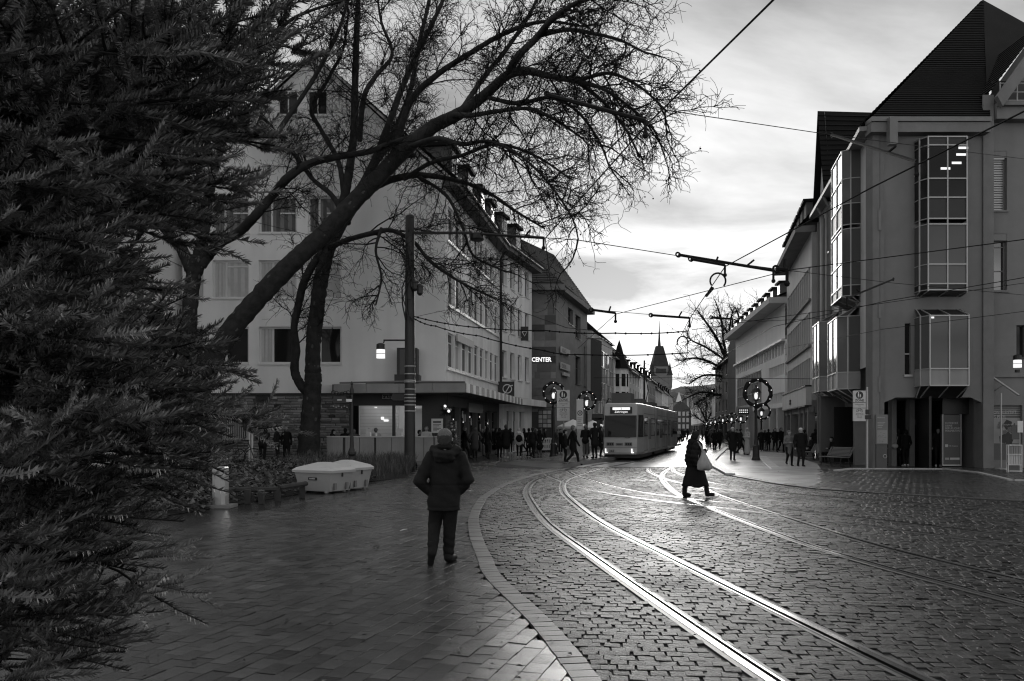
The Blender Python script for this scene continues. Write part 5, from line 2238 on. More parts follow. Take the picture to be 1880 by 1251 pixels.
for k in range(nn + 1):
    u = gA + (gB - gA) * k / nn
    Fv.box(b, u - .06, u + .06, zg0, zg1, -.2, .03)
for j in range(4):
    z = zg0 + (zg1 - zg0) * j / 3
    Fv.box(b, gA, gB, z - .05, z + .05, -.2, .0)
b.build('mullion_grid', wb)
b = M1(m_render_mid)
Fv.box(b, -.3, Fv.L + .05, zV, zV + .5, -.2, 1.3)
b.mat(m_white)
Fv.box(b, 0, Fv.L, zt1 + .12, zt1 + .3, .003, .3)
b.build('cornice', wb)
b = M1(m_tile)
roof_courses(b, Fv.pt(-.3, zV + .5, .9), Fv.pt(Fv.L, zV + .5, .9), Fv.pt(Fv.L, zV + 2.7, -5), Fv.pt(-.3, zV + 2.7, -5), 16)
b.poly(Fv.pt(-.3, zV + .5, .9), Fv.pt(-.3, zV + 2.7, -5), Fv.pt(-.3, zV + .5, -11))
b.build('roof', wb)
for k in range(9):
    u = 1.5 + k * 3.1
    b = M1(m_render_dark)
    Fv.box(b, u - .7, u + .7, zV + .6, zV + 1.9, -3.2, .1)
    b.mat(m_tile)
    Fv.box(b, u - .9, u + .9, zV + 1.903, zV + 2.05, -3.4, .3)
    d = b.build('dormer', wb)
    b = M1(m_frame)
    Fv.box(b, u - .5, u + .5, zV + .75, zV + 1.8, .103, .14)
    b.mat(m_glass)
    Fv.quad(b, u - .4, u + .4, zV + .83, zV + 1.72, .144)
    b.build('dormer_window', d)
b = M1(m_glass)
Fv.quad(b, 0, Fv.L, 0.02, 3.6, -.8)
b.mat(m_render_mid)
for k in range(9):
    u = Fv.L * k / 8
    Fv.box(b, u - .3, u + .3, 0, 3.6, -.8, .0)
b.build('shop_front', wb)

# dark tall building and the bright far row
dk, Fk = row_house('dark_building', W(1313, 0, 132).xy.to_3d(), W(1345, 0, 108).xy.to_3d(), 11.5, 17.5, 'dark tall building behind the bare tree, left of the white building', m_render_dark, ncol=5, floors=3, z_first=4.4, dz=2.5, wh=1.5, win_glass=m_glass)
F_end = Fac(W(1337, 0, 107).xy.to_3d(), W(1372, 0, 107).xy.to_3d())
b = M1(m_render_dark)
F_end.quad(b, 0, F_end.L, 0, 12.5, 0)
b.poly(F_end.pt(0, 12.5), F_end.pt(F_end.L, 12.5), F_end.pt(F_end.L * .6, 16.5))
b.build('end_wall', dk)
pa = [(1313, 150), (1303, 185), (1292, 225), (1280, 280), (1268, 340)]
wl2 = [m_render_side, m_render_white, m_render_side, m_render_white]
lb = ['bright house of the far right row nearest to the dark building', 'second bright house of the far right row, behind the small bare tree', 'third bright house of the far right row', 'farthest pale house on the right of the street']
for i in range(4):
    row_house('row_house', W(pa[i + 1][0], 0, pa[i + 1][1]).xy.to_3d(), W(pa[i][0], 0, pa[i][1]).xy.to_3d(), 8.6 + i * .5, 12.5 + i * .6, lb[i], wl2[i], ncol=5, floors=2, z_first=4.0, dz=2.4, wh=1.5, dorm=3, group='bright houses of the far right row')

# ================================================================== BARE PLANE TREES
class Tubes:
    """many tapering limbs gathered into numpy arrays"""

    def __init__(self):
        self.V, self.F, self.k = [], [], 0

    def add(self, pts, r0, r1, n):
        P = np.asarray(pts, dtype=float)
        m = len(P)
        T = np.gradient(P, axis=0)
        T /= np.linalg.norm(T, axis=1)[:, None] + 1e-9
        ref = np.array((0.31, 0.9, 0.2)) if abs(T[0, 2]) > .6 else np.array((0.1, 0.2, 1.0))
        A = np.cross(T, ref)
        A /= np.linalg.norm(A, axis=1)[:, None] + 1e-9
        B = np.cross(T, A)
        r = np.linspace(r0, r1, m) if np.isscalar(r1) else np.asarray(r1)
        ang = np.arange(n) * 2 * np.pi / n
        if np.ndim(r1):
            r = r[:, None] * (1 + np.clip(rng.normal(0, .028, (m, n)), -.06, .06))
            r[:, 0] = r[:, -1] if n < 4 else r[:, 0]
        else:
            r = r[:, None]
        ring = P[:, None, :] + (A[:, None, :] * np.cos(ang)[None, :, None] + B[:, None, :] * np.sin(ang)[None, :, None]) * r[:, :, None]
        self.V.append(ring.reshape(-1, 3))
        i = np.arange(m - 1)[:, None] * n
        j = np.arange(n)[None, :]
        a, b = i + j, i + (j + 1) % n
        self.F.append((np.stack([a, b, b + n, a + n], -1).reshape(-1, 4)) + self.k)
        self.k += m * n

    def obj(self, name, mat, parent, smooth=True, kind=None, origin=None):
        if not self.V:
            return None
        off = np.array(org_of(parent)) if parent is not None else np.array(origin or (0, 0, 0))
        me = mesh_np(name, np.concatenate(self.V) - off, np.concatenate(self.F), mat, smooth=smooth)
        o = link_mesh(name, me, parent)
        if kind:
            o['kind'] = kind
        ORG[o.name] = Vector(off)
        return o


def unit(v):
    return v / (np.linalg.norm(v) + 1e-9)


def grow(start, d, length, nseg, wob, up=0.0, droop=0.0):
    P = [np.array(start)]
    d = unit(np.array(d))
    s = length / nseg
    for i in range(nseg):
        d = unit(d + rng.normal(0, wob, 3) + np.array((0, 0, up - droop * i / nseg)))
        P.append(P[-1] + d * s)
    return np.array(P)


def side_dir(t, ang, flat=0.0):
    ax = unit(np.cross(t, rng.normal(0, 1, 3)))
    v = t * math.cos(ang) + ax * math.sin(ang)
    v[1] *= (1 - flat)
    return unit(v)


def twigs_on(path, tb, tt, ends, dens=1.6, l1=1.9, l2=.9, l3=.5, r=.028, up=.05, droop=.12, t0=.15, seeds=None):
    """secondary shoots along a limb path"""
    seg = np.linalg.norm(np.diff(path, axis=0), axis=1)
    L = seg.sum()
    n = int(L * dens * 1.35)
    cum = np.concatenate([[0], np.cumsum(seg)]) / L
    for q in range(n):
        t = t0 + (1 - t0) * (q + rng.uniform(0, 1)) / n
        p = np.array([np.interp(t, cum, path[:, k]) for k in range(3)])
        i = min(np.searchsorted(cum, t), len(path) - 1)
        tg = unit(path[i] - path[max(i - 1, 0)])
        ln = l1 * 1.12 * rng.uniform(.4, 1.4) * (1.1 - .5 * t)
        b1 = grow(p, side_dir(tg, rng.uniform(.5, 1.05)), ln, 6, .17, up, droop)
        tb.add(b1, r * rng.uniform(.8, 1.3), .011, 4)
        for w in range(int(4 + ln * 4.2)):
            k = rng.integers(1, len(b1))
            d1 = unit(b1[k] - b1[k - 1])
            b2 = grow(b1[k], side_dir(d1, rng.uniform(.4, 1.0)), l2 * rng.uniform(.4, 1.3), 5, .24, up * .4, droop * 1.6)
            tt.add(b2, .0125, .008, 3)
            for x in range(rng.integers(3, 6)):
                kk = rng.integers(1, len(b2))
                d2 = unit(b2[kk] - b2[kk - 1])
                b3 = grow(b2[kk], side_dir(d2, rng.uniform(.5, 1.1)), l3 * rng.uniform(.3, 1.3), 3, .42, 0, droop)
                tt.add(b3, .0085, .0065, 3)
                if seeds is not None and rng.uniform() < .02:
                    seeds.append(b3[-1] + np.array((0, 0, -.06)))


LR = .8


def limb(pts, depth):
    """traced limb: (px, py, radius px[, dy]) -> path and radii in metres"""
    P, R = [], []
    for q in pts:
        Y = depth + (q[3] if len(q) > 3 else 0)
        P.append(W(q[0], q[1], Y))
        R.append(q[2] / FOC * Y * LR)
    sp = smooth_path(P, 9)
    rr = np.interp(np.linspace(0, 1, len(sp)), np.linspace(0, 1, len(R)), R)
    return np.array([tuple(v) for v in sp]), rr


def plane_tree(base, label, trunk, limbs, depth, dens=1.6, l1=1.9, patch=34, bark=True, **k):
    o = empty('plane_tree', base, label, 'tree', 'bare plane trees')
    t = Tubes()
    P, R = limb(trunk, depth)
    Rj = R * (1 + rng.normal(0, .035, len(R)))
    t.add(P, 0, Rj, 14)
    t.obj('trunk', m_bark, o)
    tw, tt, seeds = Tubes(), Tubes(), []
    for L in limbs:
        q, r = limb(L, depth)
        a = Tubes()
        a.add(q, 0, r * (1 + rng.normal(0, .03, len(r))), 9)
        a.obj('limb', m_bark, o)
        big = r[0] > .10
        twigs_on(q, tw, tt, None, dens=dens, l1=l1 * (1.15 if big else .9), t0=.32 if big else .12, seeds=seeds, **k)
    tw.obj('branch_mass', m_twig, o, kind='stuff')
    tt.obj('twig_mass', m_twig, o, kind='stuff')
    if seeds:
        b = M1(m_twig)
        for s in seeds[:260]:
            b.ball(s, .03, 5, 3)
        b.build('seed_balls', o)['kind'] = 'stuff'
    if patch:
        b = M1(m_bark_patch)
        for q in range(patch):
            i = rng.integers(1, len(P) - 1)
            a = rng.uniform(math.pi, 2 * math.pi)
            tg = Vector(tuple(unit(P[i + 1] - P[i - 1])))
            sidev = tg.cross(Vector((0, 1, 0))).normalized()
            fr = -Vector((0, 1, 0))
            c = Vector(tuple(P[i]))
            s = R[i] * rng.uniform(.05, .2)
            for _ in range(1):
                pts = []
                for w in range(7):
                    an = w * math.tau / 7
                    rr = s * rng.uniform(.6, 1.2)
                    th_ = math.cos(an) * rr / R[i] + (a - 1.5 * math.pi) * .75
                    hgt = math.sin(an) * rr * 1.7
                    pts.append(c + (sidev * math.sin(th_) + fr * math.cos(th_)) * (R[i] * 1.012 + .004) + tg * hgt)
                b.poly(*pts)
        b.build('bark_patches', o)['kind'] = 'stuff'
    return o


D1 = 39.0
plane_tree(W(565, 850, D1).xy.to_3d(), 'bare plane tree with the forked thick trunk standing just left of the cafe counter',
    [(566, 868, 31), (566, 850, 28), (568, 800, 24), (571, 760, 22), (573, 720, 20), (575, 690, 19), (574, 670, 17), (576, 620, 17), (582, 570, 17), (588, 520, 17), (594, 490, 16)],
    [
        [(566, 722, 11), (552, 706, 11), (541, 680, 10), (544, 640, 9), (540, 600, 8), (548, 560, 9), (556, 525, 9), (572, 490, 9), (590, 465, 8), (600, 450, 7)],
        [(594, 495, 15), (608, 450, 13), (640, 395, 11), (680, 350, 9), (720, 330, 8), (770, 322, 7), (830, 330, 5), (890, 350, 4, -2), (950, 390, 3, -3), (1000, 420, 2, -4)],
        [(594, 490, 14), (610, 430, 12, 1), (628, 380, 11, 1), (640, 320, 10, 1), (650, 240, 9, 1), (652, 150, 8, 2), (655, 60, 7, 2), (660, -40, 5, 2), (668, -140, 3, 2)],
        [(612, 430, 11, 1), (630, 400, 10), (660, 350, 10, -1), (690, 290, 9, -1), (715, 225, 8, -2), (735, 170, 7, -2), (765, 100, 6, -2), (800, 30, 5, -3), (840, -60, 3, -3)],
        [(640, 380, 8), (690, 300, 8, 2), (730, 230, 7, 3), (755, 160, 6, 3), (770, 80, 5, 4), (790, -10, 4, 4), (800, -90, 3, 4)],
        [(690, 330, 8), (720, 290, 8, -2), (752, 190, 8, -3), (800, 140, 7, -4), (860, 100, 6, -5), (930, 60, 5, -6), (1000, 40, 4, -6), (1080, 50, 2, -7)],
        [(640, 410, 6), (610, 360, 6, 2), (575, 330, 5, 3), (545, 290, 5, 3), (515, 250, 4, 4), (480, 215, 3, 4), (440, 180, 2, 4)],
        [(632, 370, 6, 1), (622, 300, 6, 1), (590, 240, 5, 2), (572, 200, 5, 2), (600, 150, 4, 2), (630, 90, 3, 2), (640, 20, 2, 2)],
        [(660, 260, 6, 1), (668, 180, 6), (690, 140, 5), (720, 100, 4), (700, 40, 3), (690, -30, 2)],
        [(602, 455, 7), (640, 440, 6, -2), (690, 427, 6, -3), (720, 424, 5, -3), (760, 445, 4, -4), (790, 480, 4, -4), (840, 515, 3, -4), (900, 545, 2, -5)],
        [(742, 330, 5, -1), (790, 300, 5, -2), (850, 285, 4, -3), (910, 265, 4, -4), (980, 285, 3, -5), (1050, 330, 2, -6)],
        [(700, 420, 4, -3), (690, 460, 3, -4), (700, 510, 2.5, -4), (690, 560, 2, -5)],
        [(770, 325, 4), (820, 360, 4, -2), (850, 420, 3, -3), (870, 470, 2.5, -3), (930, 500, 2, -4)],
    ], D1, dens=1.75, l1=2.1)

D2 = 33.0
plane_tree(W(345, 905, D2).xy.to_3d(), 'long leaning plane limb crossing the pale facade from lower left to upper right, mottled bark',
    [(330, 905, 30), (345, 820, 27), (362, 740, 25), (385, 670, 24), (430, 600, 23), (490, 530, 22), (550, 470, 21), (600, 425, 20), (650, 370, 19), (700, 320, 18), (750, 268, 17), (800, 230, 15)],
    [
        [(795, 232, 15), (845, 208, 14, -1), (890, 175, 12, -2), (930, 140, 11, -3), (965, 131, 9, -4), (1010, 140, 7, -5), (1060, 150, 6, -6), (1110, 165, 4, -7), (1160, 200, 3, -7), (1200, 235, 2, -8)],
        [(930, 142, 9, -3), (950, 105, 9, -4), (985, 70, 8, -4), (1010, 40, 7, -5), (1050, 10, 5, -6), (1100, -10, 4, -7), (1150, -15, 3, -7)],
        [(990, 65, 6, -4), (1040, 55, 5, -5), (1090, 62, 4, -6), (1140, 75, 3, -7), (1190, 100, 2, -8)],
        [(796, 234, 9), (812, 220, 8), (834, 212, 7, -1), (866, 212, 6, -2), (910, 205, 5, -3), (970, 200, 4, -4), (1020, 220, 3, -5), (1070, 255, 2, -5)],
        [(1010, 140, 6, -5), (1065, 145, 5, -6), (1120, 135, 4, -7), (1175, 160, 3, -7), (1225, 205, 2, -8)],
        [(1060, 150, 5, -6), (1110, 190, 4, -6), (1150, 240, 3, -7), (1175, 290, 2, -7)],
        [(740, 275, 7), (800, 255, 6, -2), (850, 265, 5, -3), (900, 260, 4, -4), (960, 290, 3, -5), (1010, 340, 2.5, -5), (1050, 400, 2, -6), (1062, 440, 1.5, -6)],
        [(845, 205, 6, -1), (890, 140, 6), (930, 90, 5), (970, 30, 4), (1000, -30, 3)],
        [(700, 320, 8), (720, 290, 7, 1), (760, 285, 6, 2)],
        [(890, 178, 5, -2), (950, 190, 5, -3), (1010, 180, 4, -4), (1060, 205, 3, -5), (1100, 260, 2.5, -5), (1120, 310, 2, -6)],
    ], D2, dens=1.9, l1=2.0)

D3 = 36.0
plane_tree(W(345, 870, D3).xy.to_3d(), 'mottled plane trunk forking into three just right of the fir, before the pale facade',
    [(338, 880, 26), (340, 800, 22), (343, 720, 20), (346, 650, 20), (347, 600, 18), (350, 550, 17), (355, 510, 17), (360, 485, 20), (362, 470, 18)],
    [
        [(350, 495, 14), (335, 460, 13), (315, 435, 12), (290, 405, 10), (250, 350, 9), (215, 290, 8), (190, 120, 6), (180, 20, 4), (170, -80, 3)],
        [(364, 480, 15), (372, 440, 14), (380, 380, 12, 1), (392, 320, 10, 1), (410, 260, 8, 2), (440, 180, 7, 2), (470, 100, 6, 2), (500, 20, 4, 2), (520, -60, 3, 2)],
        [(368, 488, 13), (385, 465, 13), (405, 445, 12, -1), (440, 425, 11, -1), (470, 395, 11, -2), (500, 360, 10, -2), (530, 325, 10, -3), (570, 300, 9, -3), (620, 288, 8, -3), (680, 278, 7, -3), (720, 262, 6, -3), (760, 250, 5, -3)],
        [(440, 185, 6, 2), (400, 90, 5, 2), (385, 10, 4, 2), (375, -60, 3, 2)],
        [(470, 100, 5, 2), (530, 40, 4, 1), (600, 10, 3, 0), (680, -10, 2, 0)],
        [(280, 120, 6, 1), (300, 110, 6, 1), (285, 50, 5, 1), (295, -30, 3, 1)],
        [(505, 250, 6, 2), (560, 170, 5, 2), (590, 120, 5, 2), (620, 60, 4, 2), (640, 0, 3, 2)],
    ], D3, dens=1.5, l1=1.9)

# ---- far bare trees on the right of the street
for (bx, by, D, lab, trunk, limbs_) in (
    (1358, 790, 122, 'large bare tree in front of the dark building right of the gate tower',
        [(1362, 792, 7), (1358, 740, 6), (1350, 715, 6), (1343, 690, 5.5), (1335, 660, 5)],
        [[(1337, 670, 4.5), (1325, 640, 4), (1312, 615, 3), (1295, 590, 2.5), (1280, 570, 1.6)], [(1345, 700, 4), (1320, 690, 3), (1290, 690, 2.5), (1265, 705, 1.6)],
         [(1342, 690, 4), (1310, 668, 3), (1280, 658, 2.5), (1255, 660, 1.6)], [(1335, 662, 3.5), (1328, 620, 3), (1325, 590, 2.5), (1318, 565, 1.5)],
         [(1336, 665, 3), (1300, 640, 2.5), (1275, 628, 2), (1262, 620, 1.5)], [(1352, 720, 3.5), (1320, 725, 3), (1290, 720, 2), (1262, 730, 1.5)],
         [(1345, 700, 3.5), (1352, 650, 3), (1340, 610, 2.5), (1345, 570, 1.6)]]),
    (1385, 790, 130, 'bare tree whose crown rises over the dormers of the white building',
        [(1392, 792, 7), (1390, 740, 6), (1388, 690, 5), (1385, 640, 5)],
        [[(1385, 645, 4), (1370, 610, 3), (1358, 585, 2.2), (1350, 565, 1.5)], [(1385, 640, 4), (1388, 600, 3), (1392, 570, 2.2), (1398, 550, 1.5)],
         [(1386, 640, 3.5), (1400, 600, 3), (1412, 580, 2), (1424, 572, 1.5)], [(1386, 650, 3), (1360, 630, 2.5), (1340, 620, 2), (1330, 600, 1.5)]]),
    (1300, 800, 170, 'small bare tree in front of the bright far houses',
        [(1299, 802, 3), (1298, 785, 2.6), (1297, 770, 2.2)],
        [[(1297, 775, 2), (1288, 755, 1.5), (1280, 742, 1)], [(1297, 772, 2), (1296, 750, 1.5), (1298, 738, 1)], [(1298, 775, 2), (1306, 758, 1.5), (1312, 748, 1)], [(1297, 778, 1.6), (1284, 770, 1.2), (1275, 762, 1)]])):
    base = W(bx, 790, D).xy.to_3d()
    o = empty('bare_tree', base, lab, 'tree', 'bare trees along the street')
    t = Tubes()
    P, R = limb(trunk, D)
    P[0][2] = 0
    t.add(P, 0, R, 8)
    t.obj('trunk', m_bark, o)
    tw, tt = Tubes(), Tubes()
    for L in limbs_:
        q, r = limb([(a, b_, c_, rng.uniform(-2, 2)) for a, b_, c_ in L], D)
        tw.add(q, 0, r, 5)
        big = D < 150
        seg = np.linalg.norm(np.diff(q, axis=0), axis=1).sum()
        for k in range(int(seg * 4)):
            i = rng.integers(2, len(q))
            d = unit(q[i] - q[i - 1])
            b1 = grow(q[i], side_dir(d, rng.uniform(.5, 1.1)), (2.6 if big else 1.6) * rng.uniform(.5, 1.2), 5, .2, .06, .1)
            tt.add(b1, .045, .022, 3)
            for w in range(5):
                kk = rng.integers(1, len(b1))
                b2 = grow(b1[kk], side_dir(unit(b1[kk] - b1[kk - 1]), rng.uniform(.4, 1)), 1.2 * rng.uniform(.4, 1.3), 4, .28, .03, .1)
                tt.add(b2, .028, .018, 3)
    tw.obj('limb', m_bark, o)
    tt.obj('twig_mass', m_twig, o, kind='stuff')

# ================================================================== THE FIR IN THE FOREGROUND
FIR = Vector((-2.85, 2.7, 0))
FS = .70
fir = empty('fir_tree', FIR, 'big dark fir with dense needled branches filling the left side of the view', 'tree')
t = Tubes()
t.add([(FIR.x, FIR.y, 0), (FIR.x, FIR.y, 3), (FIR.x + .05, FIR.y, 6)], 0, np.array([.14, .1, .03]), 10)
t.obj('trunk', m_needle_wood, fir)


def shoot_mesh(L, n, nl, seed, curve=.12):
    """one shoot along +x: needles combed forward and up on both sides"""
    r = np.random.default_rng(seed)
    V, F, T = [], [], []
    for q in range(n):
        t = (q + r.uniform(0, 1)) / n
        x = t * L
        zc = curve * L * t * t
        c = np.array((x, 0, zc))
        a = r.uniform(-2.75, 2.75)   # around the twig, 0 = up
        ln = nl * r.uniform(.75, 1.1) * (1 - .35 * max(0, t - .8) / .2) * (.75 + .25 * math.cos(a * .5))
        fw = r.uniform(.5, 1.0) + max(0, t - .85) * 2.5
        d = np.array((fw, math.sin(a), math.cos(a) * .85 + .12))
        d /= np.linalg.norm(d)
        s = np.cross(d, (0.3, 0.5, 0.8))
        s /= np.linalg.norm(s)
        w = .0100 * r.uniform(.8, 1.3)
        mid = c + d * ln * .5
        tip = c + d * ln + np.array((0, 0, .002))
        k = len(V)
        V += [c - s * w * .7, c + s * w * .7, mid + s * w, tip, mid - s * w]
        F.append((k, k + 1, k + 2, k + 4))
        F.append((k + 4, k + 2, k + 3, k + 3))
        T += [r.uniform(-.5, .6)] * 2
    # twig as a thin three sided stem
    k = len(V)
    for t in (0, .5, 1):
        for j in range(3):
            an = j * 2.094
            V.append((t * L, .016 * math.cos(an) * (1.2 - .6 * t), curve * L * t * t + .016 * math.sin(an)))
    for i in range(2):
        for j in range(3):
            F.append((k + i * 3 + j, k + i * 3 + (j + 1) % 3, k + i * 3 + 3 + (j + 1) % 3, k + i * 3 + 3 + j))
            T.append(-.6)
    return np.array(V), F, np.array(T)


def quads_tris(F):
    return np.array([f if f[2] != f[3] else (f[0], f[1], f[2], f[2]) for f in F])


PROT = [shoot_mesh(1.0, 105, .175, s, c) for s, c in ((1, .1), (2, .22), (3, .0), (4, -.12), (5, .34), (6, .15))]


def shoot_me(i, tn):
    V, F, T = PROT[i]
    me = bpy.data.meshes.new('shoot')
    fs = [tuple(f) if f[2] != f[3] else tuple(f[:3]) for f in F]
    me.from_pydata([tuple(v) for v in V], [], fs)
    me.materials.append(m_needle)
    a = me.attributes.new('tone', 'FLOAT', 'FACE')
    a.data.foreach_set('value', (T + tn).astype(np.float32))
    me.update()
    return me


NS = .14         # needle size stays the same on long and short shoots
SHOOTS = []     # (origin, x axis, up, length, tone)


def frame_of(d, roll):
    d = unit(np.array(d))
    up = np.array((0, 0, 1.0)) - d * d[2]
    up = unit(up)
    s = np.cross(up, d)
    up2 = up * math.cos(roll) + s * math.sin(roll)
    return d, np.cross(up2, d), up2


def fir_branch(tip, Lb=None, root=None, dens=1.0, rise=0.0, tone=0.0, sub=True):
    tip = np.array(tip)
    base = np.array((FIR.x, FIR.y, tip[2] + rise)) if root is None else np.array(root)
    v = tip - base
    # keep only the outer length that can come into view
    L = np.linalg.norm(v)
    P = []
    for t in np.linspace(0, 1, 14):
        sag = .10 * L * math.sin(t * math.pi) * (1 if rise >= 0 else -.3)
        P.append(base + v * t + np.array((0, 0, sag * .5 + .05 * L * t * t - .05 * L * t)) + rng.normal(0, .012, 3))
    P = np.array(P)
    tb = Tubes()
    tb.add(P, .012, .003, 6)
    seg = np.linalg.norm(np.diff(P, axis=0), axis=1)
    cum = np.concatenate([[0], np.cumsum(seg)])
    s = max(.25, L * .12)
    k = 0
    while s < L - .02:
        p = np.array([np.interp(s, cum, P[:, q]) for q in range(3)])
        i = min(np.searchsorted(cum, s), len(P) - 1)
        d = unit(P[i] - P[i - 1])
        px = CXP + FOC * p[0] / max(p[1], .5)
        rest = L - s
        ln = min(.40, .10 + rest * .40) * rng.uniform(.8, 1.15)
        if px > -260:
            for sg in (-1, 1):
                sd = np.cross(d, (0, 0, 1.0)) * sg
                ang = rng.uniform(.7, .95)
                dd = unit(d * math.cos(ang) + sd * math.sin(ang) + np.array((0, 0, rng.uniform(-.12, .22))))
                q = grow(p, dd, ln, 5, .05, .02, .03)
                tb.add(q, .0035, .0018, 4)
                # herring-bone shoots on the side branch
                m = max(1, int(ln / .10 * dens))
                for w in range(m):
                    tq = (w + .6) / m
                    pp = q[0] + (q[-1] - q[0]) * tq
                    for sg2 in (-1, 1):
                        if rng.uniform() < .12:
                            continue
                        s2 = np.cross(dd, (0, 0, 1.0)) * sg2
                        a2 = rng.uniform(.6, .9)
                        d2 = unit(dd * math.cos(a2) + s2 * math.sin(a2) + np.array((0, 0, rng.uniform(-.1, .55))))
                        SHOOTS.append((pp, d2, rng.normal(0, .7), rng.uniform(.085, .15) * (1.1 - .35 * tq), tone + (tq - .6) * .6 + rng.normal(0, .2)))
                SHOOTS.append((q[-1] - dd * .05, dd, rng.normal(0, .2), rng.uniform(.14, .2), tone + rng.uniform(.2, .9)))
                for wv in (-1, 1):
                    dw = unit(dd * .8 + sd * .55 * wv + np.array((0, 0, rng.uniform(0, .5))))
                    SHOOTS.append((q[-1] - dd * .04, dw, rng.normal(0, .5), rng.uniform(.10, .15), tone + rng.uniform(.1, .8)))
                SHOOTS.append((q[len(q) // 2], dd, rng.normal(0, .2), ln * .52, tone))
            SHOOTS.append((p, unit(d + np.array((0, 0, rng.uniform(.1, .5)))), rng.normal(0, .3), rng.uniform(.1, .16), tone + rng.uniform(0, .5)))
        s += .125 / dens * rng.uniform(.85, 1.2)
        k += 1
    SHOOTS.append((P[-1] - unit(P[-1] - P[-2]) * .05, unit(P[-1] - P[-2]), 0, .2, tone + .7))
    tb.obj('branch', m_needle_wood, fir)


# branch tips as seen in the photograph: column, row, distance, height of the root above the tip
tips = [
    (628, 62, 3.5, -.5), (560, 25, 3.1, -.3), (560, 130, 3.3, -.4), (520, 90, 2.9, -.4), (470, 40, 2.7, -.3), (535, 205, 3.5, -.2), (450, 80, 3.6, -.3),
    (575, 255, 3.6, .1), (500, 190, 3.0, 0), (430, 150, 2.7, -.1), (370, 60, 2.6, -.2), (300, 20, 2.4, -.2), (440, 240, 3.3, .1), (330, 110, 3.2, 0),
    (480, 338, 3.4, .15), (465, 400, 3.6, .2), (470, 432, 3.5, .25), (420, 300, 3.0, .1), (350, 250, 2.7, .1), (270, 190, 2.5, 0), (380, 380, 3.0, .2), (300, 320, 2.6, .1),
    (375, 535, 3.6, .3), (290, 510, 3.2, .3), (285, 460, 3.5, .2), (270, 560, 3.1, .3), (265, 430, 2.7, .2), (200, 330, 2.4, .1),
    (300, 590, 3.5, .4), (300, 640, 3.4, .5), (330, 660, 3.3, .5), (350, 710, 3.2, .5), (285, 620, 2.8, .4), (220, 520, 2.5, .3), (150, 430, 2.3, .2),
    (458, 678, 3.3, .7), (430, 735, 3.4, .7), (400, 670, 3.0, .6), (405, 760, 3.0, .6), (340, 790, 2.7, .5), (270, 720, 2.5, .4), (190, 620, 2.3, .3),
    (565, 800, 3.9, .8), (500, 860, 3.8, .7), (430, 880, 3.6, .6), (385, 830, 3.1, .5), (360, 900, 3.3, .5), (300, 840, 2.6, .4), (215, 790, 2.3, .4), (130, 700, 2.2, .3),
    (290, 960, 3.2, .4), (300, 990, 3.4, .4), (245, 930, 2.7, .3), (160, 880, 2.3, .3), (60, 870, 2.2, .3),
    (375, 1085, 3.3, .4), (285, 1130, 3.2, .35), (230, 1050, 2.8, .3), (240, 1210, 3.1, .3), (215, 1175, 2.8, .25), (150, 1010, 2.4, .2), (130, 1150, 2.5, .2), (170, 1251, 2.9, .2), (60, 1100, 2.3, .15), (90, 1280, 2.6, .1), (30, 1000, 2.2, .2),
    (120, 240, 2.3, .05), (60, 120, 2.3, 0), (200, 90, 2.8, 0), (100, 20, 2.3, -.1), (90, 560, 2.2, .2), (40, 330, 2.2, .1),
]
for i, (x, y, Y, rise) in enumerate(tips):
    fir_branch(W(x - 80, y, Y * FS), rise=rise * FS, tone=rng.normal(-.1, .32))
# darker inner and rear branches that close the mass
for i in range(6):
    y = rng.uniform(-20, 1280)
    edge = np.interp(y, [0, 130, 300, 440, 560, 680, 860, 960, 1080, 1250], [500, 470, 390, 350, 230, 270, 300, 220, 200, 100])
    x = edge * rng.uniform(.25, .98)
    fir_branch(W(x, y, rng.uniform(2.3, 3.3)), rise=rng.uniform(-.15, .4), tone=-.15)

# the 300 shoots that show largest are objects of their own, the others one joined part
info = []
for i, (p, d, roll, ln, tn) in enumerate(SHOOTS):
    px, py = CXP + FOC * p[0] / p[1], HZ - FOC * (p[2] - CAMH) / p[1]
    vis = -30 < px < 700 and -30 < py < 1280
    info.append((-(ln / p[1]) if vis else 0, i, px, py))
info.sort()
ind = [q[1] for q in info[:300]]
near_me = [shoot_me(i % 6, -.1 + .1 * (i // 6)) for i in range(18)]
iset = set(ind)
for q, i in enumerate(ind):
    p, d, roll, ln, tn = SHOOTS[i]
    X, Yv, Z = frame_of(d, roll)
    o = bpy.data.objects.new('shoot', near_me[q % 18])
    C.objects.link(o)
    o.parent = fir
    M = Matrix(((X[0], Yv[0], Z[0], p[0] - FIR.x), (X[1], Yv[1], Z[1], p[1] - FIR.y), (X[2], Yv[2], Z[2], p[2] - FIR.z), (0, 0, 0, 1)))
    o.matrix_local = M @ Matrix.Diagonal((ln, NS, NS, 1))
Vall, Fall, Tall, k = [], [], [], 0
PF = []
for V, F, T in PROT:
    PF.append((V, np.array([f for f in F], dtype=np.int32), T))
for i, (p, d, roll, ln, tn) in enumerate(SHOOTS):
    if i in iset:
        continue
    px = info and (CXP + FOC * p[0] / p[1])
    if px < -420:
        continue
    V, F, T = PF[i % 6]
    X, Yv, Z = frame_of(d, roll)
    R = np.stack([X * ln, Yv * NS, Z * NS], 1)
    Vall.append(V @ R.T + (p - np.array(FIR)))
    Fall.append(F + k)
    Tall.append(T + tn)
    k += len(V)
Vall = np.concatenate(Vall)
Fall = np.concatenate(Fall)
Tall = np.concatenate(Tall)
tri = Fall[:, 2] == Fall[:, 3]
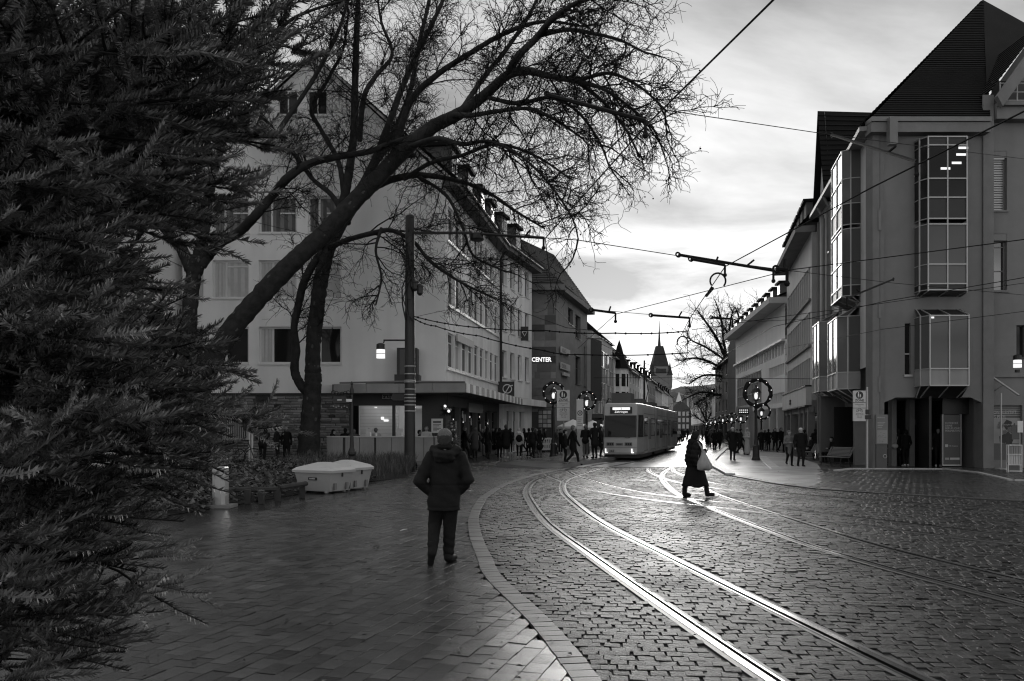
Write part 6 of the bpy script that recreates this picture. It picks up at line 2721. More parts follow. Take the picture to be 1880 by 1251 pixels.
# quads and tips kept apart: tips become triangles
me = bpy.data.meshes.new('needle_mass')
me.vertices.add(len(Vall))
me.vertices.foreach_set('co', Vall.astype(np.float32).ravel())
loops = np.concatenate([Fall[~tri].ravel(), Fall[tri][:, :3].ravel()]).astype(np.int32)
nq, nt_ = int((~tri).sum()), int(tri.sum())
me.loops.add(len(loops))
me.loops.foreach_set('vertex_index', loops)
me.polygons.add(nq + nt_)
me.polygons.foreach_set('loop_start', np.concatenate([np.arange(nq) * 4, nq * 4 + np.arange(nt_) * 3]).astype(np.int32))
me.polygons.foreach_set('loop_total', np.concatenate([np.full(nq, 4), np.full(nt_, 3)]).astype(np.int32))
me.materials.append(m_needle)
me.polygons.foreach_set('use_smooth', np.zeros(nq + nt_, dtype=bool))
a = me.attributes.new('tone', 'FLOAT', 'FACE')
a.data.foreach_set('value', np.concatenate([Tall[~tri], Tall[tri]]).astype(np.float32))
me.update(calc_edges=True)
o = link_mesh('needle_mass', me, fir)
o['kind'] = 'stuff'
print('FIR shoots', len(SHOOTS), 'tris', nq * 2 + nt_)

# candle lamp and its flex hanging in the fir
cp = W(119, 42, 2.35)
b = M1(m_pale_card)
b.lathe(cp, [(.007, -.05), (.009, -.045), (.009, .02), (.007, .024)], 10)
cl = b.build('candle_light', None, cp)
tag(cl, 'pale candle shaped fairy lamp clipped into the fir at top left', 'light')
b = M1(m_glass_sky)
b.lathe(cp, [(.007, .024), (.009, .036), (.006, .052), (.001, .066)], 10)
b.build('bulb', cl)
b = M1(m_cable)
for pts in (((0, 5), (40, 34), (75, 20), (92, -10)), ((170, 60), (150, 85), (140, 98), (118, 85)), ((115, 95), (130, 150), (150, 175)), ((175, 80), (176, 130), (174, 170)), ((210, 110), (215, 135), (195, 165))):
    b.tube(smooth_path([W(x, y, 2.4 + .02 * i) for i, (x, y) in enumerate(pts)], 6), .0022, 5)
tag(b.build('light_flex', None, cp), 'thin flex of the fairy lights looping through the upper fir branches', 'cable')

# ================================================================== POLES, WIRES
PL = Vector((W(752.5, 0, 34.5).x, 34.5, 0))
po = empty('catenary_pole', PL, 'thick round dark tram pole with pale bands standing behind the walking man', 'pole')
zt = CAMH + (HZ - 396) / FOC * 34.5
yz = lambda y: CAMH + (HZ - y) / FOC * 34.5
b = M1(m_pole)
b.lathe(PL, [(.24, 0), (.235, .3), (.215, 5), (.19, zt - .05), (.15, zt)], 18)
b.build('shaft', po, smooth=True)
for y in (674, 688, 703, 716, 726, 732, 738, 756, 700, 745):
    b = M1(m_alu)
    b.lathe(PL + Vector((0, 0, yz(y))), [(.235, 0), (.242, .01), (.242, .035), (.235, .045)], 18)
    b.build('band', po)
b = M1(m_black)
b.tube([PL + Vector((-.2, -.05, yz(515))), PL + Vector((-.32, -.1, yz(530))), PL + Vector((-.3, -.1, yz(560))), PL + Vector((-.15, -.2, yz(590)))], .03, 6)
b.tube([PL + Vector((-.1, -.22, yz(545))), PL + Vector((-.15, -.26, yz(575))), PL + Vector((.2, -.25, yz(590)))], .03, 6)
b.tube([PL + Vector((-.05, -.22, yz(520))), PL + Vector((-.26, -.2, yz(550))), PL + Vector((.05, -.3, yz(592)))], .025, 6)
b.build('cable_loop', po)
for x, y, r in ((762, 524, .14), (771, 532, .13), (757, 520, .1)):
    b = M1(m_darkmetal)
    p = W(x, y, 34.3)
    b.lathe(p, [(r * .4, -.25), (r, -.16), (r, .08), (r * 1.15, .1), (r * 1.15, .16), (r * .5, .2)], 10)
    b.build('floodlight', po)
b = M1(m_darkmetal)
b.tube([PL + Vector((0, 0, yz(428))), W(868, 428, 34.0)], .06, 6)
b.tube([PL + Vector((0, 0, yz(418))), W(800, 427, 34.2)], .025, 5)
b.build('lamp_arm', po)
b = M1(m_black)
p = W(876, 434, 34.0)
b.lathe(p, [(.26, -.18), (.3, -.12), (.3, .08), (.18, .14)], 12)
b.build('lamp_head', po)
b = M1(m_darkmetal)
b.tube([PL + Vector((-.1, 0, yz(625))), W(704, 625, 34.2)], .035, 6)
b.tube([W(706, 625, 34.2), W(704, 630, 34.2)], .03, 6)
b.build('lantern_arm', po)


def hanging_lantern(p, s, parent=None, label=None):
    b = M1(m_black)
    b.lathe(p, [(.09 * s, .14 * s), (.17 * s, .1 * s), (.18 * s, -.05 * s), (.18 * s, -.1 * s)], 14)
    o = b.build('lantern', parent, None if parent else p)
    g = M1(m_lampglow)
    g.lathe(p, [(.175 * s, -.46 * s), (.17 * s, -.11 * s)], 14)
    g.build('lamp_shade', o)
    g = M1(m_black)
    g.lathe(p, [(.178 * s, -.29 * s), (.178 * s, -.27 * s)], 14, caps=False)
    g.build('lamp_ring', o)
    return o


hanging_lantern(W(699, 637, 34.2), 1.05, po)
ln = hanging_lantern(W(1868, 657, 36.0), .95, None)
tag(ln, 'wall lantern hanging over the printed shop window at the right edge', 'lantern')
b = M1(m_black)
p = W(1868, 680, 36.0)
b.lathe(p, [(.1, -.1), (.1, .02)], 10)
b.tube([W(1868, 657, 36.0) + Vector((0, 0, .1)), W(1868, 652, 36.7)], .03, 5)
b.build('lantern_bracket', ln)

# slim cast iron post with ornate hanging sign
q = Vector((W(646, 0, 30).x, 30, 0))
ip = empty('ornate_sign_post', q, 'slim ornate iron post with a hanging sign in front of the cafe counter', 'post')
z3 = lambda y: CAMH + (HZ - y) / FOC * 30
b = M1(m_iron)
b.lathe(q, [(.13, 0), (.13, z3(845)), (.1, z3(838)), (.15, z3(834)), (.15, z3(830)), (.08, z3(822)), (.05, z3(790)), (.045, z3(725)), (.07, z3(722)), (.07, z3(715)), (.03, z3(708)), (.05, z3(705)), (.01, z3(700))], 10)
b.build('post', ip)
b = M1(m_iron)
for (y, r) in ((741, .02), (726, .015)):
    b.tube([q + Vector((0, 0, z3(y))), W(600, y, 30)], r, 5)
for k in range(6):
    c = W(612 + k * 5.5, 724 - abs(2.5 - k) * 1.2, 30)
    b.torus(c, .07, .014, Vector((1, 0, 0)), Vector((0, 0, 1)), 10, 4)
b.build('scroll_bracket', ip)
b = M1(m_black)
p0 = W(612, 741, 29.95)
b.box(p0.x, p0.x + .46, 29.9, 30, p0.z, p0.z + .26)
sg = b.build('hanging_sign', ip)
b = M1(m_pale_card)
b.box(p0.x + .16, p0.x + .32, 29.88, 29.897, p0.z + .1, p0.z + .15)
b.build('sign_print', sg)
b = M1(m_white)
p1 = W(636, 738, 29.9)
b.box(p1.x, p1.x + .2, 29.86, 29.92, p1.z, p1.z + .1)
b.build('sign_plate', ip)
for k in range(6):
    b = M1(m_bulb if False else m_pale_card)
    b.ball(W(612 + k * 5, 746 + (k % 2) * 2, 29.9), .022, 6, 4)
    b.build('bulb', ip)


def wire(pts, r, label, cat='wire', name='overhead_wire', group='overhead wires of the tram', sag=0.0, n=14, knots=0):
    P = []
    for i in range(len(pts) - 1):
        a, c = Vector(pts[i]), Vector(pts[i + 1])
        for k in range(n):
            t = k / n
            P.append(a.lerp(c, t) - Vector((0, 0, sag * 4 * t * (1 - t))))
    P.append(Vector(pts[-1]))
    b = M1(m_cable)
    b.tube(P, r, 5)
    for k in range(knots):
        i = int((k + .5) / knots * (len(P) - 1))
        b.ball(P[i], r * 2.0, 6, 4)
    o = b.build(name, None, P[0])
    return tag(o, label, cat, group)


ZC = 5.6
wire([W(1470, -60, 6.4), WZ(1420, 0, ZC), WZ(1185, 232, ZC), WZ(1001, 438, ZC), WZ(1016, 562, ZC), WZ(1061, 610, ZC), Vector((6.9, 46, ZC)), Vector((13.5, 70, ZC))], .011, 'contact wire sweeping from the top edge past the branch tips towards the tram', sag=0)
wire([WZ(1960, 160, ZC), WZ(1880, 205, ZC), WZ(1600, 345, ZC), WZ(1331, 490, ZC), WZ(1267, 584, ZC), Vector((7.6, 38, ZC)), Vector((11.3, 52, ZC)), Vector((17, 74, ZC))], .013, 'contact wire rising to the right edge across the grey corner building')
wire([WZ(2000, 420, ZC), WZ(1880, 440, ZC), WZ(1450, 496, ZC), WZ(1131, 577, ZC), WZ(1061, 640, ZC)], .011, 'contact wire crossing from the right bay windows to the short arm left of the tower')
wire([WZ(2000, 490, ZC), WZ(1880, 510, ZC), WZ(1627, 553, ZC), WZ(1420, 600, ZC), WZ(1265, 690, ZC)], .011, 'lower contact wire running from the right edge below the upper bay window')
wire([W(990, 168, 13), W(1270, 210, 14), W(1520, 247, 16), W(1700, 270, 20), W(1880, 292, 26), W(2000, 305, 28)], .008, 'thin span wire from the plane branches to the grey corner building near the top')
wire([PL + Vector((0, 0, yz(399))), W(1000, 437, 17), W(1060, 441, 18.5), W(1245, 470, 20), W(1440, 496, 22), W(1640, 520, 30), W(1880, 542, 36)], .010, 'span wire from the top of the thick pole across the sky to the right')
wire([PL + Vector((0, 0, yz(492))), W(560, 430, 38), W(300, 368, 42)], .012, 'thin wire from the pole to the left over the pale facade')
wire([W(880, 545, 36), W(1040, 602, 25.5), W(1090, 607, 26)], .010, 'short span wire in front of the left street facade above the garland cable')
wire([PL + Vector((.2, -.1, yz(583))), W(900, 552, 38), W(968, 546, 44)], .009, 'pale cord running from the pole to the right across the long side windows')
wire([PL + Vector((.2, -.1, yz(582))), W(860, 600, 33.5), W(1000, 607, 32), W(1130, 612, 31), W(1265, 608, 30)], .022, 'upper heavy garland cable with lamps from the pole to the middle of the street', knots=22, sag=.05)
wire([PL + Vector((.2, -.1, yz(586))), W(800, 599, 34), W(880, 617, 33.5), W(1000, 644, 32), W(1060, 651, 31.5), W(1265, 648, 30)], .022, 'lower heavy garland cable dipping in front of the letters', knots=22, sag=.06)
wire([W(1270, 606, 30), W(1440, 581, 32), W(1600, 560, 33), W(1880, 520, 34)], .012, 'span wire climbing from the street middle to the right over the far trees')
wire([W(1080, 568, 27), W(1195, 578, 28), W(1268, 584, 28), W(1400, 590, 32), W(1600, 580, 40)], .009, 'thin span wire carrying the two short arms before the tower')
wire([W(1272, 585, 28), W(1262, 612, 29), W(1262, 645, 30), W(1260, 660, 31)], .012, 'hanging dropper under the arm right of the tower')
wire([W(1090, 694, 60), W(1236, 694, 58), W(1500, 696, 50)], .018, 'distant level wire crossing in front of the gate tower')
wire([WZ(1880, 572, 5.9), W(1620, 605, 30), W(1440, 640, 40)], .010, 'faint wire crossing the lower bay window')
wire([W(1225, 680, 34), W(1267, 660, 31), W(1340, 640, 40)], .010, 'short wire between the tower and the big bare tree')


def arm(a, c, r, label, name='pull_off_arm'):
    b = M1(m_cable)
    a, c = Vector(a), Vector(c)
    d = (c - a)
    b.tube([a, c], r, 6)
    b.torus(a, r * 1.5, r * .6, d.normalized(), Vector((0, 0, 1)), 10, 5)
    b.tube([c, c + Vector((0, 0, -r * 7))], r * .8, 5)
    b.ball(c + Vector((0, 0, -r * 7)), r * 1.5, 6, 4)
    b.tube([a.lerp(c, .72), a.lerp(c, .8) + Vector((0, 0, r * 5))], r * .7, 5)
    return tag(b.build(name, None, a), label, 'wire arm', 'insulated arms on the overhead wires')


arm(W(1005, 174, 11.2), W(1185, 222, 10.7), .028, 'long black insulated arm holding the wire under the plane branches')
arm(W(1527, 248, 15), W(1683, 297, 11.4), .026, 'long black insulated arm before the grey corner building')
arm(W(1245, 468, 20), W(1420, 497, 19.6), .036, 'long upper arm of the pair over the street')
arm(W(1268, 476, 19.8), W(1331, 487, 19.5), .034, 'short lower arm of the pair over the street')
arm(W(1425, 494, 20), W(1445, 495, 20), .05, 'stubby arm at the right end of the long pair')
arm(W(1086, 569, 27), W(1130, 575, 27), .04, 'short arm left of the gate tower spire')
arm(W(1195, 579, 28), W(1266, 584, 28), .04, 'arm just above the gate tower spire')
arm(W(1306, 583, 31), W(1345, 586, 31), .04, 'arm in front of the crown of the big bare tree')
arm(W(1640, 513, 26), W(1555, 548, 24), .03, 'arm among the wires between the two bay windows')
arm(W(885, 430, 19), W(998, 437, 17), .03, 'arm ending at the wire left of the street sky gap')
for c, R, Y, lab in ((W(1318, 516, 20), .19, 20, 'round wire loop under the pair of arms'), (W(1253, 628, 29), .19, 29, 'round wire loop beside the dropper right of the tower')):
    b = M1(m_cable)
    pts = [c + Vector((math.cos(a) * R, 0, math.sin(a) * R)) for a in [math.radians(-40 + i * 16) for i in range(17)]]
    b.tube(pts, .022, 6)
    tag(b.build('wire_loop', None, c), lab, 'wire loop', 'jumper loops on the wires')
b = M1(m_cable)
b.tube([W(1308, 530, 21), W(1297, 543, 22)], .045, 6)
tag(b.build('section_insulator', None, W(1308, 530, 21)), 'thick insulator rod on the wire below the round loop', 'insulator')
# far catenary poles of the street with their arms
for x, Y, tp_, lab in ((1183, 95, 662, 'slim far catenary pole behind the tram roof'), (1325, 150, 700, 'far slim pole among the distant wreath lamps')):
    base = Vector((W(x, 0, Y).x, Y, 0))
    b = M1(m_pole)
    z = CAMH + (HZ - tp_) / FOC * Y
    b.lathe(base, [(.16, 0), (.1, z)], 8)
    b.tube([base + Vector((0, 0, z * .86)), base + Vector((3.0, 0, z * .86))], .05, 5)
    b.tube([base + Vector((0, 0, z * .97)), base + Vector((2.4, 0, z * .865))], .03, 5)
    tag(b.build('catenary_pole', None, base), lab, 'pole', 'far catenary poles')


# ================================================================== WREATH LAMPS
def wreath_lamp(base, H, label, wr=.5, tilt=0.0, detail=True):
    o = empty('wreath_lamp', base, label, 'street lamp', 'iron lamps with lit fir wreaths')
    b = M1(m_iron)
    b.lathe(base, [(.26, 0), (.24, .12), (.2, .2), (.17, .75), (.21, .8), (.13, .9), (.085, 1.2), (.07, H - .9), (.11, H - .85), (.07, H - .78), (.05, H - .45)], 10)
    b.build('post', o)
    top = base + Vector((0, 0, H))
    b = M1(m_iron)
    b.lathe(top, [(.05, -.45), (.16, -.4), (.17, -.36), (.0, -.36)], 10, caps=False)
    b.lathe(top, [(.3, .02), (.27, .08), (.17, .24), (.06, .34), (.03, .45)], 10)
    for k in range(4):
        a = k * math.pi / 2 + .4
        b.tube([top + Vector((math.cos(a) * .16, math.sin(a) * .16, -.36)), top + Vector((math.cos(a) * .26, math.sin(a) * .26, .03))], .012, 4)
    ln_ = b.build('lantern', o)
    b = M1(m_lampglow)
    b.lathe(top, [(.05, -.34), (.09, -.25), (.1, -.1), (.05, .02)], 8)
    b.build('lamp_glass', ln_)
    ax = Vector((math.cos(tilt), math.sin(tilt), 0))
    c = top + Vector((0, 0, .0)) - Vector((0, .32, 0))
    b = M1(m_garland)
    b.torus(c, wr, wr * .14, ax, Vector((0, 0, 1)), 32, 7, .28)
    for k in range(150 if detail else 40):
        a = random.uniform(0, math.tau)
        d = ax * math.cos(a) + Vector((0, 0, 1)) * math.sin(a)
        p = c + d * wr
        v = Vector((random.uniform(-1, 1), random.uniform(-1, 1), random.uniform(-1, 1))).normalized()
        v2 = v.orthogonal().normalized() * wr * .02
        e = p + v * wr * .24
        b.poly(p - v2, p + v2, e)
    b.build('wreath', o)
    me = None
    nb = 9 if detail else 6
    for k in range(nb):
        a = math.tau * k / nb + .2
        p = c + (ax * math.cos(a) + Vector((0, 0, 1)) * math.sin(a)) * wr - Vector((0, wr * .17, 0))
        if me is None:
            q = M1(m_bulb)
            q.ball((0, 0, 0), .022 if detail else .03, 6, 4)
            me = q.mesh('bulb')
        link_mesh('bulb', me, o, p - base)
    if detail:
        for k in range(4):
            link_mesh('bulb', me, o, Vector((random.uniform(-.1, .1), -.36, H - .6 + k * .3)))
    return o


def wl_at(x, yb, yl, label, wr=.5, **k):
    g = G(x, yb)
    H = CAMH + (HZ - yl) / FOC * g.y
    return wreath_lamp(g, H, label, wr, **k)


wl_at(1016, 840, 722, 'wreath lamp left of the white zone sign before the stone building', .62)
wl_at(1077, 838, 736, 'wreath lamp right of the stop column beside the tram front', .56)
wl_at(1388, 846, 722, 'big wreath lamp standing alone on the right traffic island', .72)
for x, yb, yl, lab, wr in ((1343, 817, 768, 'far wreath lamp above the woman in the dark coat on the island', .55), (1360, 819, 767, 'far wreath lamp beside the display board', .55), (1327, 813, 770, 'far wreath lamp second left of the display board', .55), (1313, 809, 773, 'third far wreath lamp left of the display board', .6), (1305, 806, 775, 'fourth far wreath lamp in the line', .65), (1297, 804, 777, 'farthest wreath lamp of the line', .7), (1398, 826, 756, 'wreath lamp just right behind the big island lamp', .62)):
    wl_at(x, yb, yl, lab, wr, detail=False)


# ================================================================== SIGNS
def pictogram(F, u, z, r, n, parent):
    b = M1(m_black)
    b.poly(*[F.pt(u + r * math.cos(a), z + r * math.sin(a), n) for a in [i * math.tau / 24 for i in range(24)]])
    d = b.build('sign_disc', parent)
    b = M1(m_white)
    for dx, s in ((-.28, 1.0), (.25, .62)):
        c = u + dx * r
        b.poly(*[F.pt(c + .16 * r * s * math.cos(a), z + (-.62 + 1.25 * s) * r + .16 * r * s * math.sin(a), n + .004) for a in [i * math.tau / 10 for i in range(10)]])
        zz_ = z - .62 * r
        b.poly(F.pt(c - .2 * r * s, zz_ + .45 * r * s, n + .004), F.pt(c + .2 * r * s, zz_ + .45 * r * s, n + .004), F.pt(c + .16 * r * s, zz_ + 1.05 * r * s, n + .004), F.pt(c - .16 * r * s, zz_ + 1.05 * r * s, n + .004))
        b.poly(F.pt(c - .16 * r * s, zz_, n + .004), F.pt(c - .04 * r * s, zz_, n + .004), F.pt(c - .02 * r * s, zz_ + .45 * r * s, n + .004), F.pt(c - .18 * r * s, zz_ + .45 * r * s, n + .004))
        b.poly(F.pt(c + .06 * r * s, zz_, n + .004), F.pt(c + .2 * r * s, zz_, n + .004), F.pt(c + .18 * r * s, zz_ + .45 * r * s, n + .004), F.pt(c + .03 * r * s, zz_ + .45 * r * s, n + .004))
    b.build('pictogram', d)


def zone_sign(x0, x1, y0, y1, Y, polex, label, panels):
    F = Fac(Vector((W(x0, 0, Y).x, Y, 0)), Vector((W(x1, 0, Y).x, Y, 0)))
    z = lambda y: CAMH + (HZ - y) / FOC * Y
    o = empty('zone_sign', Vector((W(polex, 0, Y).x, Y + .1, 0)), label, 'sign', 'pedestrian zone signs')
    b = M1(m_alu)
    pb = Vector((W(polex, 0, Y).x, Y + .12, 0))
    b.lathe(pb, [(.05, 0), (.045, z(y0) + .15)], 8)
    for yy in (y0 + 6, y1 - 8):
        b.tube([pb + Vector((0, 0, z(yy))), F.pt(F.L / 2, z(yy), -.06)], .02, 5)
    b.build('post', o)
    w = F.L
    ys = [y0] + panels + [y1]
    for i in range(len(ys) - 1):
        b = M1(m_sign)
        F.box(b, 0, w, z(ys[i + 1]) + .012, z(ys[i]) - .012, -.05, 0)
        b.build('sign_plate', o)
    r = w * .30
    cz = z(y0) - r * 1.25
    pictogram(F, w / 2, cz, r, .005, o)
    add_text('ZONE', F, w / 2, z(ys[1]) + .05, w * .26, .005, m_black, o, align='CENTER', bold=.003)
    add_text('Lieferverkehr\nfrei', F, w / 2, z(ys[1]) - w * .19, w * .125, .005, m_black, o, align='CENTER')
    b = M1(m_black)
    cz = z(ys[2]) - w * .21
    for dx in (-.17, .17):
        b.torus(F.pt(w / 2 + dx * w, cz, .006), w * .095, w * .012, F.u, Vector((0, 0, 1)), 14, 4)
    b.tube([F.pt(w / 2 - .17 * w, cz, .008), F.pt(w / 2 - .03 * w, cz, .008), F.pt(w / 2 + .1 * w, cz + .16 * w, .008), F.pt(w / 2 - .1 * w, cz + .16 * w, .008), F.pt(w / 2 - .03 * w, cz, .008)], w * .01, 4)
    b.tube([F.pt(w / 2 + .17 * w, cz, .008), F.pt(w / 2 + .09 * w, cz + .2 * w, .008), F.pt(w / 2 + .03 * w, cz + .21 * w, .008)], w * .01, 4)
    b.build('pictogram', o)
    add_text('werktags frei\n18 bis 11 Uhr\nMo - Sa\nTaxi frei', F, w / 2, z(ys[2]) - w * .45, w * .115, .005, m_black, o, align='CENTER', line=1.0)
    return o


zone_sign(1022.5, 1046, 716, 773, 47, 1035, 'white pedestrian zone sign in front of the stone clad building, left of the tram', [738, 748.5])
zone_sign(1566.5, 1589.5, 717, 774, 35, 1594, 'white pedestrian zone sign hanging at the corner of the grey building', [739.5, 749.5])
b = M1(m_black)
p = W(1594, 766, 35)
b.box(p.x - .14, p.x + .12, 34.98, 35.05, p.z - .09, p.z + .08)
b.box(p.x - .12, p.x + .05, 34.98, 35.05, p.z + .12, p.z + .32)
tag(b.build('small_sign', None, p), 'small dark sign box on the zone sign post at the grey corner', 'sign')

# stop column
F = Fac(Vector((W(1058.5, 0, 46).x, 46, 0)), Vector((W(1071, 0, 46).x, 46, 0)))
o = empty('stop_column', F.pt(F.L / 2, 0.17), 'slim grey tram stop column with a round H sign', 'stop sign')
z4 = lambda y: CAMH + (HZ - y) / FOC * 46
b = M1(m_sign)
F.box(b, 0, F.L, z4(788), z4(733), -.1, 0)
b.build('panel', o)
b = M1(m_alu)
F.box(b, .04, F.L - .04, .15, z4(788) - .003, -.08, -.03)
b.build('foot', o)
b = M1(m_black)
b.torus(F.pt(F.L / 2, z4(758.5), .005), .125, .02, F.u, Vector((0, 0, 1)), 20, 4)
for k in range(5):
    F.box(b, .05, F.L - .05 - .05 * (k % 3), z4(768 + k * 3.6), z4(767.2 + k * 3.6), .003, .006)
b.build('print', o)
add_text('H', F, F.L / 2, z4(758.5) - .055, .15, .005, m_black, o, align='CENTER', bold=.004)

# departure display on the island
b = M1(m_alu)
Y = 75
p0, p1 = W(1352, 0, Y), W(1379, 0, Y)
z5 = lambda y: CAMH + (HZ - y) / FOC * Y
base = Vector((p1.x, Y, 0))
o = empty('departure_display', base, 'departure display on a post, left of the big island wreath lamp', 'display')
b.box(p1.x - .12, p1.x + .12, Y - .1, Y + .1, 0, z5(745))
b.build('post', o)
b = M1(m_alu)
b.box(p0.x, p1.x - .13, Y - .2, Y + .1, z5(763), z5(747))
o2 = b.build('housing', o)
b = M1(m_black)
b.box(p0.x + .12, p1.x - .25, Y - .23, Y - .203, z5(761), z5(750.5))
o3 = b.build('screen', o2)
b = M1(m_letter_lit)
for r in range(2):
    for k in range(5):
        b.box(p0.x + .2 + k * .17, p0.x + .3 + k * .17, Y - .24, Y - .232, z5(758 - r * 4), z5(756.6 - r * 4))
b.build('screen_text', o2)

# info stele at the grey corner
F = Fac(Vector((W(1609, 0, 35.6).x, 35.6, 0)), Vector((W(1629, 0, 35.6).x, 35.6, 0)))
z6 = lambda y: CAMH + (HZ - y) / FOC * 35.6
o = empty('info_stele', F.pt(F.L / 2, 0), 'grey information stele with a city map at the corner pillar', 'sign')
b = M1(m_render_dark)
F.box(b, 0, F.L, 0, z6(816), -.12, 0)
b.mat(m_gutter)
F.box(b, -.02, F.L + .02, z6(816) + .004, z6(761.5), -.13, .02)
b.build('body', o)
b = M1(m_panel)
F.box(b, .02, F.L - .02, z6(814), z6(790), .023, .03)
b.build('map_panel', o)
b = M1(m_gutter)
for k in range(16):
    u, z = rng.uniform(.05, F.L - .12), rng.uniform(z6(813), z6(792))
    F.box(b, u, u + rng.uniform(.03, .1), z, z + .015, .033, .036)
b.build('map_print', o)
add_text('FREIBURG', F, .03, z6(768), .075, .024, m_pale_card, o)
b = M1(m_pale_card)
b.torus(F.pt(F.L * .78, z6(838), .012), .085, .014, F.u, Vector((0, 0, 1)), 6, 4)
for k in range(4):
    F.box(b, .04, F.L * .8 - .05 * k, z6(776 + k * 3), z6(775.4 + k * 3), .023, .026)
b.build('emblem', o)

# ================================================================== GRIT BINS, BOLLARD, RAIL, BICYCLES
def grit_bin(c, rot, w, d, h, label, sticker):
    o = empty('grit_bin', c, label, 'grit bin', 'pale grit bins at the planting bed')
    R = Matrix.Rotation(rot, 3, 'Z')
    T = lambda x, y, z: c + R @ Vector((x, y, z))
    b = M1(m_bin)
    lo, hi = .80, 1.0
    A = [T(x * w / 2 * lo, y * d / 2 * lo, .06) for x, y in ((-1, -1), (1, -1), (1, 1), (-1, 1))]
    B = [T(x * w / 2 * .96, y * d / 2 * .96, h * .62) for x, y in ((-1, -1), (1, -1), (1, 1), (-1, 1))]
    for k in range(4):
        b.poly(A[k], A[(k + 1) % 4], B[(k + 1) % 4], B[k])
    b.poly(*A[::-1])
    for sx in (-.5, .5):
        for sy in (-1, 1):
            b.box3(T(sx * w * .6 - .05, sy * d * .36 - .05, 0), R @ Vector((.1, 0, 0)), R @ Vector((0, .1, 0)), (0, 0, .07))
    body = b.build('body', o)
    bv = body.modifiers.new('bevel', 'BEVEL')
    bv.width = .03
    bv.segments = 2
    b = M1(m_bin_lid)
    r0 = [T(x * w / 2 * 1.04, y * d / 2 * 1.04, h * .62 + .005) for x, y in ((-1, -1), (1, -1), (1, 1), (-1, 1))]
    r1 = [T(x * w / 2 * 1.06, y * d / 2 * 1.06, h * .70) for x, y in ((-1, -1), (1, -1), (1, 1), (-1, 1))]
    r2 = [T(x * w / 2 * .92, y * d / 2 * .9, h * .78) for x, y in ((-1, -1), (1, -1), (1, 1), (-1, 1))]
    r3 = [T(x * w / 2 * .22, y * d / 2 * .18, h * .93) for x, y in ((-1, -1), (1, -1), (1, 1), (-1, 1))]
    for a, e in ((r0, r1), (r1, r2), (r2, r3)):
        for k in range(4):
            b.poly(a[k], a[(k + 1) % 4], e[(k + 1) % 4], e[k])
    b.poly(*r3)
    b.poly(*r0[::-1])
    lid = b.build('lid', o)
    bv = lid.modifiers.new('bevel', 'BEVEL')
    bv.width = .025
    bv.segments = 2
    for k, sx in enumerate((-.25, .25)):
        b = M1(m_gutter)
        b.box3(T(w / 2 * .86, sx * d - .04, .1), R @ Vector((.05, 0, .0)), R @ Vector((0, .09, 0)), (0, 0, h * .2))
        b.build('hinge_foot', o)
    b = M1(m_darkmetal)
    b.box3(T(w / 2 * .96, -.02, h * .5), R @ Vector((.02, 0, 0)), R @ Vector((0, .05, 0)), (0, 0, h * .13))
    b.build('latch', o)
    if sticker:
        b = M1(m_black)
        f0 = T(-.16, -d / 2 * .915, h * .4)
        b.box3(f0, R @ Vector((.3, 0, 0)), R @ Vector((0, -.012, .0)), (0, 0, .075))
        s = b.build('sticker', o)
        b = M1(m_pale_card)
        b.box3(f0 + R @ Vector((.04, -.014, .025)), R @ Vector((.2, 0, 0)), R @ Vector((0, -.003, 0)), (0, 0, .025))
        b.build('sticker_print', o)
    return o


grit_bin(Vector((W(592, 0, 22.4).x, 22.6, 0)), math.radians(-27), 1.30, 1.0, .90, 'nearer pale grit bin with a dark sticker, left of the pair', True)
grit_bin(Vector((W(633, 0, 23.4).x, 23.7, 0)), math.radians(-27), 1.1, 1.0, .92, 'second pale grit bin without sticker, right and behind the first', False)

# steel bollard on a plate
g = G(405, 932)
o = empty('steel_bollard', g, 'wide pale steel bollard on a square plate at the fir edge', 'bollard')
b = M1(m_concrete)
b.box(g.x - .30, g.x + .30, g.y - .26, g.y + .26, 0.0, .07)
b.build('base_plate', o)
b = M1(m_alu)
zt = CAMH + (HZ - 857) / FOC * g.y
prof = [(-.14, -.12), (-.07, -.16), (.07, -.16), (.14, -.12), (.14, .12), (-.14, .12)]
for i in range(6):
    a, c = prof[i], prof[(i + 1) % 6]
    b.poly((g.x + a[0], g.y + a[1], .073), (g.x + c[0], g.y + c[1], .073), (g.x + c[0], g.y + c[1], zt - .03), (g.x + a[0], g.y + a[1], zt - .03))
b.poly(*[(g.x + a * .9, g.y + c * .9, zt) for a, c in prof])
for i in range(6):
    a, c = prof[i], prof[(i + 1) % 6]
    b.poly((g.x + a[0], g.y + a[1], zt - .03), (g.x + c[0], g.y + c[1], zt - .03), (g.x + c[0] * .9, g.y + c[1] * .9, zt), (g.x + a[0] * .9, g.y + a[1] * .9, zt))
b.build('body', o)
b = M1(m_black)
b.lathe((g.x - .03, g.y - .192, zt - .16), [(.03, 0), (.03, .03)], 8)
b.build('lock', o)

# low knee rail at the bed
o = empty('knee_rail', G(475, 926), 'low dark wooden knee rail along the planting bed left of the bins', 'rail fence')
posts = [G(455, 926), G(480, 926), G(510, 921), G(555, 914)]
for p in posts:
    b = M1(m_wood)
    b.box(p.x - .06, p.x + .06, p.y - .06, p.y + .06, 0, .34)
    b.build('rail_post', o)
for a, c in ((posts[0] + Vector((-.9, .3, .3)), posts[2] + Vector((0, 0, .3))), (posts[2] + Vector((.03, 0, .33)), posts[3] + Vector((.1, 0, .36)))):
    b = M1(m_wood)
    b.tube([a, c], .065, 7)
    b.build('rail_bar', o)


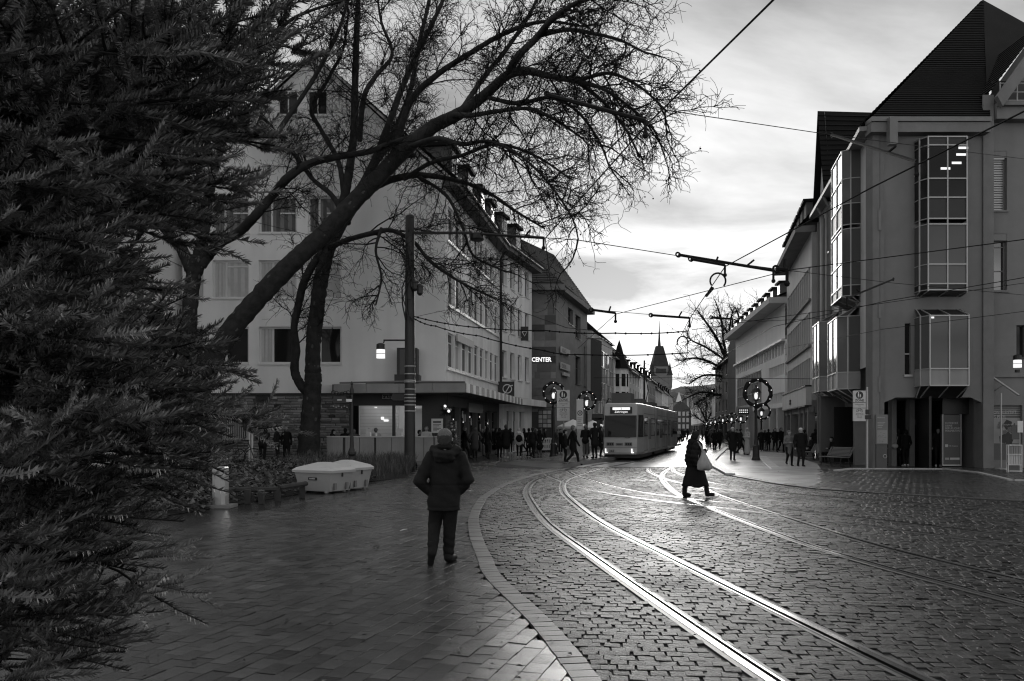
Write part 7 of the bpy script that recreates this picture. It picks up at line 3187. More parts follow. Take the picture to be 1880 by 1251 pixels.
def bicycle(c, rot, label, s=1.0, group='bicycles parked by the brick wall'):
    o = empty('bicycle', c, label, 'bicycle', group)
    R = Matrix.Rotation(rot, 3, 'Z')
    T = lambda x, z, y=0: c + R @ Vector((x * s, y * s, z * s))
    ax = R @ Vector((1, 0, 0))
    for x in (-.53, .53):
        b = M1(m_rubber)
        b.torus(T(x, .34), .33 * s, .018 * s, ax, Vector((0, 0, 1)), 24, 5)
        w = b.build('wheel', o)
        b = M1(m_alu)
        for k in range(9):
            a = k * math.pi / 9
            d = (ax * math.cos(a) + Vector((0, 0, 1)) * math.sin(a)) * .31 * s
            b.tube([T(x, .34) - d, T(x, .34) + d], .003, 3)
        b.build('spokes', w)
    b = M1(m_darkmetal)
    for a, e in (((-.53, .34), (-.12, .3)), ((-.12, .3), (-.22, .82)), ((-.22, .78), (.36, .8)), ((-.12, .3), (.38, .74)), ((.36, .86), (.53, .34)), ((-.53, .34), (-.21, .74)), ((.36, .8), (.34, .96))):
        b.tube([T(*a), T(*e)], .018 * s, 6)
    b.build('frame', o)
    b = M1(m_black)
    b.tube([T(-.36, .86), T(-.2, .9), T(-.06, .87)], [.06 * s, .05 * s, .02 * s], 6)
    b.build('saddle', o)
    b = M1(m_black)
    b.tube([T(.28, .98, .26), T(.36, .97, .08), T(.36, .97, -.08), T(.28, .98, -.26)], .014 * s, 5)
    b.build('handlebar', o)
    b = M1(m_darkmetal)
    b.torus(T(-.12, .3), .1 * s, .012, ax, Vector((0, 0, 1)), 12, 4)
    b.tube([T(-.12, .3, .1), T(-.05, .16, .1)], .012, 4)
    b.build('crank', o)
    return o


bicycle(Vector((W(438, 0, 31).x, 31, .30)), math.radians(8), 'dark bicycle seen side on below the barred window', 1.05)
bicycle(Vector((W(424, 0, 32.5).x, 32.5, .30)), math.radians(65), 'second bicycle crosswise behind the first near the steel post', .95)
bicycle(Vector((W(365, 0, 27).x, 27, .25)), math.radians(25), 'bicycle half hidden by the fir tips left of the bollard', 1.0)
for x, lab in ((458, 'pale steel post right of the bicycles'), (463, 'second thinner steel post right of the bicycles')):
    p = Vector((W(x, 0, 32).x, 32, .2))
    b = M1(m_alu)
    b.lathe(p, [(.05, 0), (.05, 1.75 - .35), (.0, 1.45)], 8)
    tag(b.build('steel_post', None, p), lab, 'post')


# ================================================================== BENCHES, RACKS, BARRIERS
def bench(c, rot, label):
    o = empty('bench', c, label, 'bench', 'slatted benches by the arcade')
    R = Matrix.Rotation(rot, 3, 'Z')
    T = lambda x, y, z: c + R @ Vector((x, y, z))
    me1 = None
    for k in range(7):
        b = M1(m_bench)
        z = .48 + k * .06
        b.box3(T(-.8, .18 + k * .035, z), R @ Vector((1.6, 0, 0)), R @ Vector((0, .02, .004)), (0, .0, .042))
        b.build('back_slat', o)
    for k in range(5):
        b = M1(m_bench)
        b.box3(T(-.8, -.28 + k * .09, .42), R @ Vector((1.6, 0, 0)), R @ Vector((0, .07, 0)), (0, 0, .03))
        b.build('seat_slat', o)
    for x in (-.65, .65):
        b = M1(m_iron)
        b.tube([T(x, -.3, 0), T(x, -.22, .4), T(x, .16, .4), T(x, .42, .92)], .028, 5)
        b.tube([T(x, .3, 0), T(x, .16, .4)], .028, 5)
        b.build('leg', o)
    return o


bench(Vector((W(1537, 0, 38).x, 38.2, .015)), math.radians(-72), 'slatted bench at the arcade, nearest to the grey corner')
bench(Vector((W(1497, 0, 46).x, 46, .015)), math.radians(-80), 'slatted bench farther along the arcade with people sitting')

g = G(1862, 868)
o = empty('newspaper_rack', g, 'white wire display rack standing at the right edge by the shop window', 'display rack')
R = Matrix.Rotation(math.radians(-18), 3, 'Z')
T = lambda x, y, z: g + R @ Vector((x, y, z))
H = 1.12
b = M1(m_white)
for x in (-.24, .24):
    for y in (-.12, .12):
        b.box3(T(x - .015, y - .015, 0), R @ Vector((.03, 0, 0)), R @ Vector((0, .03, 0)), (0, 0, H))
for z in (.05, .3, .72, H - .03):
    b.box3(T(-.222, -.13, z), R @ Vector((.444, 0, 0)), R @ Vector((0, .02, 0)), (0, 0, .035))
    b.box3(T(-.25, -.1, z), R @ Vector((.02, 0, 0)), R @ Vector((0, .2, 0)), (0, 0, .03))
    b.box3(T(.23, -.1, z), R @ Vector((.02, 0, 0)), R @ Vector((0, .2, 0)), (0, 0, .03))
b.build('frame', o)
for k in range(5):
    b = M1(m_panel)
    b.box3(T(-.21 + k * .085, -.08, .76), R @ Vector((.07, 0, 0)), R @ Vector((0, .1, 0)), (0, .0, .3))
    b.build('magazine', o)
    b = M1(m_sign)
    b.box3(T(-.21 + k * .085, -.08, .34), R @ Vector((.07, 0, 0)), R @ Vector((0, .1, 0)), (0, .0, .36))
    b.build('magazine', o)
b = M1(m_gutter)
b.box3(T(-.22, .11, .05), R @ Vector((.44, 0, 0)), R @ Vector((0, .01, 0)), (0, 0, H - .08))
b.build('back_panel', o)
p = G(1872, 862)
b = M1(m_alu)
b.lathe(p, [(.03, 0), (.03, 2.1)], 6)
b.mat(m_white)
b.box(p.x - .12, p.x + .12, p.y - .05, p.y - .03, 1.6, 2.1)
b.mat(m_poster)
b.box(p.x - .35, p.x - .02, p.y - .02, p.y, 1.3, 1.9)
tag(b.build('price_stand', None, p), 'thin stand with white card behind the white rack at the right edge', 'stand')
b = M1(m_alu)
p = Vector((W(1838, 0, 35.2).x, 35.2, 0))
b.lathe(p, [(.25, 0), (.25, .06), (.03, .08), (.03, 3.3)], 8)
tag(b.build('flag_pole', None, p), 'slim pale pole on a round foot before the printed shop window', 'pole')

for x, Y, lab in ((1005, 62, 'white plastic barrier behind the crowd, right of the poster case'), (1000, 64, 'white barrier half hidden behind the dark coats')):
    c = Vector((W(x, 0, Y).x, Y, 0))
    o = empty('plastic_barrier', c, lab, 'barrier', 'white plastic barriers')
    b = M1(m_white)
    w = .9
    for z in (.15, .55, .95):
        b.box(c.x - w / 2, c.x + w / 2, c.y - .03, c.y + .03, z, z + .12)
    for k in range(6):
        xx = c.x - w / 2 + (w - .07) * k / 5
        b.box(xx, xx + .07, c.y - .026, c.y + .026, .27, .95)
    b.build('panel', o)
    b = M1(m_rubber)
    b.box(c.x - .4, c.x - .2, c.y - .2, c.y + .2, 0, .12)
    b.box(c.x + .2, c.x + .4, c.y - .2, c.y + .2, 0, .12)
    b.build('foot', o)

# Christmas balls and little fir at the cafe corner
c = Vector((W(829, 0, 41).x, 41, 0))
o = empty('decorated_fir', c, 'small dark fir with shiny baubles at the cafe corner beside the crowd', 'christmas tree')
b = M1(m_needle)
for k in range(700):
    t = random.uniform(0, 1)
    r = .5 * (1 - t) ** .8 + .05
    a = random.uniform(0, math.tau)
    p = c + Vector((math.cos(a) * r * random.uniform(.2, 1), math.sin(a) * r * random.uniform(.2, 1), .5 + t * 1.7))
    d = Vector((math.cos(a), math.sin(a), random.uniform(-.4, .3))) * .16
    s = d.orthogonal().normalized() * .02
    b.poly(p - s, p + s, p + d)
b.build('foliage', o)
b = M1(m_bark)
b.lathe(c, [(.2, 0), (.24, .4), (.05, .42), (.04, 2.0)], 8)
b.build('pot', o)
for k in range(9):
    a = -random.uniform(.2, 2.9)
    t = k / 9
    b = M1(m_alu)
    b.ball(c + Vector((math.cos(a) * .5 * (1 - t), math.sin(a) * .5 * (1 - t), .7 + t * 1.5)), .07, 8, 6)
    b.build('bauble', o)
p = W(822, 755, 41)
b = M1(m_garland)
for k in range(160):
    v = Vector((random.uniform(-1, 1), random.uniform(-1, 1), random.uniform(-.7, .7))) * .35
    s = v.orthogonal().normalized() * .03
    b.poly(p + v * .3 - s, p + v * .3 + s, p + v * 1.3)
hb = b.build('hanging_bouquet', None, p)
tag(hb, 'hanging fir bouquet with bright balls under the canopy corner', 'decoration')
for k in range(6):
    b = M1(m_bulb if k % 3 == 0 else m_alu)
    b.ball(p + Vector((random.uniform(-.25, .25), -.3, random.uniform(-.1, .25))), .07, 8, 6)
    b.build('bauble', hb)
b = M1(m_cable)
b.tube([p + Vector((0, 0, .1)), Vector((p.x, p.y, 3.56))], .012, 4)
b.build('cord', hb)

# awnings of stalls beyond the stop
for x, y, lab in ((1052, 770, 'pale umbrella behind the zone sign'), (1088, 772, 'pale umbrella left of the tram front')):
    Y = 62
    p = W(x, y, Y)
    o = empty('umbrella', Vector((p.x, Y, 0)), lab, 'umbrella', 'pale umbrellas by the stop')
    b = M1(m_white)
    n = 8
    for k in range(n):
        a0_, a1_ = k * math.tau / n, (k + 1) * math.tau / n
        q0 = p + Vector((math.cos(a0_) * 1.2, math.sin(a0_) * 1.2, -.55))
        q1 = p + Vector((math.cos(a1_) * 1.2, math.sin(a1_) * 1.2, -.55))
        b.poly(p, q0, q1)
        b.poly(q0, q1, q1 - Vector((0, 0, .15)), q0 - Vector((0, 0, .15)))
    b.build('canopy', o)
    b = M1(m_alu)
    b.lathe((p.x, Y, 0), [(.2, 0), (.03, .05), (.03, p.z)], 6)
    b.build('pole', o)

# ================================================================== TRAM
TF = Vector((W(1139, 0, 46).x, 46, 0))
TR = -math.atan2(.29, 1)
tram = empty('tram', TF, 'grey articulated tram with the number 3 on its front display, standing at the stop', 'tram')
RT = Matrix.Rotation(TR, 3, 'Z')
TT = lambda x, y, z: TF + RT @ Vector((x, y, z))


class TFac(Fac):
    def __init__(self, a, b):
        Fac.__init__(self, TT(a[0], a[1], 0), TT(b[0], b[1], 0))


hwid = 1.16
z0t, z1t, z2t = .32, 3.02, 3.22


def body_section(y0, y1, nose):
    b = M1(m_tram if nose else m_tram_side)
    pl = [(-hwid, y1), (-hwid, y0 + (1.1 if nose else 0)), (-.93, y0), (.93, y0), (hwid, y0 + (1.1 if nose else 0)), (hwid, y1)]
    n = len(pl)
    rings = [(z0t, .96), (z0t + .12, 1.0), (z1t, 1.0), (z1t + .14, .97), (z2t, .86)]
    R = []
    for z, s in rings:
        R.append([TT(x * s, (y if not nose or y > y0 + .01 else y0 + (1 - s) * .9 + (.10 * max(0, z - 1.3) if z > 1.3 else .0)), z) for x, y in pl])
    for a, c in zip(R[:-1], R[1:]):
        for k in range(n):
            b.poly(a[k], a[(k + 1) % n], c[(k + 1) % n], c[k])
    b.poly(*R[-1])
    b.poly(*R[0][::-1])
    b.mat(m_black)
    b.box3(TT(-1.0, y0 + .5, .1), RT @ Vector((2.0, 0, 0)), RT @ Vector((0, y1 - y0 - .9, 0)), (0, 0, .21))
    return b.build('car_body', tram)


secs = [(0, 7.2), (7.65, 15.3), (15.75, 24)]
for i, (a, c) in enumerate(secs):
    body_section(a, c, i == 0)
for i in range(2):
    b = M1(m_rubber)
    for k in range(5):
        y = secs[i][1] + .003 + k * .09
        b.box3(TT(-1.05 + .04 * (k % 2), y, .4), RT @ Vector((2.1 - .08 * (k % 2), 0, 0)), RT @ Vector((0, .085, 0)), (0, 0, 2.6))
    b.build('bellows', tram)
# front: the slanted nose means the glass follows y = .10*(z-1.3)
ny = lambda z: .10 * max(0, z - 1.3)


def nose_quad(b, x0, x1, z0, z1, off):
    b.poly(TT(x0, ny(z0) - off, z0), TT(x1, ny(z0) - off, z0), TT(x1, ny(z1) - off, z1), TT(x0, ny(z1) - off, z1))


def nose_box(b, x0, x1, z0, z1, off, th=.03):
    b.box3(TT(x0, ny(z0) - off - th, z0), RT @ Vector((x1 - x0, 0, 0)), RT @ Vector((0, th, 0)), RT @ Vector((0, ny(z1) - ny(z0), z1 - z0)))


b = M1(m_black)
nose_box(b, -.90, .90, 1.30, 2.52, .004, .012)
fr_ = b.build('windshield_frame', tram)
b = M1(m_glass)
nose_quad(b, -.82, .82, 1.37, 2.46, .022)
b.build('windshield', tram)
b = M1(m_black)
nose_box(b, -.60, .64, 2.62, 3.0, .004, .03)
dsp = b.build('destination_display', tram)
b = M1(m_letter_lit)
nose_box(b, -.46, .52, 2.83, 2.97, .036, .006)
b.build('number_field', dsp)
FN = Fac(TT(-1, ny(2.8) - .05, 0), TT(1, ny(2.8) - .05, 0))
add_text('3', FN, 1.03, 2.845, .15, .012, m_black, dsp, align='CENTER', bold=.004)
add_text('Z\u00e4hringen', FN, 1.03, 2.67, .16, .004, m_letter_lit, dsp, align='CENTER', sx=1.15)
for s in (-1, 1):
    b = M1(m_black)
    x0, x1 = (.955, 1.135)
    a = [TT(s * .965, .18, 1.3), TT(s * 1.148, 1.0, 1.3), TT(s * 1.148, 1.0, 2.55), TT(s * .972, .18 + .1, 2.55)]
    o_ = RT @ Vector((s * .02, -.012, 0))
    b.poly(*[p + o_ for p in a])
    b.mat(m_glass_sky)
    cc_ = sum(a, Vector()) / 4
    b.poly(*[cc_ + (p - cc_) * .86 + o_ * 1.4 for p in a])
    b.build('quarter_window', tram)
for x in (-.78, .24):
    b = M1(m_gutter)
    nose_box(b, x, x + .42, .80, 1.0, .004, .02)
    lu = b.build('indicator_panel', tram)
    b = M1(m_black)
    for k in range(3):
        nose_box(b, x + .05 + k * .12, x + .14 + k * .12, .84, .96, .025, .012)
    b.build('indicator', lu)
b = M1(m_gutter)
nose_box(b, -.26, .14, .82, .97, .004, .02)
b.mat(m_black)
nose_box(b, -.19, .07, .87, .92, .025, .01)
b.build('coupler_flap', tram)
for x in (-.86, .62):
    b = M1(m_bulb)
    nose_box(b, x, x + .05, .40, .64, .004, .03)
    nose_box(b, x + .052, x + .13, .40, .45, .004, .03)
    b.build('headlight', tram)
add_text('247', Fac(TT(-1, -.01, 0), TT(1, -.01, 0)), .36, .44, .2, .012, m_darkmetal, tram, 'fleet_number', bold=.004)
b = M1(m_render_dark)
nose_box(b, -.93, .93, .70, .715, .003, .008)
b.build('bumper_line', tram)
for x0, x1, z1_ in ((-.6, -.72, 1.75), (.2, .55, 1.28)):
    b = M1(m_black)
    b.tube([TT(x0, -.05, 1.32), TT((x0 + x1) / 2, -.03 + ny(z1_), (1.32 + z1_) / 2 - .05), TT(x1, ny(z1_) - .04, z1_)], .016, 5)
    b.build('wiper', tram)
b = M1(m_black)
b.box3(TT(-1.42, .35, 1.8), RT @ Vector((.2, 0, 0)), RT @ Vector((0, .1, 0)), (0, 0, .42))
b.tube([TT(-1.1, .6, 2.3), TT(-1.32, .4, 2.2)], .02, 5)
b.build('mirror', tram)
# sides: windows, doors
for side_ in (1, -1):
    for (ya, yb, kind) in ((1.35, 3.0, 'w'), (3.2, 4.5, 'd'), (4.7, 6.9, 'w'), (7.9, 9.6, 'w'), (9.8, 11.4, 'd'), (11.6, 13.1, 'w'), (13.3, 15.0, 'w'), (16.0, 17.7, 'w'), (17.9, 19.3, 'd'), (19.6, 21.5, 'w'), (21.8, 23.6, 'w')):
        F = TFac((side_ * (hwid + .004), ya), (side_ * (hwid + .004), yb)) if side_ == 1 else TFac((side_ * (hwid + .004), yb), (side_ * (hwid + .004), ya))
        w = F.L
        if kind == 'w':
            b = M1(m_black)
            F.box(b, 0, w, 1.32, 2.42, 0, .015)
            o_ = b.build('side_window', tram)
            b = M1(m_glass_sky)
            F.quad(b, .05, w - .05, 1.38, 2.05, .018)
            F.quad(b, .05, w - .05, 2.1, 2.37, .018)
            b.build('pane', o_)
        else:
            for q in range(2):
                b = M1(m_tram)
                F.box(b, w * q / 2 + .01, w * (q + 1) / 2 - .01, .40, 2.5, 0, .03)
                o_ = b.build('door', tram)
                b = M1(m_glass)
                F.quad(b, w * q / 2 + .09, w * (q + 1) / 2 - .09, 1.15, 2.35, .033)
                b.build('door_pane', o_)
    for (a, c) in secs:
        F = TFac((side_ * (hwid + .004), a + 1.3), (side_ * (hwid + .004), c - .1)) if side_ == 1 else TFac((side_ * (hwid + .004), c - .1), (side_ * (hwid + .004), a + 1.3))
        b = M1(m_gutter)
        F.box(b, 0, F.L, 2.62, 2.66, 0, .012)
        F.box(b, 0, F.L, .5, .53, 0, .012)
        b.build('trim_strip', tram)
# roof gear
for (y, ln_, w_, h_, x_) in ((.9, 1.6, 1.1, .62, -.1), (2.9, 2.2, 1.3, .35, .2), (9, 3.0, 1.5, .35, 0), (17, 4, 1.5, .3, 0)):
    b = M1(m_render_dark)
    b.box3(TT(x_ - w_ / 2, y, z2t - .02), RT @ Vector((w_, 0, 0)), RT @ Vector((0, ln_, 0)), (0, 0, h_))
    b.build('roof_box', tram)
b = M1(m_darkmetal)
b.tube([TT(0, 11.5, 3.5), TT(0, 13.2, 4.5), TT(0, 11.8, 5.5)], .035, 5)
b.tube([TT(-.75, 11.7, 5.5), TT(.75, 11.7, 5.5)], .03, 5)
b.tube([TT(-.4, 12, 3.3), TT(0, 11.5, 3.5), TT(.4, 12, 3.3)], .04, 5)
b.build('pantograph', tram)
b = M1(m_darkmetal)
b.tube([TT(-.9, .6, 3.2), TT(-.75, .5, 3.5), TT(-.6, .5, 3.45)], .04, 5)
b.build('antenna', tram)

# ================================================================== PEOPLE
def seg_d(X, Y, Z, p, q, r1, r2, ky):
    ax, ay, az = p
    bx, by, bz = q[0] - ax, (q[1] - ay) / ky, q[2] - az
    px, py, pz = X - ax, (Y - ay) / ky, Z - az
    bb = bx * bx + by * by + bz * bz + 1e-9
    t = np.clip((px * bx + py * by + pz * bz) / bb, 0, 1)
    d = np.sqrt((px - bx * t) ** 2 + (py - by * t) ** 2 + (pz - bz * t) ** 2)
    return d - (r1 + (r2 - r1) * t)


def nets(prims, h, k=.03, wr=None, cut=None):
    """one continuous skin round the given rounded limbs (surface nets); p, q, r1, r2, depth factor, material"""
    A = np.array([list(p[0]) + list(p[1]) for p in prims])
    R = np.array([max(p[2], p[3]) * max(1, p[4]) for p in prims]).max() + h * 3
    lo = np.minimum(A[:, :3], A[:, 3:]).min(0) - R
    hi = np.maximum(A[:, :3], A[:, 3:]).max(0) + R
    n = np.ceil((hi - lo) / h).astype(int) + 1
    X, Y, Z = np.meshgrid(*[lo[i] + np.arange(n[i]) * h for i in range(3)], indexing='ij')
    D = None
    for p, q, r1, r2, ky, m in prims:
        d = seg_d(X, Y, Z, p, q, r1, r2, ky)
        if D is None:
            D = d
        else:
            w = np.clip(.5 + .5 * (d - D) / k, 0, 1)
            D = d * (1 - w) + D * w - k * w * (1 - w)
    if wr is not None:
        D = D + wr(X, Y, Z)
    if cut is not None:
        D = np.maximum(D, cut - Z)
    S_ = D < 0
    nx, ny_, nz = n
    cor = [(i, j, l) for i in (0, 1) for j in (0, 1) for l in (0, 1)]
    sl = lambda a, c: a[c[0]:nx - 1 + c[0], c[1]:ny_ - 1 + c[1], c[2]:nz - 1 + c[2]]
    cnt = sum(sl(S_, c).astype(np.int8) for c in cor)
    act = (cnt > 0) & (cnt < 8)
    idx = -np.ones(act.shape, dtype=np.int64)
    ii = np.argwhere(act)
    idx[act] = np.arange(len(ii))
    acc = np.zeros((len(ii), 3))
    num = np.zeros(len(ii))
    for a in cor:
        for ax in range(3):
            if a[ax]:
                continue
            b = list(a)
            b[ax] = 1
            da = D[ii[:, 0] + a[0], ii[:, 1] + a[1], ii[:, 2] + a[2]]
            db = D[ii[:, 0] + b[0], ii[:, 1] + b[1], ii[:, 2] + b[2]]
            cr = (da < 0) != (db < 0)
            t = np.where(cr, da / np.where(cr, da - db, 1), 0)
            pos = np.tile(np.array(a, dtype=float), (len(ii), 1))
            pos[:, ax] += t
            acc += pos * cr[:, None]
            num += cr
    V = lo + (ii + acc / num[:, None]) * h
    F = []
    for ax in range(3):
        u, v = (ax + 1) % 3, (ax + 2) % 3
        s0 = [slice(None)] * 3
        s1 = [slice(None)] * 3
        s0[ax], s1[ax] = slice(0, -1), slice(1, None)
        ch = S_[tuple(s0)] != S_[tuple(s1)]
        e = np.argwhere(ch)
        e = e[(e[:, u] > 0) & (e[:, v] > 0) & (e[:, u] < n[u] - 1) & (e[:, v] < n[v] - 1)]
        q = []
        for du, dv in ((-1, -1), (0, -1), (0, 0), (-1, 0)):
            c = e.copy()
            c[:, u] += du
            c[:, v] += dv
            q.append(idx[c[:, 0], c[:, 1], c[:, 2]])
        q = np.stack(q, 1)
        flip = ~S_[e[:, 0], e[:, 1], e[:, 2]]
        q[flip] = q[flip][:, ::-1]
        F.append(q[(q >= 0).all(1)])
    F = np.concatenate(F)
    c = V[F].mean(1)
    best = np.full(len(c), 1e9)
    mi = np.zeros(len(c), dtype=np.int32)
    mats = []
    for p, q, r1, r2, ky, m in prims:
        if m not in mats:
            mats.append(m)
        d = seg_d(c[:, 0], c[:, 1], c[:, 2], p, q, r1, r2, ky)
        w = d < best
        best[w] = d[w]
        mi[w] = mats.index(m)
    return V, F, mi, mats


def net_mesh(name, prims, h, k=.03, wr=None, off=(0, 0, 0), cut=None):
    V, F, mi, mats = nets(prims, h, k, wr, cut)
    return mesh_np(name, V - np.array(off), F, mats, mi, smooth=True)


def figure(coat, legs_m, shoe, hair, cl=.85, walk=0.0, arms='down', hairs='short', hat=None, bulk=1.0, flare=.04, skin=None, face=True, lean=0.0, sit=False, collar=True):
    """a clothed person, 1.75 m, looking along -Y"""
    P = []
    skin = skin or m_skin
    L = lean
    dz = -.42 if sit else 0
    add = lambda p, q, r1, r2, m, ky=1.0: P.append(((p[0], p[1], p[2] + dz), (q[0], q[1], q[2] + dz), r1, r2, ky, m))
    hx = .095
    sh = (0, -.42 * L, 1.42 - .12 * L)
    hd = (0, -.62 * L - .02, 1.63 - .22 * L)
    # legs
    for s in (-1, 1):
        if sit:
            kn, an = (s * .13, -.46, .92), (s * .13, -.44, .50)
        else:
            f = walk * s
            kn = (s * .09, -.05 - .20 * f - (.06 if f < 0 else 0), .49)
            an = (s * .085, -.36 * f + .02, .09 + (.10 if f < -.3 else .0))
        add((s * hx, 0, .90), kn, .095, .066, legs_m)
        add(kn, an, .064, .048, legs_m)
        toe = (an[0] + s * .02, an[1] - .15, an[2] - .055 - (.02 if walk * s < -.3 else 0))
        add((an[0], an[1] + .03, an[2] - .03), toe, .048, .038, shoe)
    # torso and coat
    b = bulk
    add((0, .0, .95), (0, -.2 * L, 1.2), .165 * b, .165 * b, coat, .72)
    add((0, -.2 * L, 1.2), (0, sh[1], 1.38 - .1 * L), .165 * b, .15 * b, coat, .72)
    add((-.15 * b, sh[1], sh[2]), (.15 * b, sh[1], sh[2]), .075 * b, .075 * b, coat, .9)
    if cl < .95 and not sit:
        add((0, .0, .95), (0, .01, cl + .1), .165 * b, (.165 + flare) * b, coat, .75)
    add((0, sh[1], sh[2]), (hd[0], hd[1] + .015, hd[2] - .12), .062, .052, coat if collar else skin)
    # arms
    for s in (-1, 1):
        a0 = (s * .19 * b, sh[1], sh[2])
        if arms == 'down':
            el, ha = (s * .25 * b, .04 + walk * s * .12, 1.13), (s * .25 * b, -.03 + walk * s * .22, .87)
        elif arms == 'pocket':
            el, ha = (s * .30 * b, .07, 1.14), (s * .19 * b, -.08, .96)
        elif arms == 'front':
            el, ha = (s * .25 * b, -.02, 1.13), (s * .07, -.26, 1.16)
        else:
            el, ha = ((s * .25 * b, .04, 1.13), (s * .25 * b, -.03, .87)) if s < 0 else ((.27 * b, -.1, 1.16), (.12, -.26, 1.35))
        add(a0, el, .066 * b, .054 * b, coat)
        add(el, ha, .052 * b, .040, coat)
        if arms != 'pocket':
            d = unit(np.array(ha) - np.array(el))
            tip = np.array(ha) + d * .1
            add(ha, tuple(tip), .036, .022, skin)
            add(ha, tuple(np.array(ha) + d * .06 + np.array((-s * .03, -.03, 0))), .018, .014, skin)
    # head
    add((hd[0], hd[1] + .01, hd[2] + .02), (hd[0], hd[1] - .012, hd[2] - .045), .088, .066, skin, 1.12)
    if face:
        add((0, hd[1] - .1, hd[2] - .012), (0, hd[1] - .112, hd[2] - .03), .012, .016, skin)
    hb = hat or hair
    add((0, hd[1] + .022, hd[2] + .045), (0, hd[1] + .04, hd[2] + .0), .092, .085, hb, 1.08)
    if hat:
        add((0, hd[1] + .01, hd[2] + .075), (0, hd[1] + .01, hd[2] + .09), .085, .06, hat, 1.1)
    if hairs == 'long':
        for s in (-.05, .05):
            add((s, hd[1] + .05, hd[2]), (s * 1.2, hd[1] + .10, hd[2] - .27), .07, .05, hair)
    elif hairs == 'bun':
        add((0, hd[1] + .09, hd[2] + .08), (0, hd[1] + .1, hd[2] + .08), .05, .05, hair)
    elif hairs == 'hood':
        add((-.06, hd[1] + .1, hd[2] - .14), (.06, hd[1] + .1, hd[2] - .14), .085, .085, coat)
    return P


VAR = {}


def variant(key, **k):
    VAR[key] = net_mesh('person', figure(**k), .026, .03)


variant('black_long', coat=m_coat_black, legs_m=m_coat_black, shoe=m_shoe, hair=m_hair_dark, cl=.62, arms='pocket')
variant('black_walk', coat=m_coat_black, legs_m=m_coat_black, shoe=m_shoe, hair=m_hair_grey, cl=.72, walk=.85)
variant('dark_hood', coat=m_coat_dark, legs_m=m_jeans, shoe=m_shoe, hair=m_hair_dark, cl=.66, arms='down', hairs='hood', hat=m_coat_dark, bulk=1.08)
variant('grey_pad', coat=m_coat_mid, legs_m=m_jeans, shoe=m_shoe, hair=m_hair_grey, cl=.55, arms='pocket', bulk=1.15, flare=.02)
variant('white_jacket', coat=m_coat_white, legs_m=m_coat_black, shoe=m_shoe_white, hair=m_hair_white, cl=.84, arms='down', hairs='hood', hat=m_coat_pale)
variant('dark_pale', coat=m_coat_dark, legs_m=m_jeans_pale, shoe=m_shoe, hair=m_hair_grey, cl=.84, arms='front')
variant('dark_jeans', coat=m_coat_black, legs_m=m_jeans, shoe=m_shoe_white, hair=m_hair_dark, cl=.86, arms='down')
variant('woman_dark', coat=m_coat_black, legs_m=m_jeans, shoe=m_shoe, hair=m_hair_dark, cl=.78, arms='down', hairs='long', walk=.5, bulk=.93)
variant('woman_coat', coat=m_coat_dark, legs_m=m_jeans_pale, shoe=m_shoe, hair=m_hair_dark, cl=.48, arms='pocket', hairs='long', flare=.08, bulk=.95)
variant('pale_long', coat=m_coat_pale, legs_m=m_coat_pale, shoe=m_shoe, hair=m_hair_white, cl=.14, arms='front', bulk=.98, flare=.06)
variant('shaggy', coat=m_coat_fur, legs_m=m_coat_black, shoe=m_shoe, hair=m_hair_grey, cl=.60, arms='front', hairs='long', walk=.35, flare=.02)
variant('jumper', coat=m_coat_black, legs_m=m_jeans, shoe=m_shoe, hair=m_hair_white, cl=.84, arms='down', bulk=1.14, walk=.25)
variant('walk_dark', coat=m_coat_dark, legs_m=m_coat_black, shoe=m_shoe, hair=m_hair_dark, cl=.84, walk=.8)
variant('cap', coat=m_coat_black, legs_m=m_jeans_pale, shoe=m_shoe_white, hair=m_hair_dark, cl=.62, arms='pocket', hat=m_coat_mid, bulk=1.15)
variant('pale_jacket', coat=m_coat_pale, legs_m=m_jeans, shoe=m_shoe, hair=m_hair_grey, cl=.8, arms='front')
variant('phone', coat=m_coat_dark, legs_m=m_jeans, shoe=m_shoe, hair=m_hair_dark, cl=.8, arms='phone', hairs='bun')
variant('bend', coat=m_coat_dark, legs_m=m_jeans, shoe=m_shoe, hair=m_hair_dark, cl=.82, arms='front', lean=.75)
variant('sit', coat=m_coat_black, legs_m=m_coat_black, shoe=m_shoe, hair=m_hair_dark, arms='front', sit=True)
variant('thin_man', coat=m_coat_black, legs_m=m_coat_black, shoe=m_shoe, hair=m_hair_white, cl=.60, arms='pocket', bulk=1.0, flare=.05)

N = 0.0      # faces the camera
AW = math.pi  # faces away
RGT = math.pi / 2
LFT = -math.pi / 2


def person(px, Y, var, rot, label, s=1.0, z=0.0, group=None):
    p = Vector((W(px, 0, Y).x, Y, z))
    o = link_mesh('person', VAR[var], None, p, rot)
    o.scale = (s, s, s)
    ORG[o.name] = p
    return tag(o, label, 'person', group)


gq = 'people queueing outside the shops on the left'
gy_ = lambda y: FOC * CAMH / (y - HZ)
person(853, gy_(843), 'black_walk', RGT + .3, 'tall man in black turned right, first of the queue beside the walking man', 1.08, group=gq)
person(847, gy_(841), 'dark_hood', AW, 'dark hooded figure half hidden behind the shoulder of the walking man', 1.0, group=gq)
person(872, gy_(842), 'grey_pad', AW + .2, 'person in a long grey padded coat seen from behind in the queue', 1.06, group=gq)
person(885, gy_(838), 'dark_pale', N + .3, 'person with pale trousers facing us between the padded coat and the black coat', 1.02, group=gq)
person(895, gy_(844), 'woman_dark', RGT + .9, 'long haired woman in black striding right in the middle of the queue', 1.06, group=gq)
person(917, gy_(841), 'dark_hood', AW - .3, 'dark hooded person just left of the man in the cap', 1.03, group=gq)
person(929, gy_(842), 'cap', AW + .3, 'broad man in black coat, grey cap and white shoes from behind', 1.14, group=gq)
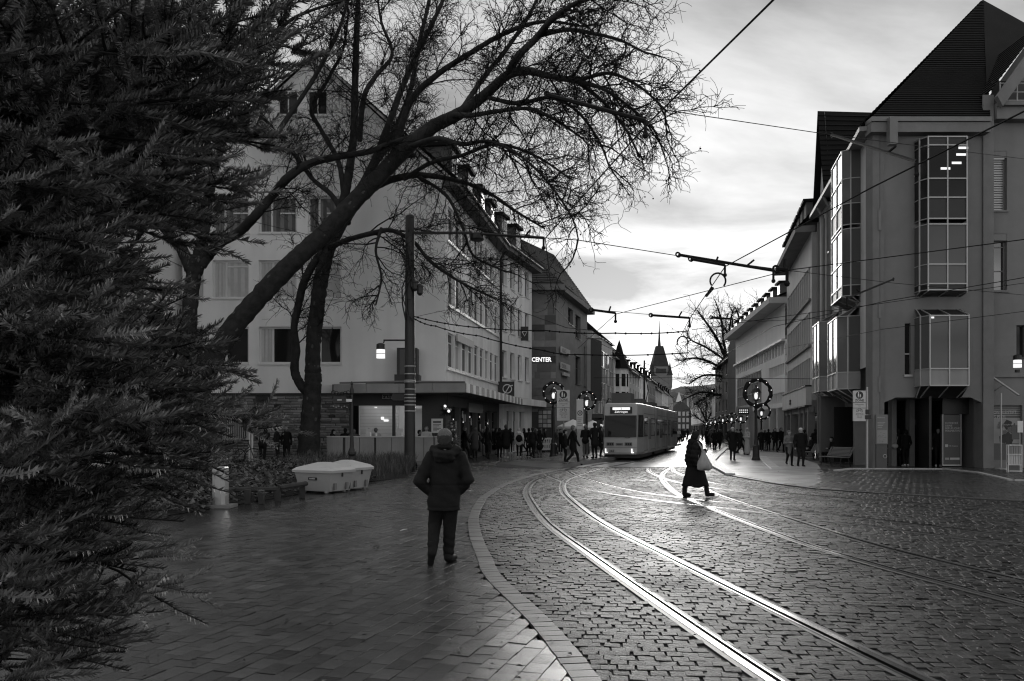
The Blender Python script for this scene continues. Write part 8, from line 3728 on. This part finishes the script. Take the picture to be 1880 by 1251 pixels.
person(944, gy_(829), 'dark_pale', N, 'man facing us before the roller shutters, hands held together', 1.06, group=gq)
person(862, gy_(836), 'woman_dark', RGT, 'dark haired woman between the man in black and the padded coat', .98, group=gq)
person(905, gy_(834), 'black_long', N, 'man in black facing us behind the striding woman', 1.05, group=gq)
person(837, gy_(840), 'black_walk', LFT, 'dark figure by the decorated fir behind the walking man', 1.0, group=gq)
o = person(953, gy_(841), 'white_jacket', AW, 'person in a white hooded jacket with dark trousers seen from behind', 1.02, group=gq)
p = o.location
b = M1(m_coat_black)
b.ball(p + Vector((0, -.2, 1.18)), .2, 10, 8, 1, .5, 1.15)
bp = b.build('backpack', None, p, smooth=True)
tag(bp, 'black backpack on the white jacket', 'backpack')
person(971, gy_(838), 'black_long', AW + .5, 'man in black left of the pair at the poster case', 1.03, group=gq)
person(978, gy_(842), 'walk_dark', RGT + 1.0, 'man in a dark jacket overlapping the man in black at the poster case', 1.05, group=gq)
o = person(991, gy_(836), 'woman_coat', AW, 'woman in a long dark coat with bare pale legs at the poster case', .98, group=gq)
p = o.location + Vector((-.62, 0, 0))
b = M1(m_white)
b.box(p.x - .13, p.x + .13, p.y - .34, p.y - .24, .52, .88)
b.mat(m_darkmetal)
b.tube([p + Vector((-.06, -.29, .88)), p + Vector((0, -.29, 1.02)), p + Vector((.06, -.29, .88))], .01, 4)
tag(b.build('paper_bag', None, p), 'small white paper bag hanging beside the man in black at the poster case', 'bag')
for x, y, v, r, lab in ((866, 834, 'pale_jacket', LFT, 'person in a pale jacket at the shop windows behind the padded coat'), (880, 833, 'grey_pad', N, 'grey padded coat at the shop door, farther back than the queue'), (911, 836, 'woman_coat', RGT, 'woman in a flared coat passing behind the man in the cap'),
                        (937, 833, 'dark_jeans', AW, 'short black jacket between the cap and the roller shutters'), (962, 832, 'woman_dark', LFT, 'long haired woman walking left just behind the white jacket'), (984, 832, 'dark_pale', RGT, 'pale trousers glimpsed behind the pair at the poster case'), (1000, 829, 'walk_dark', RGT, 'dark walker between the poster case and the iron lamp post'), (1022, 834, 'grey_pad', LFT, 'grey padded coat right of the left wreath lamp')):
    person(x, gy_(y), v, r, lab, 1.03, group=gq)
gt_ = 'people at the tram stop'
person(1037, gy_(853), 'dark_jeans', RGT, 'slim young person at the left of the stop group, beside the iron post', .98, group=gt_)
person(1052, gy_(855), 'black_walk', RGT + .2, 'man in black coat striding right with legs wide apart before the stop column', 1.1, group=gt_)
person(1075, 44.5, 'dark_pale', AW - .4, 'man in dark jacket with pale trousers on the platform by the stop column', 1.03, .17, group=gt_)
person(1092, 44.0, 'black_long', AW + .4, 'tall figure in a long black coat at the tram front', 1.1, .17, group=gt_)
person(1103, 46.5, 'dark_hood', RGT, 'hooded person half hidden between the black coat and the tram', .98, .17, group=gt_)
person(1066, 47.5, 'phone', N + .6, 'person behind the stop column with hair tied up', .97, .17, group=gt_)
person(1029, 58, 'dark_jeans', N, 'small figure under the zone sign at the stalls', 1.0, group=gt_)
gi = 'people on the right side of the street'
person(1345, gy_(846), 'thin_man', N, 'pale haired man in a long black coat walking towards us on the island', 1.06, group=gi)
person(1372, gy_(836), 'pale_long', LFT + .4, 'woman in a floor length pale coat beside the island lamp', 1.05, group=gi)
person(1360, gy_(835), 'walk_dark', RGT, 'dark figure just left of the pale long coat', 1.02, group=gi)
person(1353, gy_(833), 'dark_hood', N, 'dark hooded figure behind the man in the long black coat', .98, group=gi)
person(1398, gy_(829), 'dark_jeans', N - .4, 'dark jacketed person right of the big island lamp', 1.0, group=gi)
person(1404, gy_(829), 'dark_pale', AW, 'person in pale trousers right behind the big island lamp', .98, group=gi)
person(1411, gy_(827), 'black_long', AW, 'man in black walking away between the lamp and the two women', 1.0, group=gi)
person(1423, gy_(830), 'woman_dark', N, 'left one of two long haired women in black walking towards us', 1.04, group=gi)
person(1434, gy_(830), 'woman_dark', N + .3, 'right one of two long haired women in black walking towards us', 1.06, group=gi)
person(1449, gy_(856), 'shaggy', N, 'woman in a shaggy grey coat walking with the white haired man', .96, group=gi)
person(1470, gy_(857), 'jumper', N, 'white haired man in a black jumper walking towards us beside the shaggy coat', 1.03, group=gi)
person(1477, gy_(838), 'walk_dark', AW, 'dark figure behind the white haired man', .98, group=gi)
person(1515, gy_(849), 'walk_dark', N + .5, 'man in a dark jacket walking past the bench at the arcade', .99, group=gi)
person(1527, 42.5, 'sit', LFT + .3, 'person in black seated behind the nearest bench', 1.0, group=gi)
person(1489, 47.5, 'sit', LFT, 'person in black seated on the farther bench', 1.02, group=gi)
person(1497, 52, 'dark_hood', AW, 'dark figure standing at the pale shop columns', 1.0, group=gi)
ge = 'people in the arcade of the grey corner building'
person(1649, 38.5, 'black_long', AW, 'white capped person with a shoulder bag seen from behind in the arcade', 1.0, group=ge)
person(1663, 38.3, 'dark_jeans', AW + .2, 'companion with a light strap beside the white capped person', .98, group=ge)
person(1640, 39.5, 'dark_hood', N, 'dark figure deep in the arcade behind the info stele', 1.0, group=ge)
person(1703, 38.2, 'woman_coat', RGT, 'woman in a patterned dark skirt in the arcade', .98, group=ge)
person(1722, 37.9, 'dark_jeans', N - .3, 'man in black with white shoes by the poster panel', 1.03, group=ge)
b = M1(m_bag_pale)
p = Vector((W(1643, 0, 38.2).x, 38.2, .95))
b.ball(p, .16, 10, 6, 1, .5, .75)
b.tube([p + Vector((.02, -.02, .1)), p + Vector((.15, .02, .45))], .012, 4)
tag(b.build('shoulder_bag', None, p, smooth=True), 'pale shoulder bag of the white capped person', 'bag')
gb_ = 'people at the brick wall'
person(482, 38.6, 'bend', AW, 'man bending forward at the brick wall seen from behind', 1.04, .12, group=gb_)
person(508, 38.9, 'phone', RGT, 'woman in a dark jacket in profile at the brick wall', 1.0, .12, group=gb_)
person(526, 39.6, 'woman_dark', N + .4, 'woman with long dark hair facing us close to the thick trunk', 1.0, .12, group=gb_)
gc = 'guests behind the cafe counter'
for x, Y, v, r, s, lab in ((612, 41.3, 'dark_hood', RGT, .98, 'guest in a dark hood at the left end of the counter'), (634, 41.6, 'dark_jeans', AW, 1.02, 'dark haired guest seen from behind left of the neon mark'),
                           (650, 41.4, 'grey_pad', AW + .4, .99, 'guest with curly grey hair behind the iron post'), (677, 41.2, 'dark_jeans', RGT, 1.02, 'dark haired guest in profile in the middle of the counter'),
                           (690, 41.6, 'pale_jacket', AW, 1.03, 'guest with pale curls just left of the thick pole'), (770, 41.4, 'black_long', RGT, .97, 'guest in black just right of the thick pole'), (783, 41.2, 'pale_jacket', N, 1.08, 'man in a pale jacket behind the counter by the menu board')):
    person(x, Y, v, r, lab, s, group=gc)
gf = 'distant pedestrians far down the street'
vd = {'black_long': 'long black coat', 'black_walk': 'black coat striding along', 'dark_hood': 'dark hooded jacket', 'grey_pad': 'long grey padded coat', 'dark_pale': 'dark jacket and pale trousers', 'dark_jeans': 'short black jacket', 'woman_dark': 'black coat and long hair', 'woman_coat': 'flared dark coat', 'walk_dark': 'dark jacket in mid stride', 'pale_jacket': 'pale jacket'}
for x0, x1, y0, y1, n, zone in ((1241, 1262, 806, 815, 11, 'just right of the tram rear'), (1262, 1292, 803, 810, 9, 'in the far middle of the street'), (1293, 1345, 806, 822, 22, 'below the far wreath lamps'), (1405, 1442, 812, 822, 8, 'along the white building'), (1300, 1330, 816, 828, 5, 'just left of the island')):
    for k in range(n):
        y, x = rng.uniform(y0, y1), rng.uniform(x0, x1)
        v = list(vd)[(k + int(x0)) % 10]
        person(x, gy_(y), v, rng.uniform(0, 6.28), 'distant figure in %s, %s' % (vd[v], zone), rng.uniform(.95, 1.05), group=gf)

# ---------------------------------------------------------------- the man in the foreground, walking away
MP = G(815, 1033)
o_ = np.zeros(3)
body = [
    ((.01, .03, 1.665), (.01, .045, 1.60), .083, .068, 1.15, m_skin), ((.015, .02, 1.55), (.02, -.02, 1.42), .058, .066, 1, m_skin),
    ((-.085, .03, 1.625), (-.088, .025, 1.60), .016, .014, 1, m_skin), ((.105, .03, 1.625), (.108, .025, 1.60), .016, .014, 1, m_skin),
    ((.01, .135, 1.62), (.01, .15, 1.60), .014, .016, 1, m_skin),
    ((.02, 0, 1.35), (.02, 0, 1.0), .12, .13, .7, m_skin), ((-.06, 0, .95), (-.11, .05, .5), .08, .055, 1, m_skin), ((.09, 0, .95), (.075, .03, .5), .08, .055, 1, m_skin),
    ((-.11, .05, .5), (-.12, -.22, .24), .05, .04, 1, m_skin), ((.075, .03, .5), (.06, -.01, .1), .05, .04, 1, m_skin),
    ((-.17, 0, 1.38), (-.33, -.04, 1.07), .05, .04, 1, m_skin), ((-.33, -.04, 1.07), (-.2, .05, .95), .04, .03, 1, m_skin),
    ((.21, 0, 1.38), (.31, -.04, 1.08), .05, .04, 1, m_skin), ((.31, -.04, 1.08), (.21, .05, .96), .04, .03, 1, m_skin),
]
me = net_mesh('person', body, .012, .02)
man = link_mesh('person', me, None, MP)
ORG[man.name] = MP
tag(man, 'grey haired man in a dark hooded winter jacket walking away from us in the foreground', 'person')
hair = [((.01, .01, 1.668), (.01, .045, 1.663), .092, .088, 1.1, m_hair_grey), ((.01, -.025, 1.63), (.01, -.03, 1.585), .082, .07, .9, m_hair_sides)]
hair[1:1] = [((s_ * .05 + .01, -.01, 1.655), (s_ * .05 + .01, -.02, 1.60), .048, .046, 1, m_hair_sides) for s_ in (-1, 1)]
link_mesh('hair', net_mesh('hair', hair, .009, .02, lambda X, Y, Z: .003 * np.sin(X * 160 + Z * 60) * np.sin(Z * 130)), man)
coat = [
    ((.025, 0, 1.30), (.02, 0, 1.02), .205, .205, .68, m_coat_dark), ((.02, 0, 1.02), (-.005, -.005, .76), .195, .21, .70, m_coat_dark), ((-.005, -.005, .80), (-.005, -.005, .71), .21, .212, .72, m_coat_dark),
    ((-.13, 0, 1.385), (.185, 0, 1.385), .085, .085, .95, m_coat_dark),
    ((-.165, 0, 1.37), (-.315, -.05, 1.07), .092, .078, 1, m_coat_dark), ((-.315, -.05, 1.07), (-.20, .03, .93), .076, .062, 1, m_coat_dark),
    ((.215, 0, 1.37), (.315, -.05, 1.09), .092, .078, 1, m_coat_dark), ((.315, -.05, 1.09), (.21, .03, .94), .076, .062, 1, m_coat_dark),
]


def wrinkle(X, Y, Z):
    return .0045 * np.sin(Z * 55 + np.sin(X * 14) * 2.2 + X * 10) * np.clip((np.abs(X) - .1) * 6, .1, 1) * (.6 + .4 * np.sin(X * 23 - Z * 7)) + .006 * np.sin(X * 32 + Z * 21 + Y * 18) * np.sin(Z * 17 - X * 9) + .006 * (np.abs(Z - 1.02) < .012) + .005 * (np.abs(Z - .735) < .01)


cme = net_mesh('jacket', coat, .012, .03, wrinkle, cut=.685)
cj = link_mesh('jacket', cme, man)
hood = [((-.13, -.06, 1.47), (-.05, -.15, 1.41), .055, .062, 1, m_coat_dark), ((-.05, -.15, 1.41), (.09, -.15, 1.41), .066, .066, 1.1, m_coat_dark), ((.09, -.15, 1.41), (.18, -.05, 1.47), .062, .055, 1, m_coat_dark),
        ((-.13, -.05, 1.49), (-.10, .07, 1.50), .05, .042, 1, m_coat_dark), ((.17, -.05, 1.49), (.14, .07, 1.50), .05, .042, 1, m_coat_dark), ((-.1, .07, 1.5), (.14, .07, 1.5), .042, .042, 1, m_coat_dark),
        ((-.07, -.16, 1.36), (.11, -.16, 1.36), .045, .045, 1, m_coat_dark), ((-.045, -.035, 1.515), (.075, -.035, 1.515), .05, .05, 1, m_coat_black)]
link_mesh('hood', net_mesh('hood', hood, .011, .025, lambda X, Y, Z: .004 * np.sin(Z * 90 + X * 12) + .003 * np.sin(X * 60 + Z * 30)), cj)
tro = [((-.075, 0, .86), (-.125, .045, .50), .112, .088, 1, m_jeans), ((-.125, .045, .50), (-.125, -.2, .25), .086, .07, 1, m_jeans), ((.095, 0, .86), (.075, .03, .50), .112, .086, 1, m_jeans),
       ((.075, .03, .50), (.06, -.005, .13), .084, .072, 1, m_jeans), ((-.06, 0, .86), (.08, 0, .86), .11, .11, .9, m_jeans)]
link_mesh('trousers', net_mesh('trousers', tro, .012, .02, lambda X, Y, Z: .005 * np.sin(Z * 60 + X * 25) * np.clip((.45 - Z) * 6, .2, 1)), man)
for q in ([((.06, -.04, .07), (.075, .05, .06), .058, .056, 1, m_shoe), ((.075, .05, .05), (.125, .19, .04), .054, .042, 1, m_shoe), ((.06, -.005, .16), (.06, -.01, .08), .058, .056, 1, m_shoe)],
          [((-.125, -.22, .22), (-.13, -.27, .16), .058, .056, 1, m_shoe), ((-.13, -.27, .16), (-.15, -.25, .03), .05, .042, 1, m_shoe), ((-.125, -.2, .27), (-.126, -.22, .2), .058, .056, 1, m_shoe)]):
    link_mesh('shoe', net_mesh('shoe', q, .010, .02), man)

# ---------------------------------------------------------------- the woman crossing the tracks
WP = G(1278, 913)
fing = []
hx_, hy_, hz_ = .30, .20, 1.19
for k in range(4):
    fing.append(((hx_ + .01, hy_ - .03 + k * .021, hz_), (hx_ + .075 - abs(k - 1.4) * .008, hy_ - .03 + k * .02, hz_ + .03), .011, .009, 1, m_skin))
fing.append(((hx_, hy_ - .04, hz_), (hx_ + .04, hy_ - .06, hz_ + .035), .012, .010, 1, m_skin))
wb_ = [
    ((.02, .02, 1.565), (.035, .02, 1.50), .082, .062, 1, m_skin), ((.112, .02, 1.54), (.12, .02, 1.525), .012, .014, 1, m_skin), ((.0, .02, 1.45), (-.02, .02, 1.36), .05, .06, 1, m_skin),
    ((-.02, .02, 1.3), (-.02, .02, .9), .13, .13, 1, m_skin), ((-.05, .08, .85), (-.18, .10, .45), .08, .05, 1, m_skin), ((-.18, .10, .45), (-.27, .12, .1), .05, .035, 1, m_skin),
    ((.03, -.05, .85), (.17, -.06, .46), .08, .05, 1, m_skin), ((.17, -.06, .46), (.26, -.06, .1), .05, .035, 1, m_skin),
    ((0, .18, 1.3), (.13, .25, 1.08), .05, .04, 1, m_skin), ((.13, .25, 1.08), (hx_ - .02, hy_, hz_ - .01), .038, .028, 1, m_skin), ((hx_ - .03, hy_, hz_ - .01), (hx_ + .02, hy_, hz_ + .005), .03, .03, 1, m_skin),
    ((-.02, -.15, 1.3), (-.02, -.22, 1.0), .05, .04, 1, m_skin),
] + fing
wom = link_mesh('person', net_mesh('person', wb_, .012, .012), None, WP)
ORG[wom.name] = WP
tag(wom, 'woman in a short puffer jacket and long black skirt stepping right across the tram tracks', 'person')
hairw = [((-.01, .02, 1.59), (-.03, .02, 1.55), .10, .10, 1, m_hair_dark), ((-.06, .02, 1.52), (-.07, .02, 1.46), .075, .06, 1, m_hair_dark), ((.03, .02, 1.62), (0, .02, 1.62), .075, .08, 1, m_hair_dark)]
link_mesh('hair', net_mesh('hair', hairw, .012, .03, lambda X, Y, Z: .007 * np.sin(X * 70 + Z * 40) * np.sin(Z * 80 + Y * 50)), wom)
puf = [((-.03, .02, 1.28), (-.05, .02, .98), .20, .225, .9, m_coat_black), ((-.05, .02, .98), (-.03, .02, .78), .225, .19, .9, m_coat_black), ((-.02, -.12, 1.32), (-.02, .16, 1.32), .10, .10, 1, m_coat_black),
       ((-.03, -.17, 1.3), (-.10, -.25, 1.06), .10, .085, 1, m_coat_black), ((-.10, -.25, 1.06), (-.05, -.25, .86), .082, .07, 1, m_coat_black),
       ((.0, .18, 1.3), (.14, .25, 1.08), .095, .08, 1, m_coat_black), ((.14, .25, 1.08), (.27, .21, 1.17), .078, .055, 1, m_coat_black)]
pj = link_mesh('puffer_jacket', net_mesh('puffer_jacket', puf, .014, .03, lambda X, Y, Z: -.014 * np.abs(np.sin(Z * 26 + X * 4)) + .004 * np.sin(X * 40 + Z * 31)), wom)
hd_ = [((-.09, -.07, 1.40), (-.12, .02, 1.42), .075, .085, 1, m_coat_black), ((-.12, .02, 1.42), (-.09, .12, 1.40), .085, .075, 1, m_coat_black), ((.05, -.08, 1.39), (-.09, -.08, 1.40), .055, .075, 1, m_coat_black), ((.05, .12, 1.39), (-.09, .12, 1.4), .055, .075, 1, m_coat_black)]
link_mesh('fur_hood', net_mesh('fur_hood', hd_, .014, .03, lambda X, Y, Z: .010 * np.sin(X * 75 + Z * 90) * np.sin(Y * 85 + Z * 40)), pj)
V, F = [], []
n = 40
for i, (z, rx, ry, cx_) in enumerate(((.84, .20, .17, -.02), (.7, .24, .19, -.02), (.5, .29, .21, -.015), (.32, .33, .23, -.01), (.27, .335, .235, -.01), (.28, .31, .21, -.01))):
    for j in range(n):
        a = math.tau * j / n
        f = 1 + (.07 * i / 4) * math.sin(a * 7 + i * .25) * (1 if i < 5 else .9)
        V.append((cx_ + rx * f * math.cos(a), .02 + ry * f * math.sin(a), z + (.02 * math.sin(a * 5) if i > 2 else 0)))
for i in range(5):
    for j in range(n):
        F.append((i * n + j, i * n + (j + 1) % n, (i + 1) * n + (j + 1) % n, (i + 1) * n + j))
link_mesh('skirt', mesh_np('skirt', V, F, m_coat_black, smooth=True), wom)
for q in ([((-.27, .12, .2), (-.27, .12, .07), .062, .06, 1, m_shoe), ((-.27, .12, .06), (-.15, .12, .045), .058, .048, 1, m_shoe), ((-.22, .11, .38), (-.27, .12, .2), .055, .058, 1, m_shoe)],
          [((.255, -.06, .22), (.275, -.06, .09), .06, .06, 1, m_shoe), ((.275, -.06, .075), (.42, -.06, .065), .056, .045, 1, m_shoe), ((.2, -.06, .4), (.255, -.06, .22), .054, .057, 1, m_shoe)]):
    link_mesh('boot', net_mesh('boot', q, .012, .02), wom)
V, F = [], []
n = 28
rings = ((.715, .02, .02), (.72, .14, .075), (.75, .175, .10), (.83, .18, .11), (.93, .145, .085), (1.03, .095, .06), (1.12, .06, .04), (1.19, .045, .03), (1.19, .005, .005))
for i, (z, rx, ry) in enumerate(rings):
    for j in range(n):
        a = math.tau * j / n
        f = 1 + .10 * math.sin(a * 6 + z * 9) * (1 if 1 < i < 7 else .3) + .06 * math.sin(a * 11 - z * 14)
        V.append((.14 - (z - .72) * .06 + rx * f * math.cos(a), -.33 + ry * f * math.sin(a), z + .018 * math.sin(a * 3) * (i < 4)))
for i in range(len(rings) - 1):
    for j in range(n):
        F.append((i * n + j, i * n + (j + 1) % n, (i + 1) * n + (j + 1) % n, (i + 1) * n + j))
bg = link_mesh('tote_bag', mesh_np('tote_bag', V, F, m_bag_pale, smooth=True), None, WP)
ORG[bg.name] = WP
tag(bg, 'full pale tote bag hanging from the shoulder of the woman crossing the tracks', 'bag')
b = M1(m_bag_pale)
for y in (-.36, -.31):
    b.tube(smooth_path([WP + Vector((.09, y, 1.16)), WP + Vector((.06, y + .05, 1.30)), WP + Vector((.0, -.17, 1.425)), WP + Vector((.05, y + .06, 1.30)), WP + Vector((.15, y, 1.16))], 5), .014, 5)
b.build('strap', bg)
b = M1(m_pale_card)
b.box3(WP + Vector((hx_ + .03, hy_ - .045, hz_ + .02)), (.012, 0, .0), (0, .075, 0), (.06, 0, .13))
tag(b.build('phone', None, WP + Vector((hx_, hy_, 0))), 'phone in the raised hand of the woman crossing the tracks', 'phone')
